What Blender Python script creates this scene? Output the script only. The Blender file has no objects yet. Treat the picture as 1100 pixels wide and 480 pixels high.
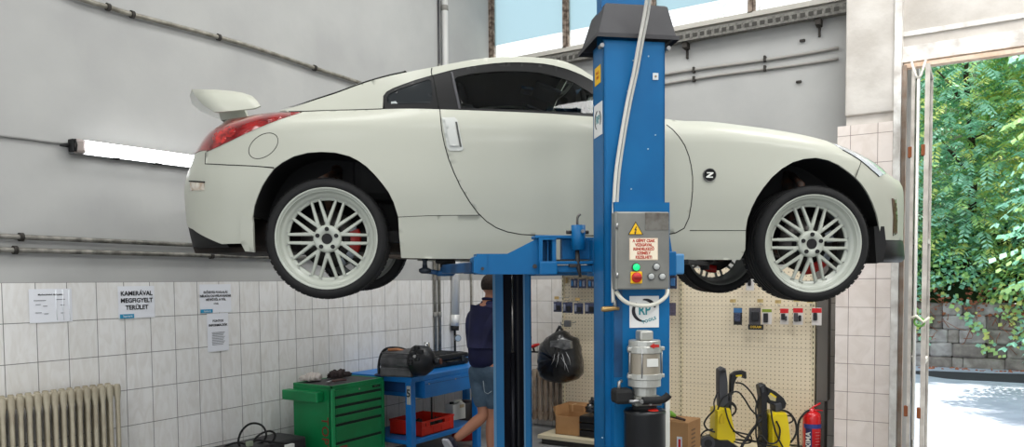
import bpy, bmesh, math, random
from mathutils import Vector, Matrix
from mathutils.geometry import delaunay_2d_cdt
random.seed(7)
PI = math.pi
scene = bpy.context.scene
col = scene.collection
def R(d): return math.radians(d)

# ------------------------------------------------------------------ camera
FPX, PX, PY, HCAM = 825.0, 540.0, 340.0, 1.72
YAW, PITCH, ROLL = R(32.2), R(2.67), R(0.5)
F0 = Vector((-math.sin(YAW), math.cos(YAW), 0)); R0 = Vector((math.cos(YAW), math.sin(YAW), 0))
FV = (F0*math.cos(PITCH) + Vector((0, 0, -math.sin(PITCH)))).normalized()
U0 = R0.cross(FV).normalized()
UV = U0*math.cos(ROLL) + R0*math.sin(ROLL)
RV = R0*math.cos(ROLL) - U0*math.sin(ROLL)
CP = Vector((0, 0, HCAM))
cam = bpy.data.cameras.new('camera'); cam_o = bpy.data.objects.new('camera', cam); col.objects.link(cam_o)
mm = Matrix((RV, UV, -FV)).transposed().to_4x4(); mm.translation = CP
cam_o.matrix_world = mm
cam.sensor_width = 36; cam.lens = FPX/1100*36
cam.shift_x = (550-PX)/1100; cam.shift_y = (PY-240)/1100
cam.clip_start = .05; cam.clip_end = 300
scene.camera = cam_o

def ray(x, y): return FV + RV*((x-PX)/FPX) - UV*((y-PY)/FPX)
def at(x, y, d): return CP + ray(x, y)*d
def hitw(x, y, axis, val):
    r = ray(x, y); t = (val-CP[axis])/r[axis]; return CP + r*t
def proj(p):
    v = p-CP; d = v.dot(FV); return PX+FPX*v.dot(RV)/d, PY-FPX*v.dot(UV)/d
class Frame:
    def __init__(s, o, x, y, z):
        m = Matrix((x, y, z)).transposed().to_4x4(); m.translation = o
        s.m = m; s.i = m.inverted()
    def hit(s, px, py, axis, val):
        o = s.i @ CP; d = (s.i.to_3x3() @ ray(px, py)); t = (val-o[axis])/d[axis]; return o + d*t
    def loc(s, p): return s.i @ p
    def wor(s, p): return s.m @ Vector(p)

# ------------------------------------------------------------------ materials
def lin(c):
    c = c/255.0
    return c/12.92 if c <= .04045 else ((c+.055)/1.055)**2.4
def rgb(r, g, b): return (lin(r), lin(g), lin(b), 1)
MATS = {}
def mat(name, c=(128, 128, 128), rough=.5, metal=0, emit=None, es=1, coat=0, var=0, vscale=6, bump=0, bscale=40, trans=0, alpha=1, spec=.5, dark=None, c2=None, ior=1.45, detail=4):
    if name in MATS: return MATS[name]
    m = bpy.data.materials.new(name); m.use_nodes = True; nt = m.node_tree; N = nt.nodes; L = nt.links
    b = N['Principled BSDF']
    base = rgb(*c); b.inputs['Base Color'].default_value = base
    b.inputs['Roughness'].default_value = rough; b.inputs['Metallic'].default_value = metal
    b.inputs['Coat Weight'].default_value = coat; b.inputs['Coat Roughness'].default_value = .12
    b.inputs['Specular IOR Level'].default_value = spec; b.inputs['IOR'].default_value = ior
    b.inputs['Transmission Weight'].default_value = trans
    if emit: b.inputs['Emission Color'].default_value = rgb(*emit); b.inputs['Emission Strength'].default_value = es
    if var or c2 or bump:
        tc = N.new('ShaderNodeTexCoord')
    if var or c2:
        n = N.new('ShaderNodeTexNoise'); n.inputs['Scale'].default_value = vscale; n.inputs['Detail'].default_value = detail
        L.new(tc.outputs['Object'], n.inputs['Vector'])
        cr = N.new('ShaderNodeValToRGB')
        d = rgb(*c2) if c2 else tuple([max(0, k*(1-var)) for k in base[:3]])+(1,)
        cr.color_ramp.elements[0].position = .35; cr.color_ramp.elements[0].color = d
        cr.color_ramp.elements[1].position = .65; cr.color_ramp.elements[1].color = base
        L.new(n.outputs['Fac'], cr.inputs['Fac']); L.new(cr.outputs['Color'], b.inputs['Base Color'])
    if bump:
        n2 = N.new('ShaderNodeTexNoise'); n2.inputs['Scale'].default_value = bscale; n2.inputs['Detail'].default_value = 3
        L.new(tc.outputs['Object'], n2.inputs['Vector'])
        bp = N.new('ShaderNodeBump'); bp.inputs['Strength'].default_value = bump; bp.inputs['Distance'].default_value = .01
        L.new(n2.outputs['Fac'], bp.inputs['Height']); L.new(bp.outputs['Normal'], b.inputs['Normal'])
    MATS[name] = m
    return m
def glass_mat(name, tint, tr=.6, rough=.02):
    if name in MATS: return MATS[name]
    m = bpy.data.materials.new(name); m.use_nodes = True; nt = m.node_tree; N = nt.nodes; L = nt.links
    N.remove(N['Principled BSDF']); out = N['Material Output']
    t = N.new('ShaderNodeBsdfTransparent'); t.inputs[0].default_value = rgb(*tint)
    g = N.new('ShaderNodeBsdfGlossy'); g.inputs['Roughness'].default_value = rough
    fr = N.new('ShaderNodeFresnel'); fr.inputs[0].default_value = 1.45
    mx = N.new('ShaderNodeMixShader'); L.new(fr.outputs[0], mx.inputs[0]); L.new(t.outputs[0], mx.inputs[1]); L.new(g.outputs[0], mx.inputs[2])
    L.new(mx.outputs[0], out.inputs[0]); MATS[name] = m
    return m

# ------------------------------------------------------------------ mesh builder
class MB:
    def __init__(s): s.v = []; s.f = []; s.m = []; s.sm = []; s.mats = []; s.cur = 0
    def use(s, m):
        if m not in s.mats: s.mats.append(m)
        s.cur = s.mats.index(m); return s
    def face(s, idx, smooth=False): s.f.append(tuple(idx)); s.m.append(s.cur); s.sm.append(smooth)
    def add(s, vs, fs, smooth=False, M=None):
        o = len(s.v)
        for p in vs:
            p = Vector(p); s.v.append(tuple(M @ p) if M is not None else tuple(p))
        for f in fs: s.face([i+o for i in f], smooth)
        return s
    def bm(s, bm, smooth=False, M=None):
        bm.verts.ensure_lookup_table()
        s.add([v.co.copy() for v in bm.verts], [[v.index for v in f.verts] for f in bm.faces], smooth, M); bm.free(); return s
    def box(s, c, size, bev=0, rot=None, smooth=False, seg=2):
        b = bmesh.new(); bmesh.ops.create_cube(b, size=1)
        for v in b.verts: v.co = Vector((v.co.x*size[0], v.co.y*size[1], v.co.z*size[2]))
        if bev: bmesh.ops.bevel(b, geom=b.edges[:], offset=bev, segments=seg, affect='EDGES', profile=.5)
        M = Matrix.Translation(Vector(c))
        if rot is not None: M = M @ (rot.to_4x4() if not isinstance(rot, (int, float)) else Matrix.Rotation(rot, 4, 'Z'))
        b.verts.index_update()
        return s.bm(b, smooth, M)
    def bx(s, a, b_, bev=0):
        return s.box([(a[i]+b_[i])/2 for i in range(3)], [abs(b_[i]-a[i]) for i in range(3)], bev)
    def lathe(s, prof, o=(0, 0, 0), d=(0, 0, 1), seg=24, smooth=True, a0=0, a1=2*PI):
        d = Vector(d).normalized(); o = Vector(o)
        q = d.to_track_quat('Z', 'Y').to_matrix(); e1 = q @ Vector((1, 0, 0)); e2 = q @ Vector((0, 1, 0))
        full = abs(a1-a0-2*PI) < 1e-6; n = seg if full else seg+1
        base = len(s.v)
        for r, h in prof:
            for i in range(n):
                a = a0+(a1-a0)*i/seg
                s.v.append(tuple(o + d*h + (e1*math.cos(a)+e2*math.sin(a))*r))
        for k in range(len(prof)-1):
            for i in range(seg):
                j = (i+1) % n if full else i+1
                s.face((base+k*n+i, base+k*n+j, base+(k+1)*n+j, base+(k+1)*n+i), smooth)
        return s
    def cyl(s, p0, p1, r, r1=None, seg=16, caps=True, smooth=True):
        p0 = Vector(p0); p1 = Vector(p1); h = (p1-p0).length; r1 = r if r1 is None else r1
        s.lathe([(r, 0), (r1, h)], p0, p1-p0, seg, smooth)
        if caps:
            b = len(s.v)-2*seg
            s.face([b+i for i in range(seg)][::-1]); s.face([b+seg+i for i in range(seg)])
        return s
    def tube(s, pts, r, seg=8, closed=False, caps=True, smooth=True, up=None):
        pts = [Vector(p) for p in pts]; n = len(pts); rr = r if isinstance(r, (list, tuple)) else [r]*n
        base = len(s.v); pe = None
        for i, p in enumerate(pts):
            a = pts[(i-1) % n] if (i > 0 or closed) else p; b = pts[(i+1) % n] if (i < n-1 or closed) else p
            t = (b-a).normalized()
            if pe is None:
                pe = Vector((0, 0, 1)) if abs(t.z) < .9 else Vector((1, 0, 0))
            e = (pe - t*pe.dot(t))
            e = e.normalized() if e.length > 1e-6 else t.orthogonal().normalized()
            pe = e; f = t.cross(e)
            for k in range(seg):
                a_ = 2*PI*k/seg; s.v.append(tuple(p + (e*math.cos(a_)+f*math.sin(a_))*rr[i]))
        m = n if closed else n-1
        for i in range(m):
            for k in range(seg):
                i2 = (i+1) % n; k2 = (k+1) % seg
                s.face((base+i*seg+k, base+i*seg+k2, base+i2*seg+k2, base+i2*seg+k), smooth)
        if caps and not closed:
            s.face([base+k for k in range(seg)][::-1]); s.face([base+(n-1)*seg+k for k in range(seg)])
        return s
    def prism(s, poly, o, ex, ey, ez, h, smooth=False):
        # polygon in (ex, ey) extruded by h along ez
        o = Vector(o); ex = Vector(ex); ey = Vector(ey); ez = Vector(ez); n = len(poly); b = len(s.v)
        for k in (0, 1):
            for (x, y) in poly: s.v.append(tuple(o+ex*x+ey*y+ez*(h*k)))
        s.face([b+i for i in range(n)][::-1]); s.face([b+n+i for i in range(n)])
        for i in range(n):
            j = (i+1) % n; s.face((b+i, b+j, b+n+j, b+n+i), smooth)
        return s
    def ell(s, c, r, seg=16, rings=10, rot=None, jit=0):
        b = bmesh.new(); bmesh.ops.create_uvsphere(b, u_segments=seg, v_segments=rings, radius=1)
        for v in b.verts:
            k = 1+random.uniform(-jit, jit); v.co = Vector((v.co.x*r[0]*k, v.co.y*r[1]*k, v.co.z*r[2]*k))
        b.verts.index_update(); M = Matrix.Translation(Vector(c))
        if rot is not None: M = M @ rot.to_4x4()
        return s.bm(b, True, M)
    def grid(s, rows, smooth=True, closed=False):
        b = len(s.v); n = len(rows[0])
        for r_ in rows:
            for p in r_: s.v.append(tuple(p))
        for i in range(len(rows)-1):
            for j in range(n if closed else n-1):
                j2 = (j+1) % n
                s.face((b+i*n+j, b+i*n+j2, b+(i+1)*n+j2, b+(i+1)*n+j), smooth)
        return s
    def build(s, name, m=None, parent=None, fix=True, weld=False):
        me = bpy.data.meshes.new(name); me.from_pydata(s.v, [], s.f)
        if m is not None and not s.mats: s.mats = [m]
        for x in s.mats: me.materials.append(x)
        me.polygons.foreach_set('material_index', s.m); me.polygons.foreach_set('use_smooth', s.sm)
        if fix or weld:
            b = bmesh.new(); b.from_mesh(me)
            if weld: bmesh.ops.remove_doubles(b, verts=b.verts[:], dist=1e-5)
            if fix: bmesh.ops.recalc_face_normals(b, faces=b.faces[:])
            b.to_mesh(me); b.free()
        me.update()
        o = bpy.data.objects.new(name, me); col.objects.link(o)
        if parent is not None: o.parent = parent
        return o
def tag(o, label, cat, group=None, kind=None):
    if label: o['label'] = label
    if cat: o['category'] = cat
    if group: o['group'] = group
    if kind: o['kind'] = kind
    return o
def struct(o): o['kind'] = 'structure'; return o
def empty(name, loc=(0, 0, 0), rz=0, M=None):
    o = bpy.data.objects.new(name, None); col.objects.link(o)
    o.empty_display_size = .1
    if M is not None: o.matrix_world = M
    else: o.location = loc; o.rotation_euler = (0, 0, rz)
    return o
def kids(o): return [c for c in bpy.data.objects if c.parent == o]
def copy_tree(o, parent=None):
    c = o.copy(); col.objects.link(c)
    if parent is not None: c.parent = parent
    for ch in kids(o): copy_tree(ch, c)
    return c
def text(name, s, size, M, m, parent=None, align='CENTER', depth=.0006, bold=0, sx=1, space=1, line=1.0):
    c = bpy.data.curves.new(name, 'FONT'); c.body = s; c.size = size; c.align_x = align; c.align_y = 'CENTER'
    c.extrude = depth; c.offset = bold; c.resolution_u = 2; c.space_character = space; c.space_line = line
    o = bpy.data.objects.new('tmp_text', c); col.objects.link(o)
    dg = bpy.context.evaluated_depsgraph_get(); me = bpy.data.meshes.new_from_object(o.evaluated_get(dg))
    bpy.data.objects.remove(o); me.name = name
    me.transform(M @ Matrix.Diagonal((sx, 1, 1, 1))); me.materials.clear(); me.materials.append(m)
    o = bpy.data.objects.new(name, me); col.objects.link(o)
    if parent is not None: o.parent = parent
    return o
def fm(o, ex, ey):       # matrix with origin o, x axis ex, y axis ey (text lies in it, facing ex x ey)
    ex = Vector(ex).normalized(); ey = Vector(ey).normalized(); ez = ex.cross(ey)
    m = Matrix((ex, ey, ez)).transposed().to_4x4(); m.translation = Vector(o); return m
def pchip(xs, ys):
    n = len(xs); h = [xs[i+1]-xs[i] for i in range(n-1)]; d = [(ys[i+1]-ys[i])/h[i] for i in range(n-1)]
    m = [d[0]]+[0 if d[i-1]*d[i] <= 0 else 2*d[i-1]*d[i]/(d[i-1]+d[i]) for i in range(1, n-1)]+[d[-1]]
    def f(x):
        if x <= xs[0]: return ys[0]
        if x >= xs[-1]: return ys[-1]
        i = 0
        while x > xs[i+1]: i += 1
        t = (x-xs[i])/h[i]; t2 = t*t; t3 = t2*t
        return (2*t3-3*t2+1)*ys[i]+(t3-2*t2+t)*h[i]*m[i]+(-2*t3+3*t2)*ys[i+1]+(t3-t2)*h[i]*m[i+1]
    return f
def catmull(pts, n=6, closed=False):
    pts = [Vector(p) for p in pts]; out = []; m = len(pts)
    for i in range(m if closed else m-1):
        p0 = pts[(i-1) % m] if (closed or i > 0) else pts[i]; p1 = pts[i]; p2 = pts[(i+1) % m]
        p3 = pts[(i+2) % m] if (closed or i+2 < m) else p2
        for k in range(n):
            t = k/n; out.append(.5*((2*p1)+(p2-p0)*t+(2*p0-5*p1+4*p2-p3)*t*t+(3*p1-p0-3*p2+p3)*t**3))
    if not closed: out.append(pts[-1])
    return out
# ================================================================== CAR
paint = mat('car_paint', (174, 175, 163), rough=.48, coat=.12, spec=.4)
blk = mat('black_trim', (10, 10, 12), rough=.42, spec=.3)
blkm = mat('black_matte', (17, 17, 18), rough=.75)
under = mat('underbody', (30, 27, 25), rough=.9, c2=(48, 40, 34), vscale=9)
glass = glass_mat('car_glass', (216, 224, 222))
glassd = mat('dark_glass', (40, 43, 45), rough=.12, spec=.3)
rubber = mat('tyre_rubber', (20, 20, 21), rough=.8, var=.3, vscale=30)
alloy = mat('wheel_paint', (168, 172, 162), rough=.35, coat=.3)
steel = mat('steel', (150, 150, 150), rough=.35, metal=.9)
redlens = mat('red_lens', (150, 14, 14), rough=.12, coat=1, c2=(100, 6, 8), vscale=14)
seamm = mat('panel_gap', (20, 20, 18), rough=.9)

TH = R(3.34)
Lc = R0*math.cos(TH)+F0*math.sin(TH); Vc = -R0*math.sin(TH)+F0*math.cos(TH); Zc = Vector((0, 0, 1))
rot = Matrix.Rotation(R(.7), 3, Vc) ; Lc = rot @ Lc; Zc = rot @ Zc
rot = Matrix.Rotation(R(1.0), 3, Lc); Vc = rot @ Vc; Zc = rot @ Zc
O = at(350.5, 256.2, 4.085) + Vc*.885
CAR = Frame(O, Lc, Vc, Zc)
WB = 2.66
def pj(p): return proj(CAR.wor(p))
car = empty('sports_car', M=CAR.m)
tag(car, 'cream white two-door sports coupe raised on the blue two-post lift', 'car')
ROOTS = {}
def cz(px, py, y=-.85): return CAR.hit(px, py, 1, y).z

Wz = pchip([-.2, -.11, .0, .12, .13, .3, .5, .62, .72], [.835, .85, .872, .884, .886, .897, .888, .872, .85])
x0r, x0f = -.25, 2.60
NR, NF = 3.0, 2.5
ar_t = [[-.3, .6], [1.0, .6]]
AR = lambda z: .62
AF = lambda z: .80
def plan(s, z, W, a=None):
    if s < x0r:
        al = min((x0r-s)/W, PI/2); a = a or AR(z)
        r = 1/((abs(math.sin(al))/a)**NR+(abs(math.cos(al))/W)**NR)**(1/NR)
        return x0r - r*math.sin(al), -r*math.cos(al)
    if s > x0f:
        al = min((s-x0f)/W, PI/2); a = a or AF(z)
        r = 1/((abs(math.sin(al))/a)**NF+(abs(math.cos(al))/W)**NF)**(1/NF)
        return x0f + r*math.sin(al), -r*math.cos(al)
    return s, -W
def sextreme(side, z, a):
    W = Wz(z)-.01; best = None
    for i in range(60):
        u = W*PI/2*i/59
        x, y = plan(x0r-u if side < 0 else x0f+u, z, W, a); p = pj((x, y, z))[0]
        if best is None or (p < best if side < 0 else p > best): best = p
    return best
def fit_end(side, pts):
    zs, as_ = [], []
    for px, py in pts:
        z = cz(px, py, -.65); lo, hi = .3, 1.2
        for _ in range(25):
            m = (lo+hi)/2; e = sextreme(side, z, m)
            if (e > px) == (side < 0): lo = m
            else: hi = m
        zs.append(z); as_.append(lo)
    o = sorted(zip(zs, as_)); return pchip([k[0] for k in o], [k[1] for k in o])
AR_ = fit_end(-1, [(237, 131.4), (225, 141.7), (219, 148.2), (210.3, 162.6), (206, 175), (200.3, 188.3), (198.3, 205), (199.4, 219), (200.4, 231.7), (202, 245), (206, 262)])
AF_ = fit_end(1, [(962, 187.), (967.5, 192.4), (969.7, 204), (970, 230), (969.5, 257), (968.5, 275)])
AR = AR_; AF = AF_
ZT = lambda s: 5.0
def rollamt(s):
    def sst(a, b, x): t = max(0, min(1, (x-a)/(b-a))); return t*t*(3-2*t)
    return .13 - .09*sst(.0, .55, s)*(1-sst(1.75, 2.0, s))
def bulge(s, z):
    b = .018*math.exp(-((s-.05)/.42)**2-((z-.28)/.2)**2) + .018*math.exp(-((s-WB)/.42)**2-((z-.24)/.2)**2)
    return b
def S1(s, z, q=None, off=0):
    W = Wz(z)+bulge(s, z)-off
    zt = ZT(s)
    if q is None: q = (z-(zt-.12))/.12
    q = max(0, min(1, q))
    W -= rollamt(s)*q**2.4
    x, y = plan(s, z, W)
    return Vector((x, y, z))
def newton(fn, px, py, s, z):
    for _ in range(40):
        a = pj(fn(s, z)); ex, ey = px-a[0], py-a[1]
        if abs(ex)+abs(ey) < .02: break
        h = 1e-3; b = pj(fn(s+h, z)); c = pj(fn(s, z+h))
        j11, j21, j12, j22 = (b[0]-a[0])/h, (b[1]-a[1])/h, (c[0]-a[0])/h, (c[1]-a[1])/h
        # damped least squares
        lam = 20.0
        A = j11*j11+j21*j21+lam; B = j11*j12+j21*j22; D = j12*j12+j22*j22+lam
        g1 = j11*ex+j21*ey; g2 = j12*ex+j22*ey; det = A*D-B*B
        ds = (D*g1-B*g2)/det; dz = (A*g2-B*g1)/det
        ds = max(-.15, min(.15, ds)); dz = max(-.1, min(.1, dz)); s += ds; z += dz
    return s, z
# crest of the lower body: fenders, belt line, rear haunch
crest_px = [(238, 131.5), (257, 126.5), (280, 122.3), (300, 120.5), (322.7, 120.0), (367, 118.5), (411, 117.2), (472.5, 117.4), (520, 119), (591, 122), (635, 125.2), (680, 127), (715, 127.8),
            (750, 130), (800, 135), (850, 142.5), (887, 151), (910, 159.3), (935, 171.8), (951, 185)]
cs, cz_ = [], []
for px, py in crest_px:
    g = CAR.hit(px, py, 1, -.75)
    s, z = newton(lambda s, z: S1(s, z, 1), px, py, g.x, g.z); cs.append(s); cz_.append(z)
ZT = pchip(cs, cz_)
for k in range(1, len(cs)): assert cs[k] > cs[k-1], (k, cs)
print('crest', [(round(a, 2), round(b, 2)) for a, b in zip(cs, cz_)])
def inv1(px, py):
    g = CAR.hit(px, py, 1, -.86); return newton(S1, px, py, max(-1.2, min(3.6, g.x)), g.z)
def top1(px):
    lo, hi = cs[0]-.3, cs[-1]+.3
    for _ in range(30):
        m = (lo+hi)/2
        if pj(S1(m, ZT(m)))[0] < px: lo = m
        else: hi = m
    return lo, ZT(lo)
def SIN(s, z):
    return S1(s, z)
# greenhouse side
def S2(x, z):
    zt = ZT(x); base = -S1(x, zt).y; h = max(0, z-zt)
    return Vector((x, -(base-.42*h-.55*h*h), z))
def inv2(px, py):
    g = CAR.hit(px, py, 1, -.7); return newton(S2, px, py, g.x, g.z)
def inside(pt, poly):
    x, y = pt; c = False; n = len(poly)
    for i in range(n):
        x1, y1 = poly[i]; x2, y2 = poly[(i+1) % n]
        if (y1 > y) != (y2 > y) and x < (x2-x1)*(y-y1)/(y2-y1)+x1: c = not c
    return c
def segd(p, a, b):
    dx, dy = b[0]-a[0], b[1]-a[1]; l = dx*dx+dy*dy
    t = 0 if l == 0 else max(0, min(1, ((p[0]-a[0])*dx+(p[1]-a[1])*dy)/l))
    return math.hypot(p[0]-a[0]-t*dx, p[1]-a[1]-t*dy)
def resample(poly, sp, closed=True):
    out = []; n = len(poly)
    for i in range(n if closed else n-1):
        a, b = poly[i], poly[(i+1) % n]; k = max(1, math.ceil(math.hypot(b[0]-a[0], b[1]-a[1])/sp))
        for j in range(k): out.append((a[0]+(b[0]-a[0])*j/k, a[1]+(b[1]-a[1])*j/k))
    if not closed: out.append(poly[-1])
    return out
def sheet(mb, poly, fn, sp=.035, lip=.014, lift=0, holes=()):
    """fine triangulated sheet of the outline on surface fn, with a folded edge"""
    poly = resample(poly, sp*.6); hs = [resample(h, sp*.6) for h in holes]
    vs = [Vector(p) for p in poly]; n = len(vs); loops = [list(range(n))]; edges = [(i, (i+1) % n) for i in range(n)]
    for h in hs:
        b = len(vs); vs += [Vector(p) for p in h]; loops.append(list(range(b, b+len(h))))
        edges += [(b+i, b+(i+1) % len(h)) for i in range(len(h))]
    x0, x1 = min(p[0] for p in poly), max(p[0] for p in poly); y0, y1 = min(p[1] for p in poly), max(p[1] for p in poly)
    loopsP = [poly]+hs
    y = y0+sp*.5
    row = 0
    while y < y1:
        x = x0+sp*(.5 if row % 2 else .0)
        while x < x1:
            if inside((x, y), poly) and not any(inside((x, y), h) for h in hs):
                if all(segd((x, y), lp[i], lp[(i+1) % len(lp)]) > sp*.4 for lp in loopsP for i in range(len(lp))): vs.append(Vector((x, y)))
            x += sp
        y += sp*.87; row += 1
    r = delaunay_2d_cdt(vs, edges, [], 0, 1e-6)
    ov, of = r[0], r[2]
    P = []
    for p in ov:
        q = fn(p[0], p[1])
        if lift: q = q + Vector((0, -lift, 0))
        P.append(q)
    F = []
    for f in of:
        cx = sum(ov[i][0] for i in f)/len(f); cy = sum(ov[i][1] for i in f)/len(f)
        if inside((cx, cy), poly) and not any(inside((cx, cy), h) for h in hs): F.append(f)
    mb.add(P, F, True)
    if lip:
        for lp in loopsP:
            b = len(mb.v); m = len(lp)
            pp = [fn(p[0], p[1])+Vector((0, -lift, 0)) for p in lp]
            mb.v += [tuple(p) for p in pp]; mb.v += [tuple(p+Vector((0, lip, 0))) for p in pp]
            for i in range(m):
                j = (i+1) % m; mb.face((b+i, b+j, b+m+j, b+m+i))
def seam(mb, pl, fn, r=.0028, closed=False, inn=.0005):
    q = resample(pl, .02, closed)
    mb.use(seamm).tube([fn(*p)+Vector((0, inn, 0)) for p in q], r, 6, closed=closed)
def P1(l): return [inv1(*p) for p in l]
def P2(l): return [inv2(*p) for p in l]
def both(o, name=None):
    c = o.copy(); c.scale.y = -1; col.objects.link(c); c.parent = o.parent
    for ch in kids(o):
        d = ch.copy(); col.objects.link(d); d.parent = c
    return c

SRC = x0r - .87*PI/2; SFC = x0f + .87*PI/2
doorR = P1([(472.5, 118.2), (474.5, 140), (477.5, 155), (482, 171), (487.5, 185), (495, 201), (505, 217.5), (513.5, 229), (522.5, 237.5), (533, 244.5), (545, 249), (560, 251.8), (580, 252.8), (605, 253.2), (640, 253), (690, 252.8), (715, 252.3)])
doorF = P1([(726, 250), (735, 245), (740, 234), (742.5, 220), (744, 205), (744, 190), (742.5, 178), (740, 167.5), (735.5, 156), (730, 147.5), (723, 139.5), (716, 134)])
belt = [top1(x) for x in (712, 690, 660, 635, 591, 555, 520, 495)]
b0 = top1(472.5); doorR[0] = b0
archR = P1([(428.8, 252), (427.8, 233), (423, 217.5), (417.5, 206.5), (410.6, 197), (402.5, 187.5), (394, 179), (385, 172.5), (375, 167.5), (360, 163.8), (345, 163), (330, 164), (315, 168), (303, 174.5), (294.3, 181), (287.5, 190), (281.5, 199.5), (277, 210), (273, 221.5), (271.6, 233)])
archF = P1([(800.5, 268), (801, 247.5), (803, 235), (807.5, 223), (813, 212), (820, 201.5), (829, 190.5), (840, 181), (852, 174), (864, 170.5), (877, 169.3), (890, 172), (901, 177), (911, 184), (919, 190.5), (926, 198), (932, 207), (937.5, 218), (941.5, 229), (944, 240), (946, 256)])
# --- door
mb = MB().use(paint); dp = doorR+doorF+belt
sheet(mb, dp, S1); seam(mb, doorR+doorF, S1)
door = mb.build('door', None, car)
h = MB().use(mat('handle_metal', (186, 188, 184), rough=.5, metal=.05))
hp = P1([(474.5, 126.5), (488, 126), (491.5, 129), (497.5, 160), (496, 162), (483, 162), (480.5, 159)])
sheet(h, hp, S1, .02, .012, .006)
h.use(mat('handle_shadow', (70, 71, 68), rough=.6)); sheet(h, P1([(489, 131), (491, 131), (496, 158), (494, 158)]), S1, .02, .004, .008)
sheet(h.use(mat('handle_metal')), P1([(478, 129), (487.5, 129), (493, 157), (483.5, 157)]), S1, .02, .01, .016)
h.build('door_handle', None, door)
both(door)
# --- rear quarter
quarter_top = [top1(x) for x in (472.5, 450, 430, 411, 390, 367, 345, 325)]
crease = P1([(517, 231), (490, 231.2), (460, 231.6)])
tl_low = P1([(322.7, 121.5), (311.8, 124.7), (298, 129.3), (282, 135.5), (265, 143), (249.6, 150.4), (236, 157), (225.2, 161.8)])
bs = P1([(221, 163.8), (220.3, 176), (245, 177.2), (270, 178.2), (294.3, 180)])
kR = [k for k in range(len(archR)) if archR[k][1] > 0][0]
ai = 14
q_poly = [quarter_top[0]]+doorR[1:8]+crease+archR[1:ai+1]+list(reversed(bs))+list(reversed(tl_low))+list(reversed(quarter_top))[:-1]
mb = MB().use(paint); sheet(mb, q_poly, S1)
seam(mb, [(a, b) for a, b in bs], S1)
fuel = [(inv1(282.9+17.6*math.cos(t)*math.cos(.63)-11.3*math.sin(t)*math.sin(.63), 156.6-17.6*math.cos(t)*math.sin(.63)-11.3*math.sin(t)*math.cos(.63))) for t in [2*PI*k/36 for k in range(36)]]
seam(mb, fuel, S1, .002, True)
quarter = mb.build('rear_fender', None, car); both(quarter)
# --- tail lamp (wraps the corner)
tl_top = P1([(257.7, 128.2)])
tl = [top1(x) for x in (322.7, 298, 280, 258, 245)]
tl = [(s, z-.004) for s, z in tl]
sA, zA = inv1(225.2, 161.8); sB, zB = inv1(213, 163)
zcor = cz(219, 148, -.7); zlow = cz(210.3, 162.8, -.7)
wrap = [(tl[-1][0]-.10, tl[-1][1]-.02), (tl[-1][0]-.22, zcor+.03), (tl[-1][0]-.34, zcor-.03), (sA-.26, zlow), (sA-.1, zlow)]
tpoly = tl+wrap+list(reversed(tl_low))
mb = MB().use(redlens); sheet(mb, tpoly, S1, .025, .01, .003)
tail = mb.build('tail_lamp', None, car)
mb = MB().use(mat('lens_inner', (200, 30, 24), rough=.15, coat=1, c2=(110, 8, 8), vscale=30))
for (cx_, cy_, rr) in ((236, 148, 7.5), (246.5, 141.5, 6.5)):
    sheet(mb, P1([(cx_+rr*math.cos(t), cy_-rr*.9*math.sin(t)) for t in [2*PI*k/16 for k in range(16)]]), S1, .02, .006, .005)
mb.build('lens', None, tail)
both(tail)
# --- rear bumper: wraps to the centre line
deckz = ZT(cs[0])
zb = cz(201, 239.6, -.6)
bump = [bs[0]] + [(sA-.02, zlow-.004), (sA-.26, zlow-.006), (SRC+.5, zlow-.006), (SRC-.02, zlow-.006), (SRC-.02, zb), (SRC+.35, zb)]
bump += [(inv1(204, 243.5)[0]-.18, zb)] + P1([(207, 246), (215, 251.5), (227.5, 257.7), (237.9, 262), (258.5, 261.5), (271.5, 261.5)])
bump += [archR[-1]] + list(reversed(archR[ai:-1])) + list(reversed(bs))[1:-1]
mb = MB().use(paint); sheet(mb, bump, S1)
rb = mb.build('rear_bumper', None, car)
m2 = MB().use(mat('marker_lens', (205, 200, 188), rough=.2, coat=1, c2=(170, 150, 130), vscale=30))
mk = P1([(204, 195.5), (219.5, 196.5), (220, 204.5), (204.5, 205)]); sheet(m2, mk, S1, .02, .006, .004)
seam(m2, P1([(203.5, 194.6), (212, 195), (220, 195.7)]), S1, .004, False, -.003)
m2.build('side_marker', None, rb)
both(rb)
# panel between the lamps + deck under the wing
mb = MB().use(paint); rows = []
for i in range(15):
    s = SRC-.02+(wrap[2][0]+.0-(SRC-.02))*i/14
    rows.append([S1(s, z_) for z_ in [zlow-.006+(deckz-zlow+.006)*k/8 for k in range(9)]])
mb.grid(rows); rp = mb.build('rear_panel', None, car); both(rp)
# --- diffuser corner, brown tailpipe-side panel, rear mud flap
def plate(mb, poly_px, y0, y1):
    pts = [CAR.hit(px, py, 1, y0) for px, py in poly_px]; n = len(pts); b = len(mb.v)
    mb.v += [tuple(p) for p in pts]; mb.v += [(p.x, y1, p.z) for p in pts]
    mb.face([b+i for i in range(n)]); mb.face([b+n+i for i in range(n)][::-1])
    for i in range(n): j = (i+1) % n; mb.face((b+i, b+j, b+n+j, b+n+i))
mb = MB().use(blkm)
rows = []
low = pchip([0, 1], [0, 1])
sd0 = inv1(243, 262)[0]; sd1 = inv1(204, 245)[0]-.15
for i in range(25):
    t = i/24; s = sd0+(SRC-sd0)*t
    ztp = S1(s, 0).z; tt = min(1, t*2.6)
    zt_ = cz(243, 262)+(zb+.01-cz(243, 262))*tt**.8; zb_ = cz(240, 265)-.004*tt
    p0 = S1(s, zt_, 0, .012); p1 = S1(s, (zt_+zb_)/2, 0, .03+.0*t); p2 = S1(s, zb_, 0, .05)
    rows.append([p0, p1, p2, Vector((p2.x+(.25 if abs(p2.y) < .8 else .0), p2.y*.8, zb_+.01))])
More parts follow.
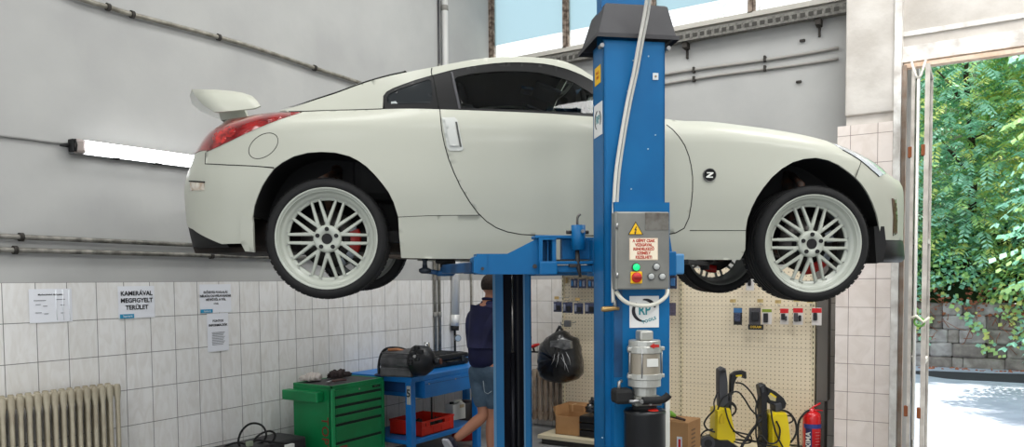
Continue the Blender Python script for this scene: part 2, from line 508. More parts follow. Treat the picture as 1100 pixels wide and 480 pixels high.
mb.grid(rows); df = mb.build('diffuser', None, car); both(df)
mb = MB().use(under); plate(mb, [(207.5, 265.5), (246, 263.5), (258, 261), (264, 270.5), (240, 271.8), (209.5, 271.8)], -.60, .60); mb.build('rear_undertray', None, car)
mb = MB().use(paint)
sheet(mb, P1([(260, 232), (271.4, 232), (272.5, 240), (273.5, 271), (264, 270), (258.4, 259)]), S1, .03, .03, .012)
fl = mb.build('mud_flap', None, car); both(fl)
# --- sill
sp_ = list(reversed(crease))+[doorR[8]]+doorR[9:]+doorF[:1]+[doorF[1]]+P1([(741, 247.5), (770, 247.5)])+[archF[1], archF[0]]+P1([(798, 274), (795, 279), (760, 279), (700, 278.8), (640, 278.8), (580, 278.6), (520, 278.2), (470, 277.8), (431, 277)])+[archR[0], archR[1]]
mb = MB().use(paint); sheet(mb, sp_, S1)
seam(mb, [archR[1]]+list(reversed(crease)), S1, .0018); seam(mb, P1([(741, 247.5), (770, 247.5)])+[archF[1]], S1, .0022)
# soft dark recess under the door edge
sill = mb.build('side_sill', None, car); both(sill)
# --- front fender
hl_top = [top1(x) for x in (888, 900, 912, 925, 938, 951)]
hl_low = P1([(944, 189.5), (935, 181.5), (925, 173), (915, 166.5), (905, 161)])
ff_top = [top1(x) for x in (720, 740, 760, 780, 800, 820, 840, 860, 875)]
sm = P1([(927, 185), (917.5, 189)])
fp = list(reversed(doorF))+[top1(712)]+ff_top+[hl_top[0]]+[(a, b) for a, b in reversed(hl_low)][:3]+[archF[14]]+list(reversed(archF[1:14]))+P1([(770, 247.5), (741, 247.5)])+[doorF[1]]
fp = [top1(712)]+ff_top+[hl_top[0]]+list(reversed(hl_low))[:3]+[archF[14]]+list(reversed(archF[1:14]))+P1([(770, 247.5), (741, 247.5)])+doorF[1:]
mb = MB().use(paint); sheet(mb, fp, S1)
fd = mb.build('front_fender', None, car)
# round badge with its white z-shaped mark
bc = inv1(762, 188)
bm_ = MB().use(blk)
cc = S1(*bc)
bm_.cyl(cc+Vector((0, .004, 0)), cc+Vector((0, -.008, 0)), .036, seg=32)
bm_.use(mat('badge_ring', (120, 120, 118), rough=.3, metal=.8)).lathe([(.036, 0), (.036, .010), (.033, .010), (.033, .006)], cc, (0, -1, 0), 32)
bd = bm_.build('badge', None, fd)
zm = [(-.017, .014), (.019, .014), (.019, .008), (-.004, -.009), (.017, -.009), (.017, -.015), (-.020, -.015), (-.020, -.009), (.003, .008), (-.017, .008)]
MB().use(mat('white_mark', (225, 225, 220))).prism(zm, cc+Vector((0, -.0105, 0)), (1, 0, 0), (0, 0, 1), (0, 1, 0), .002).build('mark', None, bd)
both(fd)
# --- headlamp
mb = MB().use(mat('headlamp_lens', (150, 165, 180), rough=.08, coat=1, metal=.4, c2=(205, 215, 222), vscale=9))
hp_ = [(s, z-.002) for s, z in hl_top]+hl_low
sheet(mb, hp_, S1, .02, .01, .003); seam(mb, hl_low, S1, .003, False, -.002); hl = mb.build('headlamp', None, car)
both(hl)
# --- front bumper
znose = ZT(cs[-1]); zl = cz(969, 258, -.6)
zsp = cz(947, 257)
fb = [(s, z) for s, z in [hl_top[-1]]]+[(hl_top[-1][0]+.12, znose-.02), (SFC-.4, znose-.03), (SFC+.02, znose-.03), (SFC+.02, zl+.1), (SFC-.5, zl+.02), (archF[-1][0]+.35, zl), (archF[-1][0]+.03, zsp)]+[archF[-1]]+list(reversed(archF[14:-1]))+list(reversed(hl_low))[2:]
mb = MB().use(paint); sheet(mb, fb, S1)
seam(mb, [archF[14]]+[list(reversed(hl_low))[2]], S1, .0022)
fbo = mb.build('front_bumper', None, car)
mb = MB().use(mat('amber_dark', (74, 30, 14), rough=.15, coat=1))
sheet(mb, P1([(957.8, 213), (962.5, 214), (964, 232), (963.5, 251), (959, 253.5), (959.5, 232)]), S1, .02, .006, .004)
mb.build('side_marker', None, fbo)
both(fbo)
# grille mouth and splitter
mb = MB().use(blkm); rows = []
for i in range(13):
    s = SFC-.45+.47*i/12; rows.append([S1(s, zl+.03+(.13)*k/3, 0, .03) for k in range(4)])
mb.grid(rows); g = mb.build('grille', None, car); both(g)
mb = MB().use(blk); rows = []
z0_ = zsp+.006; z1_ = cz(968, 281); s0 = archF[-1][0]-.02
for i in range(29):
    t = i/28; s = s0+(SFC-s0)*t
    o_ = .035*min(1, t*6)
    a = S1(s, z0_, 0, .012); b = S1(s, z0_-.03, 0, -.004-o_*.3); c = S1(s, z1_+.045, 0, -.01-o_*.8); d = S1(s, z1_+.02, 0, -.014-o_); e = S1(s, z1_, 0, .0); f_ = S1(s, z1_, 0, .12)
    rows.append([a, b, c, d, e, f_])
mb.grid(rows)
n0 = rows[0]; b = len(mb.v); mb.v += [tuple(p) for p in n0]; mb.face([b+i for i in range(6)])
sp = mb.build('front_splitter', None, car); both(sp)
for sg_ in (-1, 1):
    mb = MB().use(blkm); plate(mb, [(939, 243), (950, 243), (952, 262), (949, 281), (941.5, 283), (940, 262)], -.80, -.30)  # black filler added to close the open gap between arch liner and splitter
    if sg_ > 0: mb.v = [(x, -y, z) for x, y, z in mb.v]
    mb.build('gap_filler', None, car)
# --- top sheets: hood, deck, roof, hatch, screens
def cap(mb, rowspts, crown, n=14, inset=0):
    rows = []
    for p in rowspts:
        ye = abs(p.y)-inset; r = []
        for k in range(n+1):
            y = -ye+2*ye*k/n; r.append(Vector((p.x, y, p.z+crown*(1-(y/max(abs(p.y), 1e-4))**2)+(0 if not inset else .002))))
        rows.append(r)
    mb.grid(rows)
s_h = top1(712)[0]
hood_pts = [S1(s, ZT(s)) for s in [s_h+(SFC-.02-s_h)*(i/40) for i in range(41)]]
mb = MB().use(paint); rows = []
for i, p in enumerate(hood_pts):
    ye = abs(p.y); rows.append([Vector((p.x, -ye+2*ye*k/14, p.z+.055*min(1, ye/.6)*(1-(2*k/14-1)**2))) for k in range(15)])
mb.grid(rows); mb.build('hood', None, car)
roof_px = [(300, 119.2), (319.3, 113.8), (340, 107), (360.7, 100.4), (378, 94), (393.5, 88.6), (412, 83.2), (432.7, 78.5), (461, 72.9), (488, 67.6), (516, 63), (540.6, 61), (565, 61), (587.5, 62.6), (602.5, 65), (619, 71), (635, 81), (655, 94), (680, 110.5), (700, 122), (710, 127)]
RT = P2(roof_px)
print('roof', [(round(a, 2), round(b, 2)) for a, b in RT[::3]])
zroof = pchip([p[0] for p in RT], [p[1] for p in RT])
xs = lambda px: P2([min(roof_px, key=lambda q: abs(q[0]-px))])[0][0]
def rp_(x): return S2(x, zroof(x))
xA, xB, xC, xD = RT[0][0], RT[7][0], RT[16][0]-.08, RT[-1][0]
mb = MB().use(paint); cap(mb, [rp_(xB-.02+(xC-xB+.04)*i/30) for i in range(31)], .055); mb.build('roof', None, car)
mb = MB().use(glassd); cap(mb, [rp_(xA+(xB-xA)*i/24)+Vector((0, 0, .004)) for i in range(25)], .115, 20, .03); hg = mb.build('hatch_glass', None, car)
mb = MB().use(paint)
dk = [S1(s, ZT(s)) for s in [SRC+.04+(RT[0][0]+.25-SRC-.04)*i/24 for i in range(25)]]
rows = []
for p in dk:
    ye = abs(p.y); rows.append([Vector((p.x, -ye+2*ye*k/14, p.z+.02*min(1, ye/.6)*(1-(2*k/14-1)**2))) for k in range(15)])
mb.grid(rows); mb.build('rear_deck', None, car)
mb = MB().use(glass); cap(mb, [rp_(xC+.01+(xD-xC)*i/20) for i in range(21)], .07, 14, .03); mb.build('windscreen', None, car)
# headliner
lining = mat('headliner', (20, 20, 24), rough=.95)
mb = MB().use(lining); rows = []
for i in range(21):
    p = rp_(xB-.25+(xC-.03-xB+.25)*i/20); ye = abs(p.y)-.035; rows.append([Vector((p.x, -ye+2*ye*k/10, p.z-.035+.05*(1-(2*k/10-1)**2))) for k in range(11)])
mb.grid(rows); mb.build('headliner', None, car)
# --- greenhouse side: painted rail, black frame, glass
top_edge = [(x, zroof(x)) for x in [RT[0][0]+(RT[-1][0]-RT[0][0])*i/60 for i in range(61)]]
frame_up_px = [(411.5, 108), (411.6, 103), (415.3, 98.2), (422, 94.6), (432.7, 90.5), (447, 85.5), (463.3, 80.9), (484.4, 75.3), (500, 72.2), (516, 69.7), (530, 67.9), (544, 66.9), (558, 66.8), (572.5, 67.3), (584, 68.3), (595, 70.2), (610, 74.2), (625, 80.3), (640, 88.5), (660, 101), (685, 118)]
fr_up = P2(frame_up_px)
seam_top = [top1(x) for x in (310, 323, 345, 367, 390, 411)]
seam_top = [(s, z+.001) for s, z in seam_top]
rail = seam_top+fr_up+[top_edge[-1]]+list(reversed(top_edge))[1:]
mb = MB().use(paint); sheet(mb, rail, S2, .03, .012)
seam(mb, seam_top, S2, .0035); seam(mb, P2([(463.9, 73.2), (463.3, 77), (464, 81)]), S2, .003)
rl = mb.build('roof_rail', None, car); both(rl)
belt2 = [(s, z+.001) for s, z in [top1(x) for x in (690, 660, 635, 591, 555, 520, 495, 472, 450, 430, 413)]]
qg = P2([(415.5, 105), (418.5, 100.5), (430, 95), (445, 90), (460.5, 85), (462.5, 86), (464, 95), (464.5, 107), (462, 111), (421, 112), (416, 110.5)])
dg_ = P2([(488.5, 84.5), (491, 82.5), (507, 79), (535, 76.4), (565, 76.6), (578, 77.8), (591, 80.5), (602, 83.5), (614, 87.3), (632, 97.8), (648, 108), (668, 121), (635, 121.5), (593, 119.5), (545, 117.2), (495.8, 115.6)])
fpoly = fr_up+belt2
mb = MB().use(blk); sheet(mb, fpoly, S2, .03, .012, -.002, [qg, dg_])
seam(mb, P2([(465.5, 81), (471.5, 116)]), S2, .003)
mb.use(mat('pillar_strip', (60, 60, 64), rough=.4)); sheet(mb, P2([(484, 77.5), (486.2, 77), (495, 116.5), (492.6, 116.5)]), S2, .02, .004, .003)
wf = mb.build('window_frame', None, car); both(wf)
mb = MB().use(glassd); sheet(mb, qg, S2, .03, .003, -.006); mb.use(mat('white_sticker', (170, 175, 175))); sheet(mb, P2([(420, 109), (425, 108.5), (427, 111), (420, 111.3)]), S2, .02, 0, -.004)
qo = mb.build('quarter_window', None, car); both(qo)
mb = MB().use(glass); sheet(mb, dg_, S2, .03, .003, -.006); wo = mb.build('door_window', None, car); both(wo)
# --- wheel arch liners
for arch, nm in ((archR, 'arch_liner'), (archF, 'arch_liner')):
    mb = MB().use(blkm)
    al = resample(arch, .04, False)
    e0 = [S1(*p) for p in al]; cx_ = 0 if arch is archR else WB
    r1 = [p+Vector((0, .012, 0)) for p in e0]
    def grow(p, y, k=1.02): return Vector((cx_+(p.x-cx_)*k, y, p.z*k if p.z > 0 else p.z))
    r2 = [grow(p, -.80) for p in r1]; r3 = [grow(p, -.52) for p in r1]
    mb.grid([r1, r2, r3]); b = len(mb.v); mb.v += [tuple(p) for p in r3]; mb.face([b+i for i in range(len(r3))])
    o = mb.build(nm, None, car); both(o)
# --- underbody, exhaust, suspension
mb = MB().use(under)
zu = cz(600, 277)
mb.bx((-.6, -.51, zu+.03), (3.1, .51, zu+.22), .02); mb.bx((.50, -.80, zu+.03), (2.16, .80, zu+.16), .01)
mb.build('underbody', None, car)
mb = MB().use(mat('exhaust', (110, 100, 92), rough=.4, metal=.8))
mb.tube(catmull([(2.2, .1, zu+.03), (1.2, .1, zu+.025), (.3, .15, zu+.03), (-.3, .25, zu+.05)], 6), .03, 10); mb.build('exhaust_pipe', None, car)
# --- wing: arched over its span, tips curl down to the near side
wing_top = [(206.0, 95.6), (230.6, 96.2), (248, 97.6), (260.4, 99.4), (271, 103)]
def wsec(px_pts, y): return [CAR.hit(px, py, 1, y) for px, py in px_pts]
tip = wsec([(230.5, 120.6), (247, 119.2), (263, 117.6), (273, 116.3), (279.8, 113.8)], -.66)
mid1 = wsec([(217, 111.5), (237, 110.5), (254, 110), (267, 110.2), (277.5, 109.8)], -.64)
mid2 = wsec([(208.5, 101.5), (231, 101), (250, 101.5), (263, 103), (273.5, 105.5)], -.60)
top = wsec(wing_top, -.54)
secs = [tip, mid1, mid2, top]
c0 = [p.copy() for p in top]
for y in (-.4, -.2, 0): secs.append([Vector((p.x-.13*(1-(y/.54)**2)-.03*i*(1-abs(y)/.54), y, p.z-.012*(1-(y/.54)**2))) for i, p in enumerate(c0)])
for q in list(reversed(secs[:-1])): secs.append([Vector((p.x, -p.y, p.z)) for p in q])
mb = MB().use(paint); thick = [.004, .014, .018, .016, .004]
ring = []
for sct in secs:
    dn = [p+Vector((0, 0 if abs(p.y) < .58 else math.copysign(-.7, p.y)*-thick[i], -thick[i]*(1 if abs(p.y) < .58 else .3))) for i, p in enumerate(sct)]
    ring.append(sct+list(reversed([p+Vector((0, (.012 if p.y < -.58 else -.012 if p.y > .58 else 0), -(thick[i] if abs(p.y) < .58 else .003))) for i, p in enumerate(sct)])))
mb.grid(ring, True, True)
for rr_ in (ring[0], ring[-1]):
    b = len(mb.v); mb.v += [tuple(p) for p in rr_]; mb.face([b+i for i in range(len(rr_))])
wg = mb.build('rear_wing', None, car)
for sg in (-1, 1):
    a = [CAR.hit(px, py, 1, -.45) for px, py in ((236, 116), (262, 114), (268, 127), (240, 131))]
    mb = MB().use(paint); b = 0
    mb.v = [(p.x, sg*.44, p.z) for p in a]+[(p.x, sg*.50, p.z) for p in a]
    for f in ((0, 1, 2, 3), (7, 6, 5, 4), (0, 4, 5, 1), (1, 5, 6, 2), (2, 6, 7, 3), (3, 7, 4, 0)): mb.face(f)
    mb.build('wing_support', None, wg)
# --- wheels
def make_wheel(red_front):
    w = empty('wheel'); 
    mb = MB().use(rubber)
    # tyre: outer face at y=0 (towards -y)
    RO = .3225
    prof = [(.262, .012), (.272, .0), (.285, -.006), (.300, -.003), (.312, .008), (.3195, .022), (.3215, .034)]
    gro = []
    for g_ in (.062, .105, .148, .191): gro += [(RO, g_-.006), (RO-.006, g_-.005), (RO-.006, g_+.005), (RO, g_+.006)]
    prof += [(RO, .04)]+gro+[(.3215, .218), (.3195, .228), (.31, .24), (.29, .25), (.27, .245), (.258, .235)]
    mb.lathe(prof, (0, 0, 0), (0, 1, 0), 72)
    # shoulder tread blocks
    for k in range(60):
        a = 2*PI*k/60
        for yy, ln in ((.030, .030), (.232, .030)):
            c = Vector((math.cos(a)*(RO-.0008), yy, math.sin(a)*(RO-.0008)))
            mb.box(c, (.0022, ln, .024), .0, Matrix.Rotation(-a, 3, 'Y'))
    mb.build('tyre', None, w)
    mb = MB().use(alloy)
    mb.lathe([(.262, .004), (.2695, -.002), (.2715, .001), (.2695, .006), (.262, .008), (.2575, .010), (.2560, .016), (.2545, .011), (.2515, .014), (.248, .032), (.238, .040), (.2275, .043), (.2245, .054), (.213, .058), (.2085, .059), (.2065, .068)], (0, 0, 0), (0, 1, 0), 72)
    mb.use(mat('barrel', (120, 122, 118), rough=.45)).lathe([(.2065, .068), (.216, .09), (.232, .14), (.245, .235), (.262, .243)], (0, 0, 0), (0, 1, 0), 48)
    mb.build('rim', None, w)
    mb = MB().use(alloy)
    def sp(a, r): return Vector((math.cos(a)*r, 0, math.sin(a)*r))
    def bar(p, q, w0, w1, y0, y1, th=.016):
        d = (q-p).normalized(); n = Vector((-d.z, 0, d.x))
        vs = []
        for c, ww, yy in ((p, w0, y0), (q, w1, y1)):
            for sgn, k, yo in ((-1, 1, .006), (-1, .55, 0), (1, .55, 0), (1, 1, .006)):
                vs.append(c+n*ww*sgn*k+Vector((0, yy+yo, 0)))
            vs.append(c+n*ww+Vector((0, yy+th, 0))); vs.append(c-n*ww+Vector((0, yy+th, 0)))
        fs = [(i, (i+1) % 6, 6+(i+1) % 6, 6+i) for i in range(6)]+[(0, 1, 2, 3, 4, 5)[::-1], (6, 7, 8, 9, 10, 11)]
        mb.add(vs, fs)
    for k in range(10):
        a = 2*PI*k/10+PI/2
        bar(sp(a, .062), sp(a, .104), .0125, .0125, .034, .030)
        for sg in (-1, 1):
            bar(sp(a+sg*.05, .092), sp(a+sg*.212, .2135), .0102, .0080, .030, .050)
    mb.lathe([(.0, .028), (.026, .028), (.030, .022), (.058, .020), (.066, .022), (.072, .026), (.075, .036), (.075, .05), (0, .05)], (0, 0, 0), (0, 1, 0), 40)
    mb.build('spokes', None, w)
    mb = MB().use(blkm)
    mb.cyl((0, .0195, 0), (0, .03, 0), .028, seg=24)
    for k in range(5):
        a = 2*PI*k/5+PI/2; c = sp(a, .052); mb.cyl(c+Vector((0, .0145, 0)), c+Vector((0, .026, 0)), .0115, seg=14)
    mb.build('hub_cap', None, w)
    mb = MB().use(steel)
    for k in range(20):
        a = 2*PI*(k+.5)/20; c = sp(a, .219); MB().use(steel).cyl(c+Vector((0, .046, 0)), c+Vector((0, .06, 0)), .0032, seg=6).build('rim_bolt', None, w)
    mb = MB().use(mat('brake_disc', (58, 56, 54), rough=.35, metal=.7)); mb.lathe([(.04, .105), (.155, .105), (.155, .13), (.04, .13)], (0, 0, 0), (0, 1, 0), 40); 
    mb.use(blkm).lathe([(0, .085), (.075, .085), (.08, .105), (.08, .16), (0, .16)], (0, 0, 0), (0, 1, 0), 24)
    dsc = mb.build('brake_disc', None, w)
    mb = MB().use(mat('caliper_red', (150, 22, 16), rough=.4)); a0 = R(20) if not red_front else R(62)
    if red_front: mb.lathe([(.115, .09), (.165, .085), (.172, .11), (.165, .14), (.115, .14), (.115, .09)], (0, 0, 0), (0, 1, 0), 12, True, R(-135), R(-85))
    else: mb.lathe([(.115, .09), (.165, .085), (.172, .11), (.165, .14), (.115, .14), (.115, .09)], (0, 0, 0), (0, 1, 0), 12, True, R(160), R(205))
    mb.build('brake_caliper', None, w)
    for a_ in ((150, 175), (200, 222), (235, 250)):
        MB().use(mat('grey_alloy', (135, 142, 150), rough=.5, metal=.4)).lathe([(.12, .095), (.16, .095), (.16, .12), (.12, .12)], (0, 0, 0), (0, 1, 0), 6, True, R(a_[0]), R(a_[1])).build('brake_shield', None, w)
    return w
w1 = make_wheel(False); w1.parent = car; w1.location = (0, -.885, 0)
pf = CAR.loc(at(874.5, 261.7, 4.24)); print('front wheel local', pf, pj((WB, -.885, 0)))
w2 = make_wheel(True); w2.parent = car; w2.location = (WB, -.885, pf.z)
w2.rotation_euler = (0, 0, R(-1.5))
w3 = copy_tree(w1, car); w3.location = (0, .885, 0); w3.rotation_euler = (0, 0, PI)
w4 = copy_tree(w2, car); w4.location = (WB, .885, pf.z); w4.rotation_euler = (0, 0, PI+R(2))
w4.location.x = WB
for o in (w1, w3): pass
mb = MB().use(mat('suspension', (62, 58, 54), rough=.6, metal=.5, c2=(90, 60, 44), vscale=20))
for x in (0, WB):
    for sg in (-1, 1):
        zz = 0 if x == 0 else pf.z
        for pts_, r_ in (([(x+.1, sg*.35, zu+.06), (x, sg*.68, zz-.07)], .022), ([(x-.15, sg*.35, zu+.1), (x, sg*.68, zz-.06)], .02), ([(x, sg*.50, .42), (x, sg*.66, zz+.02)], .035), ([(x, sg*.2, zz+.02), (x, sg*.70, zz)], .028), ([(x+.02, sg*.55, .40), (x-.04, sg*.80, .32), (x, sg*.74, .16)], .02)):
            MB().use(mat('suspension')).tube(pts_, r_, 8).build('suspension_arm', None, car)
# --- interior
mb = MB().use(mat('seat_black', (22, 22, 24), rough=.9))
for yy in (-.36, .36):
    mb = MB().use(mat('seat_black')); mb.box((1.05, yy, .18), (.5, .46, .16), .05); mb.box((.80, yy, .50), (.16, .46, .6), .06, Matrix.Rotation(R(-16), 3, 'Y')); mb.box((.70, yy, .86), (.10, .24, .15), .04, Matrix.Rotation(R(-14), 3, 'Y')); mb.build('seat', None, car)
mb = MB().use(blkm); mb.box((1.72, 0, .48), (.38, 1.36, .26), .06); mb.box((.35, 0, .42), (.5, 1.2, .4), .05); mb.box((1.0, 0, .02), (2.2, 1.5, .06)); mb.build('dashboard', None, car)
mp = CAR.hit(624, 108, 1, -.02)
mb = MB().use(blk)
m_a = CAR.hit(624.5, 109, 1, -.05)
mb.box(m_a, (.035, .20, .12), .014, Matrix.Rotation(R(-8), 3, 'Y')); mb.tube([m_a+Vector((0, 0, -.03)), m_a+Vector((.05, 0, -.06)), m_a+Vector((.06, 0, -.10))], .012, 8); mb.tube([m_a, m_a+Vector((.09, 0, .05))], .010, 8)
mb.build('rear_view_mirror', None, car)
vis = CAR.hit(586, 101, 1, -.3)
mb = MB().use(mat('visor', (44, 46, 54), rough=.8))
for yy in (-.32, .32):
    mb.box((vis.x, yy, vis.z), (.16, .32, .02), .008, Matrix.Rotation(R(22), 3, 'Y'))
mb.build('sun_visor', None, car)
vis = CAR.hit(573, 90, 1, -.2)
MB().use(mat('blue_reflection', (40, 80, 130), rough=.2)).box((vis.x, 0, vis.z-.0), (.13, .16, .02), .008, Matrix.Rotation(R(8), 3, 'Y')).build('blue_reflection', None, car)  # blue reflection by the visors, put in as a coloured box
# door mirrors
for sg in (-1, 1):
    x_, z_ = 1.62, ZT(1.62)
    mb = MB().use(paint); mb.box((x_, sg*.95, z_+.08), (.10, .19, .12), .035, smooth=True, seg=4); mb.tube([(x_+.02, sg*.80, z_+.0), (x_, sg*.90, z_+.05)], .022, 8)
    mb.build('door_mirror', None, car)
# wiper and antenna parts on the far edge
# ================================================================== ROOM
XW, YB = -5.2, 7.97
plaster = mat('plaster', (172, 172, 170), rough=.9, c2=(161, 161, 160), vscale=1.6, bump=.25, bscale=5, detail=6)
plasterb = mat('plaster_rough', (206, 201, 195), rough=.95, c2=(184, 178, 171), vscale=3.2, bump=.7, bscale=9, detail=9)
whitep = mat('white_paint', (244, 242, 238), rough=.8, c2=(196, 190, 184), vscale=7, bump=.5, bscale=25)
def tile_mat(name, ax, u0, v0, tw, th, c1, c2, grout):
    m = bpy.data.materials.new(name); m.use_nodes = True; nt = m.node_tree; N = nt.nodes; L = nt.links; b = N['Principled BSDF']
    tc = N.new('ShaderNodeTexCoord'); sx = N.new('ShaderNodeSeparateXYZ'); L.new(tc.outputs['Object'], sx.inputs[0])
    a = N.new('ShaderNodeMath'); a.operation = 'SUBTRACT'; a.inputs[1].default_value = u0-tw*100; L.new(sx.outputs[ax], a.inputs[0])
    c = N.new('ShaderNodeMath'); c.operation = 'SUBTRACT'; c.inputs[1].default_value = v0-th*100; L.new(sx.outputs[2], c.inputs[0])
    cb = N.new('ShaderNodeCombineXYZ'); L.new(a.outputs[0], cb.inputs[0]); L.new(c.outputs[0], cb.inputs[1])
    br = N.new('ShaderNodeTexBrick'); br.offset = 0; br.squash = 1; L.new(cb.outputs[0], br.inputs['Vector'])
    br.inputs['Scale'].default_value = 1; br.inputs['Mortar Size'].default_value = .0028; br.inputs['Mortar Smooth'].default_value = .2
    br.inputs['Brick Width'].default_value = tw; br.inputs['Row Height'].default_value = th
    br.inputs['Color1'].default_value = rgb(*c1); br.inputs['Color2'].default_value = rgb(*c2); br.inputs['Mortar'].default_value = rgb(*grout)
    n = N.new('ShaderNodeTexNoise'); n.inputs['Scale'].default_value = 5; n.inputs['Detail'].default_value = 5; n.inputs['Distortion'].default_value = 1.5
    mp = N.new('ShaderNodeMapping'); mp.inputs['Rotation'].default_value = (0, R(35), R(35)); mp.inputs['Scale'].default_value = (1, 3, 1)
    L.new(tc.outputs['Object'], mp.inputs[0]); L.new(mp.outputs[0], n.inputs['Vector'])
    cr = N.new('ShaderNodeValToRGB'); cr.color_ramp.elements[0].position = .35; cr.color_ramp.elements[0].color = (.90, .885, .865, 1)
    cr.color_ramp.elements[1].position = .6; cr.color_ramp.elements[1].color = (1, 1, 1, 1); L.new(n.outputs['Fac'], cr.inputs[0])
    mx = N.new('ShaderNodeMixRGB'); mx.blend_type = 'MULTIPLY'; mx.inputs[0].default_value = 1
    L.new(br.outputs['Color'], mx.inputs[1]); L.new(cr.outputs[0], mx.inputs[2]); L.new(mx.outputs[0], b.inputs['Base Color'])
    b.inputs['Roughness'].default_value = .28
    bp = N.new('ShaderNodeBump'); bp.inputs['Strength'].default_value = .4; bp.inputs['Distance'].default_value = .003; bp.invert = True
    L.new(br.outputs['Fac'], bp.inputs['Height']); L.new(bp.outputs[0], b.inputs['Normal'])
    return m
TT = 1.735
tileL = tile_mat('wall_tile_left', 1, 2.389, TT, .2, .2577, (224, 223, 222), (218, 217, 215), (118, 118, 116))
tileB = tile_mat('wall_tile_back', 0, -4.527, TT, .2, .2577, (222, 217, 211), (216, 211, 204), (124, 116, 109))
tileC = tile_mat('wall_tile_pier', 0, -1.056, 1.453, .222, .257, (232, 222, 216), (226, 215, 208), (140, 122, 116))
CEIL = 6.0
mb = MB().use(plaster); mb.bx((XW-.2, -4.5, 0), (XW, YB+.2, CEIL)); mb.use(tileL).bx((XW, -4.5, 0), (XW+.010, YB, TT)); struct(mb.build('wall_left'))
WS = 4.37
mb = MB().use(plaster); mb.bx((XW, YB, 0), (-.55, YB+.2, WS-.02)); mb.bx((XW, YB, 5.75), (-.55, YB+.2, CEIL))
mb.use(tileB).bx((XW+.010, YB-.010, 0), (-1.1, YB, TT)); struct(mb.build('wall_back'))
floorm = mat('floor_concrete', (140, 140, 140), rough=.5, c2=(118, 119, 120), vscale=2.5, bump=.2, bscale=30)
mb = MB().use(floorm); mb.bx((XW-.2, -4.5, -.12), (5.4, YB+.05, 0)); struct(mb.build('floor'))
ceilm = mat('ceiling_paint', (205, 205, 203), rough=.9, bump=.1)
mb = MB().use(ceilm); mb.bx((XW-.2, -4.5, CEIL), (5.4, YB+.2, CEIL+.2)); struct(mb.build('ceiling'))
mb = MB().use(plaster); mb.bx((5.2, -4.5, 0), (5.4, YB+.2, CEIL)); struct(mb.build('wall_right'))
mb = MB().use(plaster); mb.bx((XW-.2, -4.7, 4.6), (5.4, -4.5, CEIL)); mb.bx((-.2, -4.7, 0), (.2, -4.5, 4.6)); struct(mb.build('wall_front'))
# pier between the window wall and the gateway
mb = MB().use(plasterb); mb.box(((-1.107-.69)/2, 7.79, 3.2+1.4), (.417, .40, 2.8+.05), .012)
mb.bx((-1.1, 7.62, 0), (-.70, 7.96, 3.3))
mb.use(tileC).bx((-1.165, 7.565, 0), (-.715, 7.64, 3.085)); struct(mb.build('wall_pier'))
mb = MB().use(whitep); mb.bx((-.712, 7.555, 0), (-.655, 7.96, CEIL)); struct(mb.build('trim_1'))
# lintel wall above the gateway
mb = MB().use(plasterb)
mb.bx((-.655, 7.70, 3.56), (5.2, 7.80, CEIL))
mb.use(whitep).bx((-.655, 7.655, 3.60), (5.2, 7.71, 3.735)); mb.bx((-.655, 7.68, 3.83), (5.2, 7.71, 3.87))
mb.use(mat('rusty_edge', (206, 170, 140), rough=.8, c2=(226, 204, 184), vscale=12)).bx((-.64, 7.62, 3.54), (5.2, 7.70, 3.575)); struct(mb.build('wall_lintel'))
mb = MB().use(plasterb); mb.bx((2.6, 7.7, 0), (5.2, YB+.2, 3.57)); struct(mb.build('wall_back_right'))
mb = MB().use(mat('rusty_frame', (160, 148, 138), rough=.8, c2=(136, 108, 88), vscale=7)); mb.bx((-.652, 7.60, 0), (-.618, 7.68, 3.56)); struct(mb.build('trim_2'))
# cracks in the plaster
crk = mat('crack', (120, 116, 110), rough=1)
# ---- strip window
wfr = mat('window_steel', (140, 126, 114), rough=.8, c2=(66, 52, 42), vscale=24)
pane_m = bpy.data.materials.new('ribbed_pane'); pane_m.use_nodes = True
nt = pane_m.node_tree; N = nt.nodes; L = nt.links; N.remove(N['Principled BSDF'])
tl_ = N.new('ShaderNodeBsdfTranslucent'); tl_.inputs[0].default_value = rgb(184, 200, 206); tp = N.new('ShaderNodeBsdfTransparent'); tp.inputs[0].default_value = rgb(206, 218, 222)
mx = N.new('ShaderNodeMixShader'); mx.inputs[0].default_value = .45; L.new(tl_.outputs[0], mx.inputs[1]); L.new(tp.outputs[0], mx.inputs[2])
wv = N.new('ShaderNodeTexWave'); wv.inputs['Scale'].default_value = 14; tc = N.new('ShaderNodeTexCoord'); L.new(tc.outputs['Object'], wv.inputs['Vector'])
L.new(mx.outputs[0], N['Material Output'].inputs[0])
N.remove(wv)
pane_w = bpy.data.materials.new('clear_pane'); pane_w.use_nodes = True
nt = pane_w.node_tree; N = nt.nodes; L = nt.links; N.remove(N['Principled BSDF'])
tl_ = N.new('ShaderNodeBsdfTranslucent'); tl_.inputs[0].default_value = (1, 1, 1, 1); tp = N.new('ShaderNodeBsdfTransparent'); mx = N.new('ShaderNodeMixShader'); mx.inputs[0].default_value = .8
L.new(tl_.outputs[0], mx.inputs[1]); L.new(tp.outputs[0], mx.inputs[2]); L.new(mx.outputs[0], N['Material Output'].inputs[0])
xsn = [-5.17, -4.15, -3.1, -2.05, -1.0]
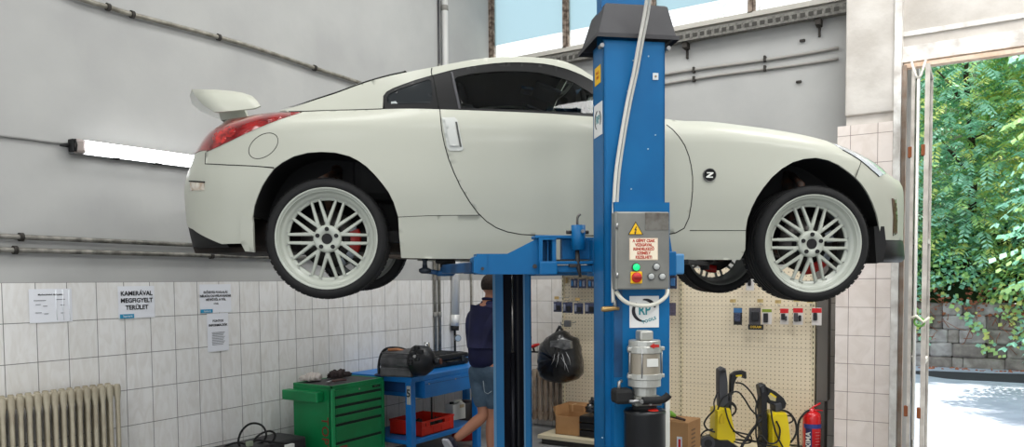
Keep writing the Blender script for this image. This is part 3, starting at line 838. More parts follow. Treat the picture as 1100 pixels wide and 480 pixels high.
for i in range(4):
    w = empty('window_%d' % (i+1), (0, 0, 0)); w['kind'] = 'structure'
    a, b = xsn[i], xsn[i+1]
    mb = MB().use(wfr)
    for x in ((a, b) if i == 3 else (a,)):
        mb.bx((x-.035, YB+.02, WS), (x+.012, YB+.10, 5.75)); mb.bx((x+.016, YB+.03, WS), (x+.035, YB+.09, 5.75))
    mb.build('window_frame', None, w)
    mb = MB().use(mat('ledge_paint', (176, 172, 164), rough=.85)); mb.bx((a, YB+.02, WS-.02), (b, YB+.10, WS+.03)); mb.build('window_sill', None, w)
    mb = MB().use(pane_m); mb.bx((a+.03, YB+.06, WS+.22), (b-.03, YB+.066, 5.75)); mb.build('pane', None, w)
    mb = MB().use(pane_w); mb.bx((a+.03, YB+.055, WS+.03), (b-.03, YB+.061, WS+.22)); mb.build('lower_pane', None, w)
# ledge and cable tray under the window
mb = MB().use(mat('ledge_paint', (176, 172, 164), rough=.85, c2=(150, 146, 140), vscale=9, bump=.4, bscale=20)); mb.bx((XW, YB-.10, WS-.06), (-1.1, YB+.0, WS-.02)); mb.bx((XW, YB-.06, WS-.17), (-1.1, YB, WS-.06)); struct(mb.build('trim_3'))
mb = MB().use(mat('tray_metal', (120, 118, 112), rough=.7, c2=(86, 84, 80), vscale=40)); mb.bx((-4.5, YB-.125, WS-.19), (-1.12, YB-.05, WS-.17)); mb.bx((-4.5, YB-.13, WS-.19), (-1.12, YB-.12, WS-.10))
mb.use(mat('tray_dark', (60, 58, 54), rough=.8))
k = -4.4
while k < -1.2: mb.bx((k, YB-.134, WS-.165), (k+.045, YB-.129, WS-.125)); k += .075
tag(mb.build('cable_tray'), 'grey perforated metal cable tray under the strip window ledge', 'cable tray')
for x in (-2.72, -1.42):
    mb = MB().use(mat('bracket_dark', (50, 46, 42), rough=.8)); mb.bx((x, YB-.11, WS-.25), (x+.05, YB, WS-.19)); mb.bx((x+.015, YB-.03, WS-.34), (x+.035, YB, WS-.19))
    tag(mb.build('tray_bracket'), 'small dark tray bracket on the wall, ' + ('nearer the blue lift column' if x < -2 else 'nearer the plaster pier'), 'bracket', 'brackets under the cable tray')
# two conduits on the back wall
for zz, r_, lb in ((3.895, .016, 'upper of the two painted conduits on the wall right of the lift column'), (3.80, .014, 'lower of the two painted conduits on the wall right of the lift column')):
    c_ = empty('wall_conduit', (-3, YB, zz)); tag(c_, lb, 'conduit', 'painted conduits on the window wall')
    off = Vector((3, -YB, -zz))
    pts = [Vector((x, YB-.02, zz+.008*math.sin(x*3+zz*9)))+off for x in [-3.6+.125*i for i in range(20)]]
    MB().use(mat('conduit_paint', (150, 147, 142), rough=.7)).tube(pts, r_, 8).build('tube', None, c_)
    for x in (-2.62, -1.9):
        m2 = MB().use(mat('clamp_dark', (48, 44, 40), rough=.7)); m2.lathe([(r_+.012, -.012), (r_+.012, .012), (r_, .012), (r_, -.012), (r_+.012, -.012)], Vector((x, YB-.02, zz))+off, (1, 0, 0), 14); m2.bx(tuple(Vector((x-.01, YB-.05, zz-.022))+off), tuple(Vector((x+.01, YB, zz+.03))+off)); m2.build('clamp', None, c_)
for x, z in ((-1.55, 4.02), (-1.58, 3.63)):
    tag(MB().use(mat('bracket_dark')).box((x, YB-.015, z), (.05, .03, .02), .004).build('wall_plug'), 'dark plug stub in the wall left of the pier, ' + ('upper one' if z > 3.8 else 'lower one'), 'plug', 'plugs in the window wall')

# ---- left wall pipes
def lw(px, py, e=.03): return hitw(px, py, 0, XW+e)
galv = mat('galvanised', (150, 146, 136), rough=.5, metal=.35, c2=(112, 108, 98), vscale=14)
galvd = mat('galvanised_dark', (140, 137, 130), rough=.5, metal=.4, c2=(88, 86, 80), vscale=14)
def clamp(mb, p, d, r, wall=Vector((-1, 0, 0)), w=.012):
    d = Vector(d).normalized(); p = Vector(p)
    mb.lathe([(r+.008, -w), (r+.008, w), (r-.001, w), (r-.001, -w), (r+.008, -w)], p, d, 14)
    mb.tube([p+wall*r, p+wall*(r+.010)], .006, 6)
pts = [lw(*p) for p in ((60, -14), (84, -2), (116, 7.5), (142, 15.5), (235, 40), (282, 54), (338, 73), (381, 87), (430, 104))]
root = empty('conduit_pipe', pts[0]); o_ = pts[0]; tag(root, 'slanting grey conduit high on the left wall above the car', 'conduit')
MB().use(galv).tube([p-o_ for p in catmull(pts, 5)], .017, 10).build('tube', None, root)
for i in (2, 3, 4, 6):
    m2 = MB().use(mat('clamp_dark')); clamp(m2, pts[i]-o_, pts[i+1]-pts[i-1], .018); m2.build('clamp', None, root)
for y0, ya, y1, yb, r_, lb in ((253.5, 0, 263, 206, .0165, 'upper'), (268, 0, 276.5, 300, .0165, 'lower')):
    a = lw(0, y0); b = lw(yb, y1); d = b-a; a = a-d.normalized()*1.2; b = b+d.normalized()*(1.5 if lb == 'upper' else 1.5)
    z_ = b.z
    root = empty('wall_pipe', a); tag(root, lb+' of the two grey pipes along the left wall above the tiles', 'pipe', 'pipes above the left wall tiles')
    MB().use(galvd).tube([Vector((0, 0, 0)), b-a], r_, 12).build('tube', None, root)
    for px in ((22.5,) if lb == 'upper' else (16, 227)):
        c = a+(b-a)*((lw(px, y0+(y1-y0)*px/yb)-a).length/(b-a).length)
        m2 = MB().use(mat('clamp_dark')); clamp(m2, c-a, b-a, r_+.003); m2.build('clamp', None, root)
# vertical pipes at the far end of the left wall
def vpipe(px0, py0, z0, z1, r_, e, m, lb, nm='vertical_pipe', joints=()):
    p = hitw(px0, py0, 0, XW+e); root = empty(nm, (p.x, p.y, z0)); tag(root, lb, 'pipe')
    MB().use(m).cyl((0, 0, 0), (0, 0, z1-z0), r_, seg=16).build('tube', None, root)
    for z in joints:
        MB().use(mat('joint_grey', (128, 126, 120), rough=.5)).lathe([(r_, -.03), (r_+.006, -.025), (r_+.006, .025), (r_, .03)], (0, 0, z-z0), (0, 0, 1), 16).build('joint', None, root)
    return root
pvc = mat('pvc_grey', (190, 189, 186), rough=.45)
vpipe(478, 40, 1.9, CEIL, .036, .05, pvc, 'thick pale plastic pipe going up the wall left of the window', joints=(4.75, 3.2))
vpipe(471.5, 40, 1.9, CEIL, .010, .02, mat('dark_cable', (60, 60, 62), rough=.6), 'thin dark pipe beside the thick pale plastic pipe', joints=(4.1,))
vpipe(467.5, 340, .9, 3.2, .017, .03, galv, 'grey steel pipe running down the tiles behind the black case, left of a pair', joints=(1.35,))
vpipe(472.3, 340, .9, 3.2, .017, .03, galv, 'grey steel pipe running down the tiles behind the black case, right of a pair', joints=(1.35,))
vpipe(506.5, 330, .0, 3.2, .014, .025, galv, 'thin grey pipe on the tiles just left of the man')
# silver duct with a pressure gauge
a = lw(491.5, 280, .06); b = lw(489, 338, .06); c = lw(488.5, 350, .06)
root = empty('air_filter_pipe', a); tag(root, 'silver insulated air pipe ending in a round pressure gauge on the tiles', 'pipe')
foil = mat('foil_wrap', (206, 206, 204), rough=.35, metal=.15, bump=.5, bscale=20)
MB().use(foil).tube([Vector((0, 0, .6)), b-a], .047, 16).build('wrapped_tube', None, root)
MB().use(foil).tube([b-a, c-a], .050, 16).build('end_sleeve', None, root)
MB().use(blkm).tube([c-a, c-a-Vector((0, 0, .05))], .048, 16).tube([c-a, c-a-Vector((0, 0, .34))], .013, 8).build('valve', None, root)
g_ = lw(490.8, 363, .10)
m2 = MB().use(mat('gauge_rim', (70, 72, 74), rough=.4, metal=.6)).cyl(g_-a, g_-a+Vector((.03, -.02, 0)), .038, seg=24); m2.use(mat('gauge_face', (150, 165, 178), rough=.3)).cyl(g_-a+Vector((.03, -.02, 0)), g_-a+Vector((.032, -.0215, 0)), .033, seg=24); m2.build('gauge', None, root)
# thin cable to the lamp
pts = [lw(x, y, .012) for x, y in ((-20, 143.5), (0, 146), (30, 149.5), (52, 152.6), (60, 153.4), (76, 155))]
tag(MB().use(mat('cable_grey', (120, 120, 118), rough=.6)).tube(pts, .007, 8).build('lamp_cable'), 'thin grey cable running along the left wall to the tube lamp', 'cable')
# ---- fluorescent lamp
y0 = lw(75, 156).y; L0 = 1.32; zl_ = 2.65
lamp = empty('tube_lamp', (XW, y0, zl_)); tag(lamp, 'lit fluorescent tube lamp on the left wall behind the car tail', 'lamp')
p2 = lw(203, 173.5); sl = (p2.z-lw(78, 157.2).z)/(p2.y-lw(78, 157.2).y); lamp.location.z = lw(76, 157).z; lamp.rotation_euler = (math.atan(sl), 0, 0)
MB().use(mat('lamp_body', (120, 120, 120), rough=.6)).box((.030, L0/2, 0), (.06, L0, .10), .01).build('housing', None, lamp)
diff = mat('lamp_diffuser', (255, 255, 255), rough=.3, emit=(250, 252, 255), es=3.0)
prof = [Vector((.06+.045*math.sin(t), 0, .047*math.cos(t))) for t in [PI*k/8 for k in range(9)]]
m2 = MB().use(diff); m2.grid([[p+Vector((0, y, 0)) for p in prof] for y in (.075, L0-.075)]); m2.build('diffuser', None, lamp)
for y in (0, L0-.07):
    m2 = MB().use(mat('clear_end', (148, 138, 134), rough=.35)); m2.box((.055, y+.037, 0), (.085, .075, .096), .02); m2.build('end_cap', None, lamp)
m2 = MB().use(blkm); m2.box((.06, -.005, 0), (.06, .02, .085), .008); m2.tube([(.09, .004, -.04), (.105, .004, 0), (.09, .004, .04)], .006, 6); m2.tube([(.05, -.02, 0), (.04, -.07, -.004)], [.016, .006], 8); m2.build('end_clip', None, lamp)
for y in (.3, .62, 1.0):
    MB().use(blkm).box((.05, y, -.050), (.04, .05, .012), .002).build('clip', None, lamp)

# ---- notices on the tiles
paper = mat('paper', (222, 224, 230), rough=.5); ink = mat('ink', (30, 30, 36), rough=.6); bluel = mat('blue_label', (40, 140, 180), rough=.5)
EY, EZ = Vector((0, 1, 0)), Vector((0, 0, 1))
def notice(px, label, lines, band=None, m=paper):
    a = hitw(px[0], px[1], 0, XW+.014); b = hitw(px[2], px[3], 0, XW+.014)
    o = empty('wall_notice', (XW+.0125, a.y, b.z)); tag(o, label, 'notice'); W, H = b.y-a.y, a.z-b.z
    rows = [[Vector((.0012+.0025*abs(math.sin(3.1*i/6)), W*i/6, H*j/4)) for i in range(7)] for j in range(5)]
    mb = MB().use(m).grid(rows); mb.build('sheet', None, o)
    for (t, fx, fy, sz, bo) in lines:
        text('lettering', t, H*sz, fm((.005, W*fx, H*fy), EY, EZ), ink, o, 'CENTER', .0003, H*sz*bo)
    if band: 
        MB().use(bluel).box((.0055, W*band[0], H*band[1]), (.001, W*band[2], H*band[3]), .0004).build('blue_label', None, o)
        text('label_lettering', 'kamera', H*band[3]*.8, fm((.0066, W*(band[0]+.02), H*band[1]), EY, EZ), paper, o, 'CENTER', .0002)
    return o, W, H
def lwz(px, py): return px, py
n1, W, H = notice((30.5, 310.5, 78, 345), 'crinkled white sheet in a plastic sleeve above the radiator', [('Munkavédelmi tájékoztató', .5, .83, .07, .02)])
for fx, fy, w_ in ((.24, .66, .28), (.2, .54, .12), (.36, .49, .10), (.2, .30, .14), (.38, .26, .1), (.72, .68, .22), (.76, .51, .1), (.76, .27, .08)):
    MB().use(mat('ink_grey', (110, 112, 118), rough=.6)).box((.0052, W*fx, H*fy), (.0004, W*w_, H*.018)).build('text_line', None, n1)
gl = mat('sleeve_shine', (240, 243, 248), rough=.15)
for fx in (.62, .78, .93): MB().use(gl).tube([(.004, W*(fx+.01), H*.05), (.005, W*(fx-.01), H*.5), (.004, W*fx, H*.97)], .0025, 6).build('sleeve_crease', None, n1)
notice((126.3, 307.5, 166.5, 340.5), 'white camera surveillance notice in bold letters, leftmost with a blue label', [('KAMERÁVAL', .5, .77, .19, .03), ('MEGFIGYELT', .5, .55, .19, .03), ('TERÜLET', .5, .33, .19, .03)], (.22, .07, .38, .13))
notice((214, 305.5, 248.5, 335), 'white notice with four short lines and a blue label, above a portrait sheet', [('ELŐZETES FOGLALÁS', .5, .72, .105, .03), ('NÉLKÜLI ÜGYFÉLFOGADÁS', .5, .59, .105, .03), ('HÉTFŐTŐL 8-TÓL', .5, .46, .105, .03), ('17-IG', .5, .32, .09, .02)], (.2, .07, .38, .12))
n4, W, H = notice((222.2, 337.0, 246, 376), 'portrait sheet of important information hanging below the small blue-labelled notice', [('FONTOS', .5, .80, .085, .03), ('INFORMÁCIÓK', .5, .69, .085, .03)])
for k in range(9): MB().use(mat('ink_grey')).box((.0052, W*(.5-.02*(k % 3)), H*(.50-.04*k)), (.0004, W*(.62-.05*(k % 3)), H*.012)).build('text_line', None, n4)

# ---- radiators
radm = mat('radiator_cream', (178, 170, 150), rough=.45, c2=(160, 150, 130), vscale=10)
def radiator(name, label, origin, ang, n, pitch, z0, z1, depth, m):
    root = empty(name, origin, ang); tag(root, label, 'radiator', None)
    for k in range(n):
        x = k*pitch; mb = MB().use(m)
        for yy in (-depth*.38, depth*.38):
            rows = []
            for i, z in enumerate([z0, z0+.02, z0+.06, z0+.12, z1-.12, z1-.06, z1-.02, z1]):
                w_ = pitch*(.30 if i in (0, 7) else .46 if i in (1, 6, 2, 5) else .27); d_ = depth*.12
                rows.append([Vector((x+w_*math.cos(t), yy+d_*math.sin(t), z)) for t in [2*PI*q/10 for q in range(10)]])
            mb.grid(rows, True, True)
        mb.box((x, 0, z1-.045), (pitch*.94, depth*.95, .075), .018, smooth=True); mb.box((x, 0, z0+.045), (pitch*.94, depth*.95, .075), .018, smooth=True)
        mb.build('section', None, root)
    MB().use(m).cyl((-pitch*.6, 0, z1-.05), (n*pitch-.4*pitch, 0, z1-.05), .018).cyl((-pitch*.6, 0, z0+.05), (n*pitch-.4*pitch, 0, z0+.05), .018).build('end_plug', None, root)
    return root
re_ = hitw(121.5, 412, 0, XW+.14)
nsec = 26
radiator('column_radiator', 'cream cast column radiator under the sheets on the left wall', (XW+.13, re_.y-(nsec-1)*.052, 0), PI/2, nsec, .052, .12, re_.z+.0, .15, radm)
ra = hitw(575, 396, 1, YB-.12); rb2 = hitw(612, 396, 1, YB-.12)
radiator('column_radiator', 'narrow dirty radiator on the back wall behind the hanging black bag', (ra.x, YB-.10, 0), 0, 6, .075, .08, ra.z, .12, mat('radiator_dirty', (168, 152, 134), rough=.6, c2=(132, 112, 96), vscale=8))
# red lever valve next to the man
v0 = hitw(574, 372, 1, YB-.16)
vv = empty('lever_valve', v0); tag(vv, 'red lever valve on a thin pipe beside the far lift column', 'valve')
MB().use(mat('lever_red', (190, 40, 34), rough=.4)).tube([(-.06, 0, -.015), (-.02, 0, .0), (.04, 0, .022), (.065, 0, .03)], [.012, .022, .018, .012], 8).build('lever', None, vv)
MB().use(mat('clamp_dark')).tube([(-.1, .05, -.07), (.34, .05, -.07)], .010, 8).tube([(-.02, .04, -.07), (-.02, 0, 0)], .012, 8).tube([(.30, .05, -.07), (.30, .152, -.07)], .012, 8).build('pipe', None, vv)
# gate leaves folded back in the opening
galum = mat('gate_metal', (214, 208, 200), rough=.5, metal=.1, c2=(164, 156, 148), vscale=5)
gr = mat('gate_rust', (140, 118, 104), rough=.8, c2=(120, 78, 54), vscale=10)
def leaf(X, ya, yb, label, m1, m2_, w=.035):
    g = empty('gate_leaf', (X, ya, 0)); tag(g, label, 'gate', 'folded gate leaves in the gateway'); D = yb-ya
    MB().use(m1).bx((-w/2, 0, .05), (w/2, .045, 3.44)).build('stile', None, g); MB().use(m2_).bx((-w/2, D-.045, .05), (w/2, D, 3.44)).build('stile', None, g)
    for z in (.05, 1.0, 2.0, 3.40): MB().use(m1).bx((-w/2+.003, .045, z), (w/2-.003, D-.045, z+.04)).build('rail', None, g)
    MB().use(glass_mat('gate_glass', (215, 222, 220))).bx((-.003, .045, .09), (.003, D-.045, 3.40)).build('pane', None, g)
    for z in (.6, 2.75): MB().use(mat('rust', (134, 78, 48), rough=.9)).box((-w*.7, .02, z), (.03, .05, .09), .006).build('hinge', None, g)
    return g
leaf(-.535, 7.20, 7.60, 'narrow folded gate leaf next to the rusty door post', galum, galum, .026)
leaf(-.43, 7.14, 7.60, 'folded gate leaf standing nearest the open gateway', galum, galum, .034)
mb = MB().use(mat('white_rod', (226, 222, 214), rough=.4))
for s_ in (-1, 1): mb.tube([(s_*.05, 0, .14), (s_*.02, 0, .03), (0, 0, 0)], .009, 8)
mb.tube([(0, 0, 0), (0, 0, -2.9)], .009, 8)
bo = mb.build('gate_bolt'); bo.location = (-.488, 7.03, 3.30); tag(bo, 'white forked gate bolt rod between the two folded leaves', 'bolt')
gt = empty('tied_tape', (-.45, 6.985, 1.38)); tag(gt, 'green and white tape knotted around the gate leaves', 'tape')
MB().use(mat('tape_green', (110, 170, 70), rough=.6)).lathe([(.035, -.012), (.045, 0), (.035, .012), (.028, 0), (.035, -.012)], (0, 0, -.02), (.2, 1, .3), 16).build('loop', None, gt)
MB().use(mat('tape_white', (225, 222, 205), rough=.6)).tube([(-.06, 0, .01), (-.02, -.02, .03), (.03, -.02, -.02), (.07, 0, .02)], .012, 6).build('knot', None, gt)
# ================================================================== LIFT
blue = mat('lift_blue', (6, 98, 152), rough=.42, c2=(4, 88, 140), vscale=3, spec=.35)
blued = mat('lift_blue_worn', (24, 78, 124), rough=.5, c2=(14, 50, 84), vscale=5)
bluef = mat('lift_blue_fresh', (10, 116, 176), rough=.4)
THL = R(9.5)
Ll = R0*math.cos(THL)+F0*math.sin(THL); Vl = -R0*math.sin(THL)+F0*math.cos(THL)
pn = at(681.5, 300, 3.55); LF = Frame(Vector((pn.x, pn.y, 0)), Ll, Vl, Vector((0, 0, 1)))
near = empty('lift_column', M=LF.m); tag(near, 'blue lift column nearest the camera with grey control box and pump', 'lift')
def lp(px, py, y=0): return LF.hit(px, py, 1, y)
xl, xr_ = lp(649, 300).x, lp(714, 300).x; D = .17
ztop = lp(680, 44).z
mb = MB().use(blue)
mb.bx((xl, 0, 0), (xr_, .012, ztop)); mb.bx((xl, .0, 0), (xl+.01, D, ztop)); mb.bx((xr_-.01, .0, 0), (xr_, D, ztop))
mb.bx((xl, D-.01, 0), (xl+.085, D, ztop)); mb.bx((xr_-.085, D-.01, 0), (xr_, D, ztop)); mb.bx((xl-.0, .01, ztop-.01), (xr_, D, ztop))
mb.build('column', None, near)
MB().use(blue).box(((xl+xr_)/2, D/2, .02), (.5, .4, .04), .005).build('base_plate', None, near)
# column extension above the cap
ex0, ex1 = lp(645, 2, .08).x, lp(691, 2, .08).x
MB().use(blue).bx((ex0, .06, ztop-.1), (ex1, .14, 3.6)).build('extension', None, near)
MB().use(blue).bx((ex0-.02, .04, 3.6), (ex1+.02, .16, 3.66)).build('extension_cap', None, near)
# black cap: truncated pyramid
cb = MB().use(mat('cap_grey', (58, 57, 60), rough=.55, c2=(48, 47, 50), vscale=5))
q = [lp(641, 38, -.02), lp(729.5, 42.5, -.02)]
bx0, bx1 = q[0].x, q[1].x; zb0 = lp(680, 41, -.02).z; zb1 = lp(680, 36.5, -.02).z; zt0 = lp(680, 4, .0).z
tx0, tx1 = lp(650, 4, .02).x, lp(717, 4, .02).x
dd = .30
rows = []
for (x0_, x1_, y0_, y1_, z) in ((bx0, bx1, -.025, dd, zb0), (bx0, bx1, -.025, dd, zb1), (bx0+.012, bx1-.012, -.012, dd-.012, zb1+.004), (tx0, tx1, .02, dd-.06, zt0), (tx0+.01, tx1-.01, .03, dd-.07, zt0+.008)):
    rows.append([Vector((x0_, y0_, z)), Vector((x1_, y0_, z)), Vector((x1_, y1_, z)), Vector((x0_, y1_, z))])
cb.grid(rows, False, True); b = len(cb.v)-4; cb.face([b, b+1, b+2, b+3]); cb.build('top_cover', None, near)
mb = MB().use(steel)
for x in (xl-.012, xr_+.012):
    MB().use(steel).cyl((x, .02, ztop-.03), (x, -.02, ztop-.03), .01, seg=8).build('bolt', None, near)
for px, py in ((696.5, 60.5), (680, 65), (674, 98), (704, 145), (678, 203), (696, 160), (647, 470)):
    p = lp(px, py); MB().use(mat('rivet', (150, 175, 190), rough=.4)).cyl((p.x, .002, p.z), (p.x, -.003, p.z), .0035, seg=8).build('rivet', None, near)
p = lp(704, 82.3); s = MB().use(mat('sticker_grey', (198, 204, 206), rough=.5)); s.box((p.x, -.002, p.z), (.027, .004, .031), .001); s.use(mat('sticker_dot', (140, 120, 90))).cyl((p.x, -.004, p.z), (p.x, -.006, p.z), .005, seg=12); s.build('switch_plate', None, near)
# stickers on the left cheek of the column
EYl = Vector((0, 1, 0)); 
ya = .03; yb_ = .155
def side(px, py): return LF.hit(px, py, 0, xl)
a = side(642, 72); b = side(642, 91)
MB().use(mat('warn_yellow', (226, 178, 20), rough=.5)).bx((xl-.002, .045, b.z), (xl, .135, a.z)).build('warning_sticker', None, near)
text('warning_lettering', 'MAX\n3000', .022, fm((xl-.0025, .09, (a.z+b.z)/2), (0, -1, 0), (0, 0, 1)), mat('red_print', (170, 50, 30)), near, 'CENTER', .0003)
a = side(642, 112); b = side(642, 147)
MB().use(mat('sticker_white', (222, 222, 220), rough=.5)).bx((xl-.002, .02, b.z), (xl, .15, a.z)).build('maker_sticker', None, near)
def swoosh(M, r_, w_, m, par, name='maker_mark', a0=100, a1=250, b0=-40, b1=60):
    mb = MB().use(m)
    for (s0, s1) in ((a0, a1), (b0, b1)):
        n = 16; rows = []
        for i in range(n+1):
            t = R(s0+(s1-s0)*i/n); k = math.sin(PI*min(1, max(0, (i+.2)/n*.9+.1))); ww = w_*(.35+.65*k)
            rows.append([Vector((math.cos(t)*(r_-ww/2), math.sin(t)*(r_-ww/2)*.95, 0)), Vector((math.cos(t)*(r_+ww/2), math.sin(t)*(r_+ww/2)*.95, 0))])
        mb.grid([[M @ p for p in r__] for r__ in rows], False)
    mb.build(name, None, par)
Ms = fm((xl-.003, .085, (a.z+b.z)/2), (0, -1, 0), (0, 0, 1))
teal = mat('teal_print', (30, 130, 140), rough=.5)
swoosh(Ms, .045, .014, ink, near)
text('maker_lettering', 'RP', .05, Ms, teal, near, 'CENTER', .0003, .001)
# front sign under the control box
a = lp(676.5, 318, -.06); b = lp(708, 351.5, -.06)
# lower protruding box section
z_lo = 0.0; z_hi = lp(680, 312, -.05).z; hx0 = lp(660, 330, -.05).x
MB().use(blue).bx((hx0, -.055, .0), (xr_+.002, 0, z_hi+.4)).build('pump_bracket', None, near)
MB().use(blued).bx((hx0-.004, -.058, lp(660, 405, -.05).z), (hx0+.035, -.054, z_hi)).build('edge_strip', None, near)
sg = (a+b)/2
MB().use(mat('sticker_white')).bx((a.x, -.058, b.z), (b.x, -.055, a.z)).build('maker_sign', None, near)
Mf = fm((sg.x, -.0595, sg.z+.006), (1, 0, 0), (0, 0, 1))
swoosh(Mf, .052, .016, ink, near, 'sign_mark', 135, 272, 15, 98)
text('sign_lettering', 'RP', .062, Mf @ Matrix.Rotation(0, 4, 'Z') @ Matrix.Shear('XY', 4, (.25, 0)) if False else Mf, teal, near, 'CENTER', .0003, .0012, .85)
text('sign_lettering', 'TOOLS', .020, Mf @ Matrix.Translation((.022, -.045, 0)) @ Matrix.Rotation(R(18), 4, 'Z'), teal, near, 'CENTER', .0003, .0006, 1, 1.15)
# ---- control box
yc = -.125
a = lp(661.5, 227, yc); b = lp(719.5, 310.5, yc)
cbx = MB().use(mat('box_steel', (138, 138, 132), rough=.38, metal=.35, c2=(120, 120, 116), vscale=4)); cbx.box(((a.x+b.x)/2, (yc-.055)/2, (a.z+b.z)/2), (b.x-a.x, -.055-yc, a.z-b.z), .008)
ctl = cbx.build('control_box', None, near)
MB().use(mat('box_edge', (150, 150, 145), rough=.3, metal=.6)).bx((a.x-.004, yc+.008, b.z), (a.x+.005, yc-.004, a.z)).build('hinge_strip', None, ctl)
def cb_(px, py): return LF.hit(px, py, 1, yc)
# triangle warning
tri = [cb_(674.5, 252.2), cb_(691, 252.2), cb_(682.7, 237.8)]
def poly(pts, y, m, name, par, th=.0015):
    n = len(pts); mb = MB().use(m); mb.v = [(p.x, y, p.z) for p in pts]+[(p.x, y-th, p.z) for p in pts]
    mb.face(range(n)); mb.face([n+i for i in range(n)][::-1])
    for i in range(n): j = (i+1) % n; mb.face((i, j, n+j, n+i))
    return mb.build(name, None, par)
poly(tri, yc, ink, 'warning_triangle_border', ctl)
cen = sum(tri, Vector())/3; poly([cen+(p-cen)*.84 for p in tri], yc-.001, mat('warn_yellow'), 'warning_triangle', ctl)
bolt_ = [(.002, .016), (-.007, .0), (-.001, .001), (-.004, -.011), (-.008, -.008), (-.003, -.02), (.003, -.009), (.0, -.010), (.005, .005), (-.001, .004), (.006, .016)]
poly([cen+Vector((x, 0, z+.001)) for x, z in bolt_], yc-.002, ink, 'warning_bolt', ctl)
a1 = cb_(693, 228.5); b1 = cb_(718.5, 247)
MB().use(mat('type_plate', (92, 84, 78), rough=.4, metal=.4, c2=(120, 118, 112), vscale=20)).bx((a1.x, yc-.002, b1.z), (b1.x, yc, a1.z)).build('type_plate', None, ctl)
a1 = cb_(676, 255.7); b1 = cb_(706.5, 279.3)
MB().use(mat('notice_cream', (226, 214, 192), rough=.5)).bx((a1.x, yc-.002, b1.z), (b1.x, yc, a1.z)).build('notice_plate', None, ctl)
MB().use(mat('notice_border', (190, 120, 90), rough=.6)).bx((a1.x+.002, yc-.0024, b1.z+.002), (b1.x-.002, yc-.002, a1.z-.002)).build('notice_border', None, ctl)
MB().use(mat('notice_cream')).bx((a1.x+.003, yc-.0028, b1.z+.003), (b1.x-.003, yc-.002, a1.z-.003)).build('notice_field', None, ctl)
ls = ['A GÉPET CSAK', 'VIZSGÁVAL', 'RENDELKEZŐ', 'SZEMÉLY', 'KEZELHETI']
for i, t in enumerate(ls):
    text('notice_lettering', t, .0175, fm(((a1.x+b1.x)/2, yc-.0032, a1.z-.0125-.0182*i), (1, 0, 0), (0, 0, 1)), mat('red_print'), ctl, 'CENTER', .0003, .0008, .9)
def knob(px, py, r_, h, m, name, rim=None):
    p = cb_(px, py); mb = MB()
    if rim: mb.use(rim).cyl((p.x, yc, p.z), (p.x, yc-.006, p.z), r_*1.25, seg=24)
    mb.use(m).lathe([(r_, 0), (r_, h*.7), (r_*.8, h), (0, h)], (p.x, yc, p.z), (0, -1, 0), 24); return mb.build(name, None, ctl)
knob(683, 287, .0155, .016, mat('lamp_green', (20, 190, 110), rough=.2, emit=(20, 200, 110), es=.6), 'green_lamp', mat('ring_dark', (50, 60, 56)))
p = cb_(683.3, 298); MB().use(mat('warn_yellow')).box((p.x, yc-.003, p.z), (.054, .006, .054), .004).build('switch_plate', None, ctl)
knob(683.3, 298, .023, .018, mat('switch_red', (190, 34, 26), rough=.4), 'main_switch'); MB().use(mat('switch_red_dark', (140, 20, 16), rough=.4)).box((p.x, yc-.022, p.z), (.038, .01, .012), .003).build('switch_grip', None, ctl)
for px, py in ((704.8, 286.5), (699.2, 297), (711, 297)):
    knob(px, py, .0135, .012, mat('button_grey', (170, 172, 170), rough=.35), 'push_button', mat('ring_chrome', (88, 90, 90), rough=.3, metal=.6))
for z in (cb_(664, 243).z, cb_(664, 296).z): MB().use(steel).cyl((a.x+.004, yc-.004, z-.012), (a.x+.004, yc-.004, z+.012), .006, seg=10).build('hinge', None, ctl)
# ---- cables: pale double conduit slanting down the front, then past the box
cw = mat('conduit_white', (196, 194, 186), rough=.5)
def lpath(pts): return [LF.hit(px, py, 1, y) for px, py, y in pts]
p_ = catmull(lpath([(697.5, -12, -.10), (694, 14, -.07), (688, 45, -.05), (682, 78, -.03), (675, 110, -.02), (668, 150, -.02), (663, 185, -.02), (661, 215, -.025), (660.3, 235, -.03), (660, 270, -.03), (660, 300, -.06), (660, 325, -.075)]), 5)
mb = MB().use(cw); mb.tube([p+Vector((-.006, 0, 0)) for p in p_], .0085, 8); mb.build('cable_conduit', None, near)
mb = MB().use(mat('conduit_grey', (176, 176, 170), rough=.5)); mb.tube([p+Vector((.0095, -.002, 0)) for p in p_[:46]], .0065, 8); mb.build('cable_conduit', None, near)
hp2 = catmull(lpath([(662, 313, -.085), (667, 320, -.10), (675, 325.5, -.10), (688, 328, -.10), (700, 327.5, -.10), (710, 323, -.10), (716, 317, -.09), (717, 311, -.08)]), 6)
MB().use(mat('hose_white', (206, 204, 192), rough=.45)).tube(hp2, .0095, 10).build('power_cable', None, near)
# brass fitting
bp_ = lpath([(646, 332, -.075), (650, 332, -.075), (656, 331.5, -.075), (661, 331, -.075), (665, 331.5, -.075)])
MB().use(mat('brass', (170, 140, 92), rough=.35, metal=.8)).tube(bp_, [.010, .013, .012, .009, .008], 12).build('pipe_fitting', None, near)
MB().use(steel).tube(lpath([(660.5, 322, -.075), (660.5, 331, -.075)]), .008, 10).build('pipe_elbow', None, near)
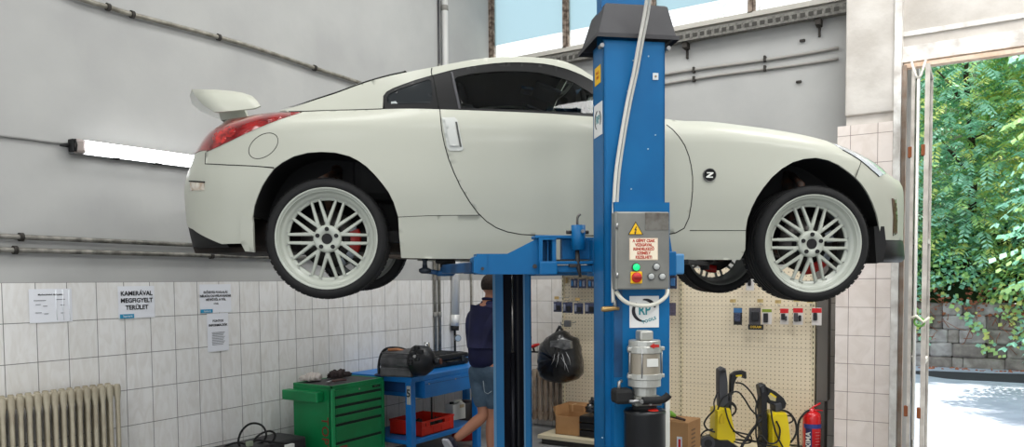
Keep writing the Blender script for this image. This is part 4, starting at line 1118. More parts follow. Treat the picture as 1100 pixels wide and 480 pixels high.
# ---- electric motor
sil = mat('motor_silver', (172, 172, 166), rough=.35, metal=.5); mot = mat('motor_body', (150, 142, 128), rough=.4, metal=.4)
ym = -.125
c0 = LF.hit(692.2, 362, 1, ym); cx_ = c0.x
def zz(py): return LF.hit(692, py, 1, ym).z
rmm = (LF.hit(709.3, 380, 1, ym).x-LF.hit(674.6, 380, 1, ym).x)/2
motor = MB().use(mot).lathe([(rmm*.93, zz(407)), (rmm*.93, zz(378))], (cx_, ym, 0), (0, 0, 1), 32).build('motor_body', None, near)
MB().use(sil).lathe([(0, zz(365)), (rmm*.90, zz(365)), (rmm*.93, zz(366)), (rmm*.93, zz(371)), (rmm, zz(372)), (rmm, zz(378)), (rmm*.9, zz(379))], (cx_, ym, 0), (0, 0, 1), 32, False).build('motor_end_cap', None, motor)
MB().use(sil).lathe([(rmm*.9, zz(400)), (rmm, zz(401)), (rmm, zz(406)), (rmm*.96, zz(407)), (rmm*.96, zz(414)), (rmm*.75, zz(415)), (rmm*.7, zz(416)), (rmm*.7, zz(426))], (cx_, ym, 0), (0, 0, 1), 32, False).build('motor_end_cap', None, motor)
MB().use(sil).box((cx_-.004, ym-.01, (zz(363.5)+zz(356))/2), (.062, .07, zz(356)-zz(366.5)), .008).build('terminal_box', None, motor)
for s_ in (-1, 1):
    MB().use(steel).cyl((cx_+s_*rmm*.98, ym-.02, zz(404)), (cx_+s_*rmm*.98, ym-.02, zz(373)), .004, seg=8).build('tie_rod', None, motor)
    for py in (374, 403): MB().use(sil).box((cx_+s_*rmm*1.0, ym-.02, zz(py)), (.02, .02, .018), .004).build('lug', None, motor)
MB().use(steel).cyl((cx_-rmm*.45, ym-rmm*.85, zz(404)), (cx_-rmm*.45, ym-rmm*.85, zz(373)), .0035, seg=8).build('tie_rod', None, motor)
MB().use(mat('label_silver', (205, 205, 200), rough=.4)).box((cx_+.012, ym-rmm*.93, (zz(392)+zz(384))/2), (.052, .004, zz(384)-zz(392.5)), .001).build('rating_label', None, motor)
ar = [(.018, .006), (-.004, .006), (-.004, .012), (-.022, 0), (-.004, -.012), (-.004, -.006), (.018, -.006)]
arrow = MB().use(mat('arrow_red', (170, 28, 22), rough=.5)); arrow.prism(ar, (cx_+.022, ym-rmm*1.0, zz(370.3)), (1, 0, 0), (0, 0, 1), (0, 1, 0), .006); arrow.build('rotation_arrow', None, motor)
# valve block, hose handle, tank
vb = MB().use(mat('valve_block', (118, 118, 112), rough=.45, metal=.5)); vb.box((cx_, ym-.005, (zz(424)+zz(434))/2), (.125, .11, zz(424)-zz(434)), .006); vbo = vb.build('valve_block', None, near)
MB().use(blkm).box((cx_-.105, ym, (zz(417)+zz(431))/2), (.085, .085, zz(416)-zz(432)), .015).build('solenoid', None, vbo)
MB().use(steel).tube([(cx_-.125, ym-.02, zz(418)), (cx_-.125, ym-.02, zz(409)), (cx_-.11, ym-.01, zz(408))], .008, 8).build('hydraulic_elbow', None, vbo)
MB().use(steel).cyl((cx_-.04, ym-.06, zz(428)), (cx_-.04, ym-.085, zz(428)), .009, seg=8).build('plug', None, vbo)
MB().use(steel).cyl((cx_+.0, ym-.06, zz(431)), (cx_+.0, ym-.08, zz(431)), .007, seg=8).build('plug', None, vbo)
hh = [LF.hit(px, py, 1, ym-.07) for px, py in ((690, 430.5), (698, 430.3), (706, 430), (712, 429), (716, 426.5), (718.5, 424))]
MB().use(rubber).tube(catmull(hh, 4), .017, 12).build('lever_grip', None, vbo)
MB().use(steel).tube([LF.hit(px, py, 1, ym-.07) for px, py in ((676, 431), (690, 430.6))], .007, 8).build('lever_rod', None, vbo)
rt = (LF.hit(713.5, 460, 1, ym).x-LF.hit(671.5, 460, 1, ym).x)/2; cxt = LF.hit(692.5, 460, 1, ym).x
tank = MB().use(mat('tank_black', (15, 16, 19), rough=.3)).lathe([(0, .62), (rt*.9, .62), (rt, .64), (rt, zz(445)), (rt*1.02, zz(443)), (rt*1.02, zz(441)), (rt*.93, zz(439)), (0, zz(438))], (cxt, ym, 0), (0, 0, 1), 36).build('oil_tank', None, near)
MB().use(blkm).cyl((cx_, ym, zz(440)), (cx_, ym, zz(433)), .055, seg=20).build('tank_neck', None, tank)
MB().use(mat('cap_red', (200, 40, 28), rough=.4)).lathe([(0, .018), (.022, .018), (.026, .01), (.026, 0)], (LF.hit(701, 442, 1, ym-.05).x, ym-.055, zz(442)), (0, -.25, 1), 16).build('filler_cap', None, tank)
MB().use(mat('white_tube', (214, 214, 206), rough=.4)).bx((LF.hit(712, 450, 1, -.04).x, -.075, 0), (LF.hit(716.5, 450, 1, -.04).x, -.06, zz(432))).build('hose_channel', None, near)
# ---- carriage and arms (near side)
def boxpx(mb, x0_, y0_, x1_, y1_, ya, yb, bev=.004, yref=None):
    yr = ya if yref is None else yref
    a_ = LF.hit(x0_, y0_, 1, yr); b__ = LF.hit(x1_, y1_, 1, yr)
    return mb.box(((a_.x+b__.x)/2, (ya+yb)/2, (a_.z+b__.z)/2), (abs(b__.x-a_.x), abs(yb-ya), abs(a_.z-b__.z)), bev)
yk = .20     # carriage front face, behind the column
carr = boxpx(MB().use(blue), 637, 257, 716, 296, yk-.01, yk+.10); co = carr.build('carriage', None, near)
boxpx(MB().use(blue), 603.5, 255, 639, 278.5, yk+.05, yk+.09).build('carriage_plate', None, co)
boxpx(MB().use(blue), 583, 280.5, 640, 283.5, yk-.02, yk+.06, .002).build('locking_bar', None, co)
boxpx(MB().use(blue), 596, 285, 640, 292, yk+.0, yk+.08).build('carriage_foot', None, co)
boxpx(MB().use(blue), 575, 252.5, 618, 256, yk-.01, yk+.09).build('top_flange', None, co)
# vertical pin tube with hook
a_ = LF.hit(613.2, 242, 1, yk); b_ = LF.hit(628, 268.5, 1, yk); pc = (a_.x+b_.x)/2; pr = (b_.x-a_.x)/2
pt = MB().use(blue).lathe([(pr*.5, b_.z), (pr, b_.z), (pr, a_.z), (pr*.45, a_.z), (pr*.45, b_.z)], (pc, yk-.01, 0), (0, 0, 1), 24).build('pin_tube', None, co)
MB().use(steel).cyl((LF.hit(623, 249, 1, yk).x, yk-.01-pr*.9, LF.hit(623, 249, 1, yk).z), (LF.hit(623, 249, 1, yk).x, yk-.02-pr, LF.hit(623, 249, 1, yk).z), .009, seg=8).build('set_screw', None, pt)
for px in (611, 629.5): p = LF.hit(px, 249.5, 1, yk-.01); MB().use(mat('bolt_dark', (44, 42, 42), rough=.5)).cyl(p+Vector((-.012, 0, 0)), p+Vector((.012, 0, 0)), .009, seg=8).build('bolt', None, pt)
hk = [LF.hit(px, py, 1, yk-.01) for px, py in ((620.3, 244), (620, 238), (620.2, 234), (621.5, 231.5), (623.5, 230))]
MB().use(mat('hook_grey', (96, 92, 88), rough=.5, metal=.4)).tube(hk, .006, 8).build('pull_hook', None, pt)
MB().use(mat('bolt_dark')).tube([LF.hit(px, py, 1, yk-.01) for px, py in ((620, 268), (620.5, 280), (622, 290), (623.5, 297.5))], [.009, .013, .010, .006], 8).build('lock_rod', None, pt)
boxpx(MB().use(mat('bolt_dark')), 612, 283.5, 620, 287, yk-.04, yk-.01, .002).build('spring', None, co)
# arm box between knuckle and tube
def prismpx(mb, pts, y0_, y1_, ref=None):
    ref = y0_ if ref is None else ref
    P = [LF.hit(px, py, 1, ref) for px, py in pts]; n = len(P); b = len(mb.v)
    mb.v += [(p.x, y0_, p.z) for p in P]+[(p.x, y1_, p.z) for p in P]
    mb.face([b+i for i in range(n)]); mb.face([b+n+i for i in range(n)][::-1])
    for i in range(n): j = (i+1) % n; mb.face((b+i, b+j, b+n+j, b+n+i))
    return mb
arm = prismpx(MB().use(blue), [(512, 272.5), (580, 272.5), (580, 294.5), (512, 294.5)], yk+.02, yk+.14).build('rear_arm', None, near)
prismpx(MB().use(blue), [(545, 272.6), (580.5, 254.5), (580.5, 272.6)], yk+.02, yk+.034).build('gusset', None, arm)
prismpx(MB().use(blue), [(545, 272.6), (580.5, 254.5), (580.5, 272.6)], yk+.11, yk+.124).build('gusset', None, arm)
# knuckle: C-shaped
kn = MB().use(blue); prismpx(kn, [(579, 254.5), (597.5, 254.5), (597.5, 257.5), (583, 257.5), (583, 284), (579, 284)], yk-.01, yk+.12)
prismpx(kn, [(593.5, 257), (597.5, 257), (597.5, 284), (593.5, 284)], yk+.0, yk+.10); prismpx(kn, [(588, 258), (589.2, 258), (589.2, 284), (588, 284)], yk+.03, yk+.05)
prismpx(kn, [(583, 258), (594, 258), (594, 284), (583, 284)], yk+.085, yk+.095); kn.build('knuckle', None, arm)
boxpx(MB().use(blue), 580, 281, 599, 295, yk-.03, yk+.10, .006).build('knuckle_foot', None, arm)
MB().use(mat('bolt_dark')).cyl(LF.hit(574.5, 286, 1, yk+.01), LF.hit(574.5, 286, 1, yk+.03), .011, seg=8).build('bolt', None, arm)
prismpx(MB().use(blue), [(509, 276.5), (516, 273), (523, 272.5), (523, 295), (516, 294), (509, 292.5)], yk+.01, yk+.15).build('arm_collar', None, arm)
MB().use(mat('bolt_dark')).cyl(LF.hit(518.3, 288.5, 1, yk+.0), LF.hit(518.3, 288.5, 1, yk+.02), .008, seg=8).build('bolt', None, arm)
# inner tube reaching under the sill to the pad
q0 = LF.hit(512, 285, 1, yk+.08); 
padw = CAR.wor((CAR.hit(478, 280, 1, -.72).x, -.72, 0)); pad = LF.loc(padw); padz = LF.loc(CAR.wor((CAR.loc(padw).x, -.72, cz(480, 278.3)))).z
iz0, iz1 = LF.hit(500, 292.8, 1, yk+.12).z, LF.hit(500, 282, 1, yk+.12).z
q1 = Vector((pad.x, pad.y, 0)); q0 = Vector((q0.x, yk+.08, 0)); dv = (q1-q0).normalized(); nv = Vector((-dv.y, dv.x, 0))
mb = MB().use(blued); zc_ = (iz0+iz1)/2; mb.box(((q0+q1)/2-dv*.04).to_3d()+Vector((0, 0, zc_)), ((q1-q0).length-.06, .075, iz1-iz0), .004, Matrix((dv, nv, Vector((0, 0, 1)))).transposed()); tubeo = mb.build('arm_extension', None, arm)
pz = zc_-.005
po = MB().use(blkm).lathe([(0, padz), (.052, padz), (.056, padz-.012), (.05, padz-.022), (.028, padz-.026), (.028, padz-.045)], (q1.x, q1.y, 0), (0, 0, 1), 24).build('rubber_pad', None, arm)
MB().use(blued).lathe([(.0, iz0-.012), (.045, iz0-.012), (.056, iz0), (.056, iz0+.014), (.03, iz0+.02), (.026, padz-.03)], (q1.x, q1.y, 0), (0, 0, 1), 24).build('pad_socket', None, arm)
p2_ = LF.hit(456.5, 285, 1, q1.y-.03)
MB().use(mat('stud_dark', (26, 34, 44), rough=.5)).lathe([(.0, p2_.z-.045), (.02, p2_.z-.045), (.034, p2_.z-.036), (.034, p2_.z-.02), (.014, p2_.z-.012), (.012, p2_.z+.025), (.018, p2_.z+.028), (.018, p2_.z+.036), (0, p2_.z+.036)], (p2_.x, p2_.y, 0), (0, 0, 1), 18).build('adjusting_screw', None, arm)
MB().use(blued).tube([Vector((p2_.x, p2_.y, p2_.z-.03)), Vector((q1.x, q1.y, iz0))], .014, 8).build('screw_holder', None, arm)
# front arm of the same column
fa = boxpx(MB().use(blue), 712, 270, 727, 296, yk-.06, yk+.08, .006).build('front_arm', None, near)
prismpx(MB().use(blue), [(714, 247), (719, 250), (722, 270), (722, 296), (714, 296)], yk-.02, yk+.01).build('gusset', None, fa)
boxpx(MB().use(mat('lift_blue_light', (70, 130, 176), rough=.4)), 725, 272.5, 735.5, 294.5, yk-.03, yk+.10, .008).build('arm_collar', None, fa)
fpw = CAR.wor((CAR.hit(757, 280, 1, -.70).x, -.70, cz(757, 279.0))); fp_ = LF.loc(fpw)
q0 = LF.hit(733, 281, 1, yk+.04); mid = (Vector(q0)+Vector((fp_.x, fp_.y, q0.z)))/2
dv = Vector((fp_.x-q0.x, fp_.y-q0.y, 0)); ln = dv.length; dv.normalize(); nv = Vector((-dv.y, dv.x, 0))
MB().use(blkm).box(Vector((mid.x, mid.y, q0.z-.0)), (ln, .06, .022), .003, Matrix((dv, nv, Vector((0, 0, 1)))).transposed()).build('arm_extension', None, fa)
MB().use(blkm).lathe([(0, fp_.z), (.05, fp_.z), (.05, fp_.z-.02), (.025, fp_.z-.025), (.025, fp_.z-.055), (0, fp_.z-.055)], (fp_.x, fp_.y, 0), (0, 0, 1), 20).build('rubber_pad', None, fa)
# ---------------------------------------------------------------- far column
pf_ = at(550.2, 380, 6.1); FF = Frame(Vector((pf_.x, pf_.y, 0)), R0, F0, Vector((0, 0, 1)))
far = empty('lift_column', M=FF.m); tag(far, 'far blue lift column with open dark channel facing the camera', 'lift')
fx = lambda px, py=380, y=0: FF.hit(px, py, 1, y)
a0, a1, b0_, b1_ = fx(530).x, fx(541).x, fx(562.5).x, fx(571).x
mb = MB().use(bluef)
H_ = 2.78
mb.bx((a0, 0, 0), (a1, .012, H_)); mb.bx((b0_, 0, 0), (b1_, .012, H_)); mb.bx((a0, 0, 0), (a0+.012, .26, H_)); mb.bx((b1_-.012, 0, 0), (b1_, .26, H_)); 
mb.use(mat('channel_dark', (14, 22, 46), rough=.6)).bx((a0+.012, .24, 0), (b1_-.012, .26, H_)); mb.bx((a1, .012, 0), (a1+.004, .06, H_)); mb.bx((b0_-.004, .012, 0), (b0_, .06, H_)); mb.bx((a0+.012, .06, 0), (a0+.016, .24, H_)); mb.bx((b1_-.016, .06, 0), (b1_-.012, .24, H_))
mb.build('column', None, far)
MB().use(mat('strip_pale', (96, 150, 190), rough=.4)).bx((a0-.001, -.006, 0), (a0+.02, 0, H_)).build('edge_strip', None, far)
MB().use(mat('strip_pale')).bx((b0_+.0, -.006, 0), (b0_+.012, 0, H_)).build('edge_strip', None, far)
MB().use(blue).box(((a0+b1_)/2, .13, .02), (.55, .5, .04), .005).build('base_plate', None, far)
MB().use(mat('cap_grey')).box(((a0+b1_)/2, .13, H_+.06), (.42, .36, .14), .02).build('top_cover', None, far)
rx = fx(550.8, 380, .08).x
MB().use(mat('rod_chrome', (160, 156, 152), rough=.25, metal=.8)).cyl((rx, .08, fx(550, 380, .08).z), (rx, .08, 1.8), .012, seg=12).build('piston_rod', None, far)
MB().use(mat('ram_dark', (50, 50, 56), rough=.4, metal=.5)).cyl((rx, .08, .04), (rx, .08, fx(550, 379, .08).z), .022, seg=14).build('ram', None, far)
MB().use(mat('chain_dark', (24, 24, 28), rough=.6)).bx((rx+.035, .08, .1), (rx+.05, .1, 1.9)).build('chain', None, far)
# far carriage and arms
cz0, cz1 = LF.hit(600, 296, 1, yk).z, LF.hit(600, 256, 1, yk).z
fc = MB().use(blue).bx((a0-.02, -.12, 1.80), (b1_+.02, -.01, cz1)).build('carriage', None, far)
for sgx, px, xx in ((-1, 478, -1), (1, 757, 1)):
    base = CAR.hit(px, 280, 1, -.72).x
    tw_ = CAR.wor((base, .72, cz(480, 278.3))); tq = FF.loc(tw_); q0 = Vector(((a0 if sgx < 0 else b1_), -.08, 0)); q1 = Vector((tq.x, tq.y, 0))
    dv = (q1-q0); ln = dv.length; dv.normalize(); nv = Vector((-dv.y, dv.x, 0)); m3 = Matrix((dv, nv, Vector((0, 0, 1)))).transposed()
    ao = MB().use(blue).box(q0+dv*ln*.28+Vector((0, 0, tq.z-.055)), (ln*.6, .11, .075), .005, m3).build('arm', None, far)
    MB().use(blued).box(q0+dv*ln*.72+Vector((0, 0, tq.z-.055)), (ln*.55, .075, .05), .004, m3).build('arm_extension', None, ao)
    MB().use(blkm).lathe([(0, tq.z), (.055, tq.z), (.055, tq.z-.02), (.03, tq.z-.03), (.03, tq.z-.09), (0, tq.z-.09)], (q1.x, q1.y, 0), (0, 0, 1), 20).build('rubber_pad', None, ao)
# ================================================================== CONTENTS
def ang(px): return YAW + math.atan((PX-px)/FPX)
def XYx(px, X): return Vector((X, -X/math.tan(ang(px)), 0))      # floor point on plane X seen at column px
# ---- green tool cabinet
GX, GY0, GY1, GZ = -4.62, 4.64, 5.30, .845
green = mat('cabinet_green', (8, 124, 70), rough=.38, c2=(8, 106, 58), vscale=3); greend = mat('cabinet_dark', (14, 26, 22), rough=.6)
tb = empty('tool_cabinet', (GX, (GY0+GY1)/2, 0)); tag(tb, 'green roller tool cabinet with red lettering down its side', 'tool cabinet')
ox, oy = GX, (GY0+GY1)/2
def T(p): return (p[0]-ox, p[1]-oy, p[2])
def tbx(name, a, b, m, par=tb, bev=.004): return MB().use(m).bx(T(a), T(b), bev).build(name, None, par)
BX = -5.08
tbx('body', (BX, GY0, .10), (GX-.012, GY1, GZ-.02), green)
tbx('top_mat', (BX+.02, GY0+.02, GZ-.02), (GX-.02, GY1-.02, GZ+.004), mat('mat_grey', (62, 60, 62), rough=.8))
for a, b in (((BX, GY0, GZ-.02), (GX, GY0+.018, GZ+.008)), ((BX, GY1-.018, GZ-.02), (GX, GY1, GZ+.008)), ((BX, GY0, GZ-.02), (BX+.018, GY1, GZ+.008)), ((GX-.018, GY0, GZ-.035), (GX, GY1, GZ+.008))): tbx('top_rim', a, b, green)
tbx('corner_post', (GX-.03, GY0, .10), (GX+.004, GY0+.035, GZ-.02), mat('cabinet_green_light', (30, 140, 84), rough=.35)); tbx('corner_post', (GX-.03, GY1-.035, .10), (GX+.004, GY1, GZ-.02), green)
zs_ = [GZ-.035, .735, .655, .58, .50, .345, .12]
for k in range(6):
    z1, z0 = zs_[k], zs_[k+1]
    d = tbx('drawer', (GX-.012, GY0+.04, z0+.024 if k < 5 else z0), (GX+.004, GY1-.04, z1), green)
    if k < 5: MB().use(greend).bx(T((GX-.014, GY0+.045, z0+.000)), T((GX-.002, GY1-.045, z0+.024))).build('drawer_grip', None, d)
MB().use(steel).cyl(T((GX+.003, (GY0+GY1)/2+.0, GZ-.055)), T((GX+.008, (GY0+GY1)/2, GZ-.055)), .008, seg=10).build('lock', None, tb)
tbx('maker_badge', (GX+.003, GY1-.16, GZ-.065), (GX+.006, GY1-.06, GZ-.045), blk)
text('badge_lettering', 'TOPTUL', .016, fm(T((GX+.0065, GY1-.11, GZ-.055)), EY, EZ), mat('badge_ring'), tb, 'CENTER', .0002)
tbx('side_tray', (BX-.045, GY0-.085, .715), (GX-.09, GY0, .80), green, tb, .006)
tbx('side_tray_edge', (GX-.10, GY0-.087, .715), (GX-.086, GY0-.07, .80), mat('cabinet_green_light'))
text('side_lettering', 'TOPTUL', .115, fm(T((GX-.085, GY0-.0015, .355)), (0, 0, -1), (1, 0, 0)), mat('letter_red', (120, 44, 34), rough=.6), tb, 'CENTER', .0008, .001, 1, 1.1)
for x in (BX+.06, GX-.06):
    for y in (GY0+.06, GY1-.06): MB().use(blkm).cyl(T((x, y-.015, .05)), T((x, y+.015, .05)), .05, seg=16).build('castor', None, tb)
MB().use(mat('sticker_worn', (120, 60, 48), rough=.6)).bx(T((GX+.004, GY0+.08, .26)), T((GX+.006, GY0+.17, .33))).build('worn_sticker', None, tb)
# rag, cable and pliers on the cabinet
def crumple(name, c, r, m, label, cat, seed, seg=22):
    rnd = random.Random(seed); ph = [rnd.uniform(0, 6) for _ in range(6)]
    b = bmesh.new(); bmesh.ops.create_icosphere(b, subdivisions=4, radius=1)
    for v in b.verts:
        n = v.co.normalized(); k = 1+.22*math.sin(5*n.x+ph[0])*math.sin(6*n.y+ph[1])+.14*math.sin(11*n.x+9*n.y+ph[2])+.08*math.sin(19*n.y+17*n.z+ph[3])
        v.co = Vector((n.x*r[0]*k, n.y*r[1]*k, max(-.02, n.z*r[2]*k)))
    b.verts.index_update(); mb = MB().use(m); mb.bm(b, True); o = mb.build(name); o.location = c; tag(o, label, cat); return o
crumple('rag', (-4.99, 4.78, GZ+.040), (.07, .09, .045), mat('rag_white', (176, 168, 162), rough=.9), 'crumpled pale rag on top of the green tool cabinet', 'rag', 3)
crumple('rag', (-4.93, 5.04, GZ+.040), (.07, .11, .045), mat('rag_dark', (44, 34, 34), rough=.9), 'dark oily rag beside the pale rag on the green cabinet', 'rag', 8)
pl = empty('pliers', (-4.78, 4.80, GZ+.022)); tag(pl, 'pliers with dark handles lying on the green tool cabinet', 'pliers')
MB().use(mat('handle_brown', (70, 44, 40), rough=.6)).tube(catmull([(.0, 0, 0), (.02, .06, .004), (.0, .13, 0)], 5), .009, 8).tube(catmull([(.03, 0, 0), (.045, .06, .004), (.05, .13, 0)], 5), .009, 8).build('handle', None, pl)
MB().use(steel).tube([(.0, 0, 0), (.015, -.03, 0), (.016, -.08, 0)], [.008, .011, .005], 8).build('jaw', None, pl)
# ---- black wheeled case with looped cables, bottom left
wc = hitw(276, 470, 0, -4.93); cs0 = empty('battery_charger', (wc.x, wc.y, 0), R(90)); tag(cs0, 'low black charger box with looped black cables by the green cabinet', 'charger')
zt_ = hitw(276, 474.5, 0, -4.93).z
MB().use(mat('charger_black', (34, 33, 36), rough=.5)).box((0, 0, zt_/2), (.74, .34, zt_), .02).build('body', None, cs0)
for pts in ([(258, 480, 6), (256, 474, 6), (259, 464, 6), (266, 456.5, 6), (274, 454.5, 6.05), (282, 457.5, 6.1), (286, 466, 6.1), (283, 474, 6.1), (276, 477, 6.1)], [(272, 475, 6.0), (276, 469, 6), (283, 464.5, 6.05), (290.5, 463, 6.1), (295.5, 466.5, 6.1), (293.5, 473, 6.1), (288, 477, 6.1)], [(236, 484, 6.0), (244, 478.5, 6), (254, 475.5, 6), (263, 477, 6), (266, 482, 6)], [(268, 478, 6), (275, 473, 6), (287, 474, 6.05), (300, 475.5, 6.1), (312, 476.5, 6.1)]):
    P_ = [cs0.matrix_basis.inverted() @ Vector((0, 0, 0)) for _ in ()]
    M_ = Matrix.Translation((wc.x, wc.y, 0)) @ Matrix.Rotation(R(90), 4, 'Z'); Mi = M_.inverted()
    MB().use(rubber).tube(catmull([Mi @ at(*p) for p in pts], 5), .0085, 8).build('cable', None, cs0)
MB().use(mat('clip_pale', (130, 140, 120), rough=.5)).box(Mi @ at(268, 476.5, 5.95), (.05, .04, .04), .008).build('clip', None, cs0)
MB().use(mat('label_silver')).box(Mi @ at(311, 479, 5.95), (.08, .03, .03), .004).build('handle', None, cs0)
# ---- blue workbench
WX, WY0, WY1, WZ = -4.41, 5.43, 7.35, .852
bb = mat('bench_blue', (24, 116, 190), rough=.4, c2=(20, 104, 176), vscale=4)
wb = empty('workbench', (WX, WY0, 0)); tag(wb, 'bright blue steel workbench with drawers and a number 5 plate', 'workbench')
def W_(p): return (p[0]-WX, p[1]-WY0, p[2])
def wbx(name, a, b, m=bb, par=wb, bev=.004): return MB().use(m).bx(W_(a), W_(b), bev).build(name, None, par)
wbx('bench_top', (-5.16, WY0-.02, WZ-.05), (WX+.02, WY1, WZ))
for (x, y) in ((WX-.045, WY0+.0), (WX-.045, 6.50), (-5.12, WY0), (-5.12, WY1-.08), (WX-.045, WY1-.08)):
    wbx('leg', (x-.025, y, 0), (x+.04, y+.07, WZ-.05))
wbx('lower_shelf', (-5.1, WY0+.02, .22), (WX-.01, 6.56, .26))
ap = wbx('apron', (-5.1, WY0+.07, WZ-.16), (WX-.08, WY0+.10, WZ-.05), mat('bench_blue_dark', (16, 60, 110), rough=.5))
dy0, dy1 = XYx(454.5, WX+.02).y, XYx(505, WX+.02).y
for k in range(2):
    a_, b_ = dy0+(dy1-dy0)*k/1.0*.0, dy1
dn = wbx('drawer', (WX-.5, dy0, WZ-.215), (WX+.03, dy1, WZ-.052))
for y in (dy0+.06, dy1-.28): MB().use(steel).cyl(W_((WX+.03, y, WZ-.085)), W_((WX+.036, y, WZ-.085)), .008, seg=10).build('drawer_screw', None, dn)
wbx('drawer_seam', (WX+.030, dy0, WZ-.088), (WX+.0315, dy1, WZ-.084), mat('bench_blue_dark'), dn, 0)
wbx('number_plate', (WX-.004+.0, WY0-.006, .60), (WX-.05, WY0-.001, .77), mat('plate_grey', (176, 176, 170), rough=.5), wb, .002)
p5 = W_((WX-.027, WY0-.0065, .70)); text('number', '5', .10, fm(p5, (1, 0, 0), (0, 0, 1)), ink, wb, 'CENTER', .0006, .002)
# ---- gearbox on the bench: finned grey body, black bell end with shaft, strap handle
g0, g1 = at(412.5, 392, 7.10), at(470, 396.5, 6.93)
gb = empty('gearbox', (g0.x, g0.y, WZ)); tag(gb, 'grey and black gearbox unit with an arched handle on the workbench', 'gearbox')
gd = (g1-g0); gd.z = 0; gl_ = gd.length; gd.normalize(); gn = Vector((-gd.y, gd.x, 0)); gc = .150
def G(t, s, z): return gd*(t*gl_)+gn*s+Vector((0, 0, z))
gm = mat('gear_grey', (88, 88, 90), rough=.5, metal=.2, c2=(66, 66, 68), vscale=12); gk = mat('gear_black', (26, 27, 30), rough=.45)
mb = MB().use(gm); mb.tube([G(.0, 0, gc-.02), G(.05, 0, gc-.02), G(.55, 0, gc), G(.62, 0, gc)], [.075, .105, .115, .115], 20); mb.box(G(.3, 0, .05), (gl_*.58, .2, .09), .015, Matrix((gd, gn, Vector((0, 0, 1)))).transposed())
mb.build('housing', None, gb)
for k in range(5): MB().use(gm).tube([G(.04, -.085+.0*k, gc-.07+.035*k), G(.58, -.115, gc-.07+.035*k)], .006, 6).build('rib', None, gb)
MB().use(gk).tube([G(.55, 0, gc), G(.60, 0, gc), G(.80, 0, gc-.0), G(.90, 0, gc-.01), G(.95, 0, gc-.01)], [.125, .142, .135, .085, .045], 24).build('bell_end', None, gb)
MB().use(gk).tube([G(.93, 0, gc-.0), G(1.08, -.02, gc+.0)], .032, 16).build('shaft', None, gb)
MB().use(mat('copper_ring', (110, 70, 60), rough=.4, metal=.5)).tube([G(1.075, -.02, gc), G(1.09, -.02, gc)], .026, 14).build('shaft_end', None, gb)
for t_, s_, z_ in ((.66, -.12, gc+.07), (.74, -.13, gc+.03), (.62, -.13, gc-.0), (.78, -.10, gc+.09), (.70, -.09, gc+.12)): MB().use(gk).box(G(t_, s_, z_), (.05, .04, .045), .01).build('lug', None, gb)
MB().use(steel).cyl(G(.72, -.15, gc+.055), G(.72, -.165, gc+.055), .014, seg=10).build('bolt', None, gb)
MB().use(gk).tube(catmull([G(-.08, -.02, .02), G(-.08, -.02, .10), G(-.03, -.02, .2), G(.08, -.02, .255), G(.3, -.02, .262), G(.46, -.02, .24), G(.56, -.02, .20)], 6), .013, 10).build('strap_handle', None, gb)
MB().use(mat('handle_tan', (170, 112, 76), rough=.6)).tube([G(.12, -.034, .245), G(.3, -.034, .25), G(.44, -.034, .235)], .013, 8).build('handle_wrap', None, gb)
MB().use(mat('cable_blue', (24, 32, 70), rough=.5)).lathe([(.06, 0), (.075, .012), (.06, .024), (.045, .012), (.06, 0)], G(-.02, -.02, .0), (0, 0, 1), 20).build('cable_coil', None, gb)
# spray can
c_ = at(458.5, 380, 7.45); sc_ = empty('spray_can', (c_.x, c_.y, WZ)); tag(sc_, 'tall shiny silver can standing behind the gearbox', 'can'); zt2 = at(458.5, 367.5, 7.45).z-WZ
MB().use(mat('can_silver', (200, 200, 198), rough=.22, metal=.8)).lathe([(0, 0), (.031, 0), (.033, .006), (.033, zt2-.03), (.028, zt2-.015), (.028, zt2), (0, zt2)], (0, 0, 0), (0, 0, 1), 20).build('body', None, sc_)
MB().use(mat('can_mark', (90, 90, 92), rough=.4)).lathe([(.0335, zt2-.10), (.0335, zt2-.05)], (0, 0, 0), (0, 0, 1), 20, True, R(170), R(260)).build('label_band', None, sc_)
# black case on the bench
ca, cb2 = XYx(464, -4.62), XYx(503, -4.62)
bc_ = empty('power_tool_case', (-4.62, ca.y, WZ)); tag(bc_, 'black power tool case lying on the workbench left of the man', 'case'); Lc_ = cb2.y-ca.y
MB().use(mat('case_black', (20, 21, 23), rough=.5)).bx((-.40, 0, .004), (0, Lc_, .062), .012).build('lower_shell', None, bc_)
MB().use(mat('case_black')).bx((-.40, 0, .066), (0, Lc_, .120), .014).build('lid', None, bc_)
for y in (.10, Lc_-.14): MB().use(mat('case_latch', (46, 48, 50), rough=.4)).bx((-.002, y, .035), (.012, y+.05, .095), .004).build('latch', None, bc_)
MB().use(mat('case_black')).tube([(0, Lc_*.36, .05), (.035, Lc_*.38, .05), (.035, Lc_*.60, .05), (0, Lc_*.62, .05)], .010, 8).build('handle', None, bc_)
for k in range(6): MB().use(mat('case_black')).bx((-.36, .05+k*(Lc_-.1)/5, .118), (-.04, .07+k*(Lc_-.1)/5, .126), .003).build('lid_rib', None, bc_)
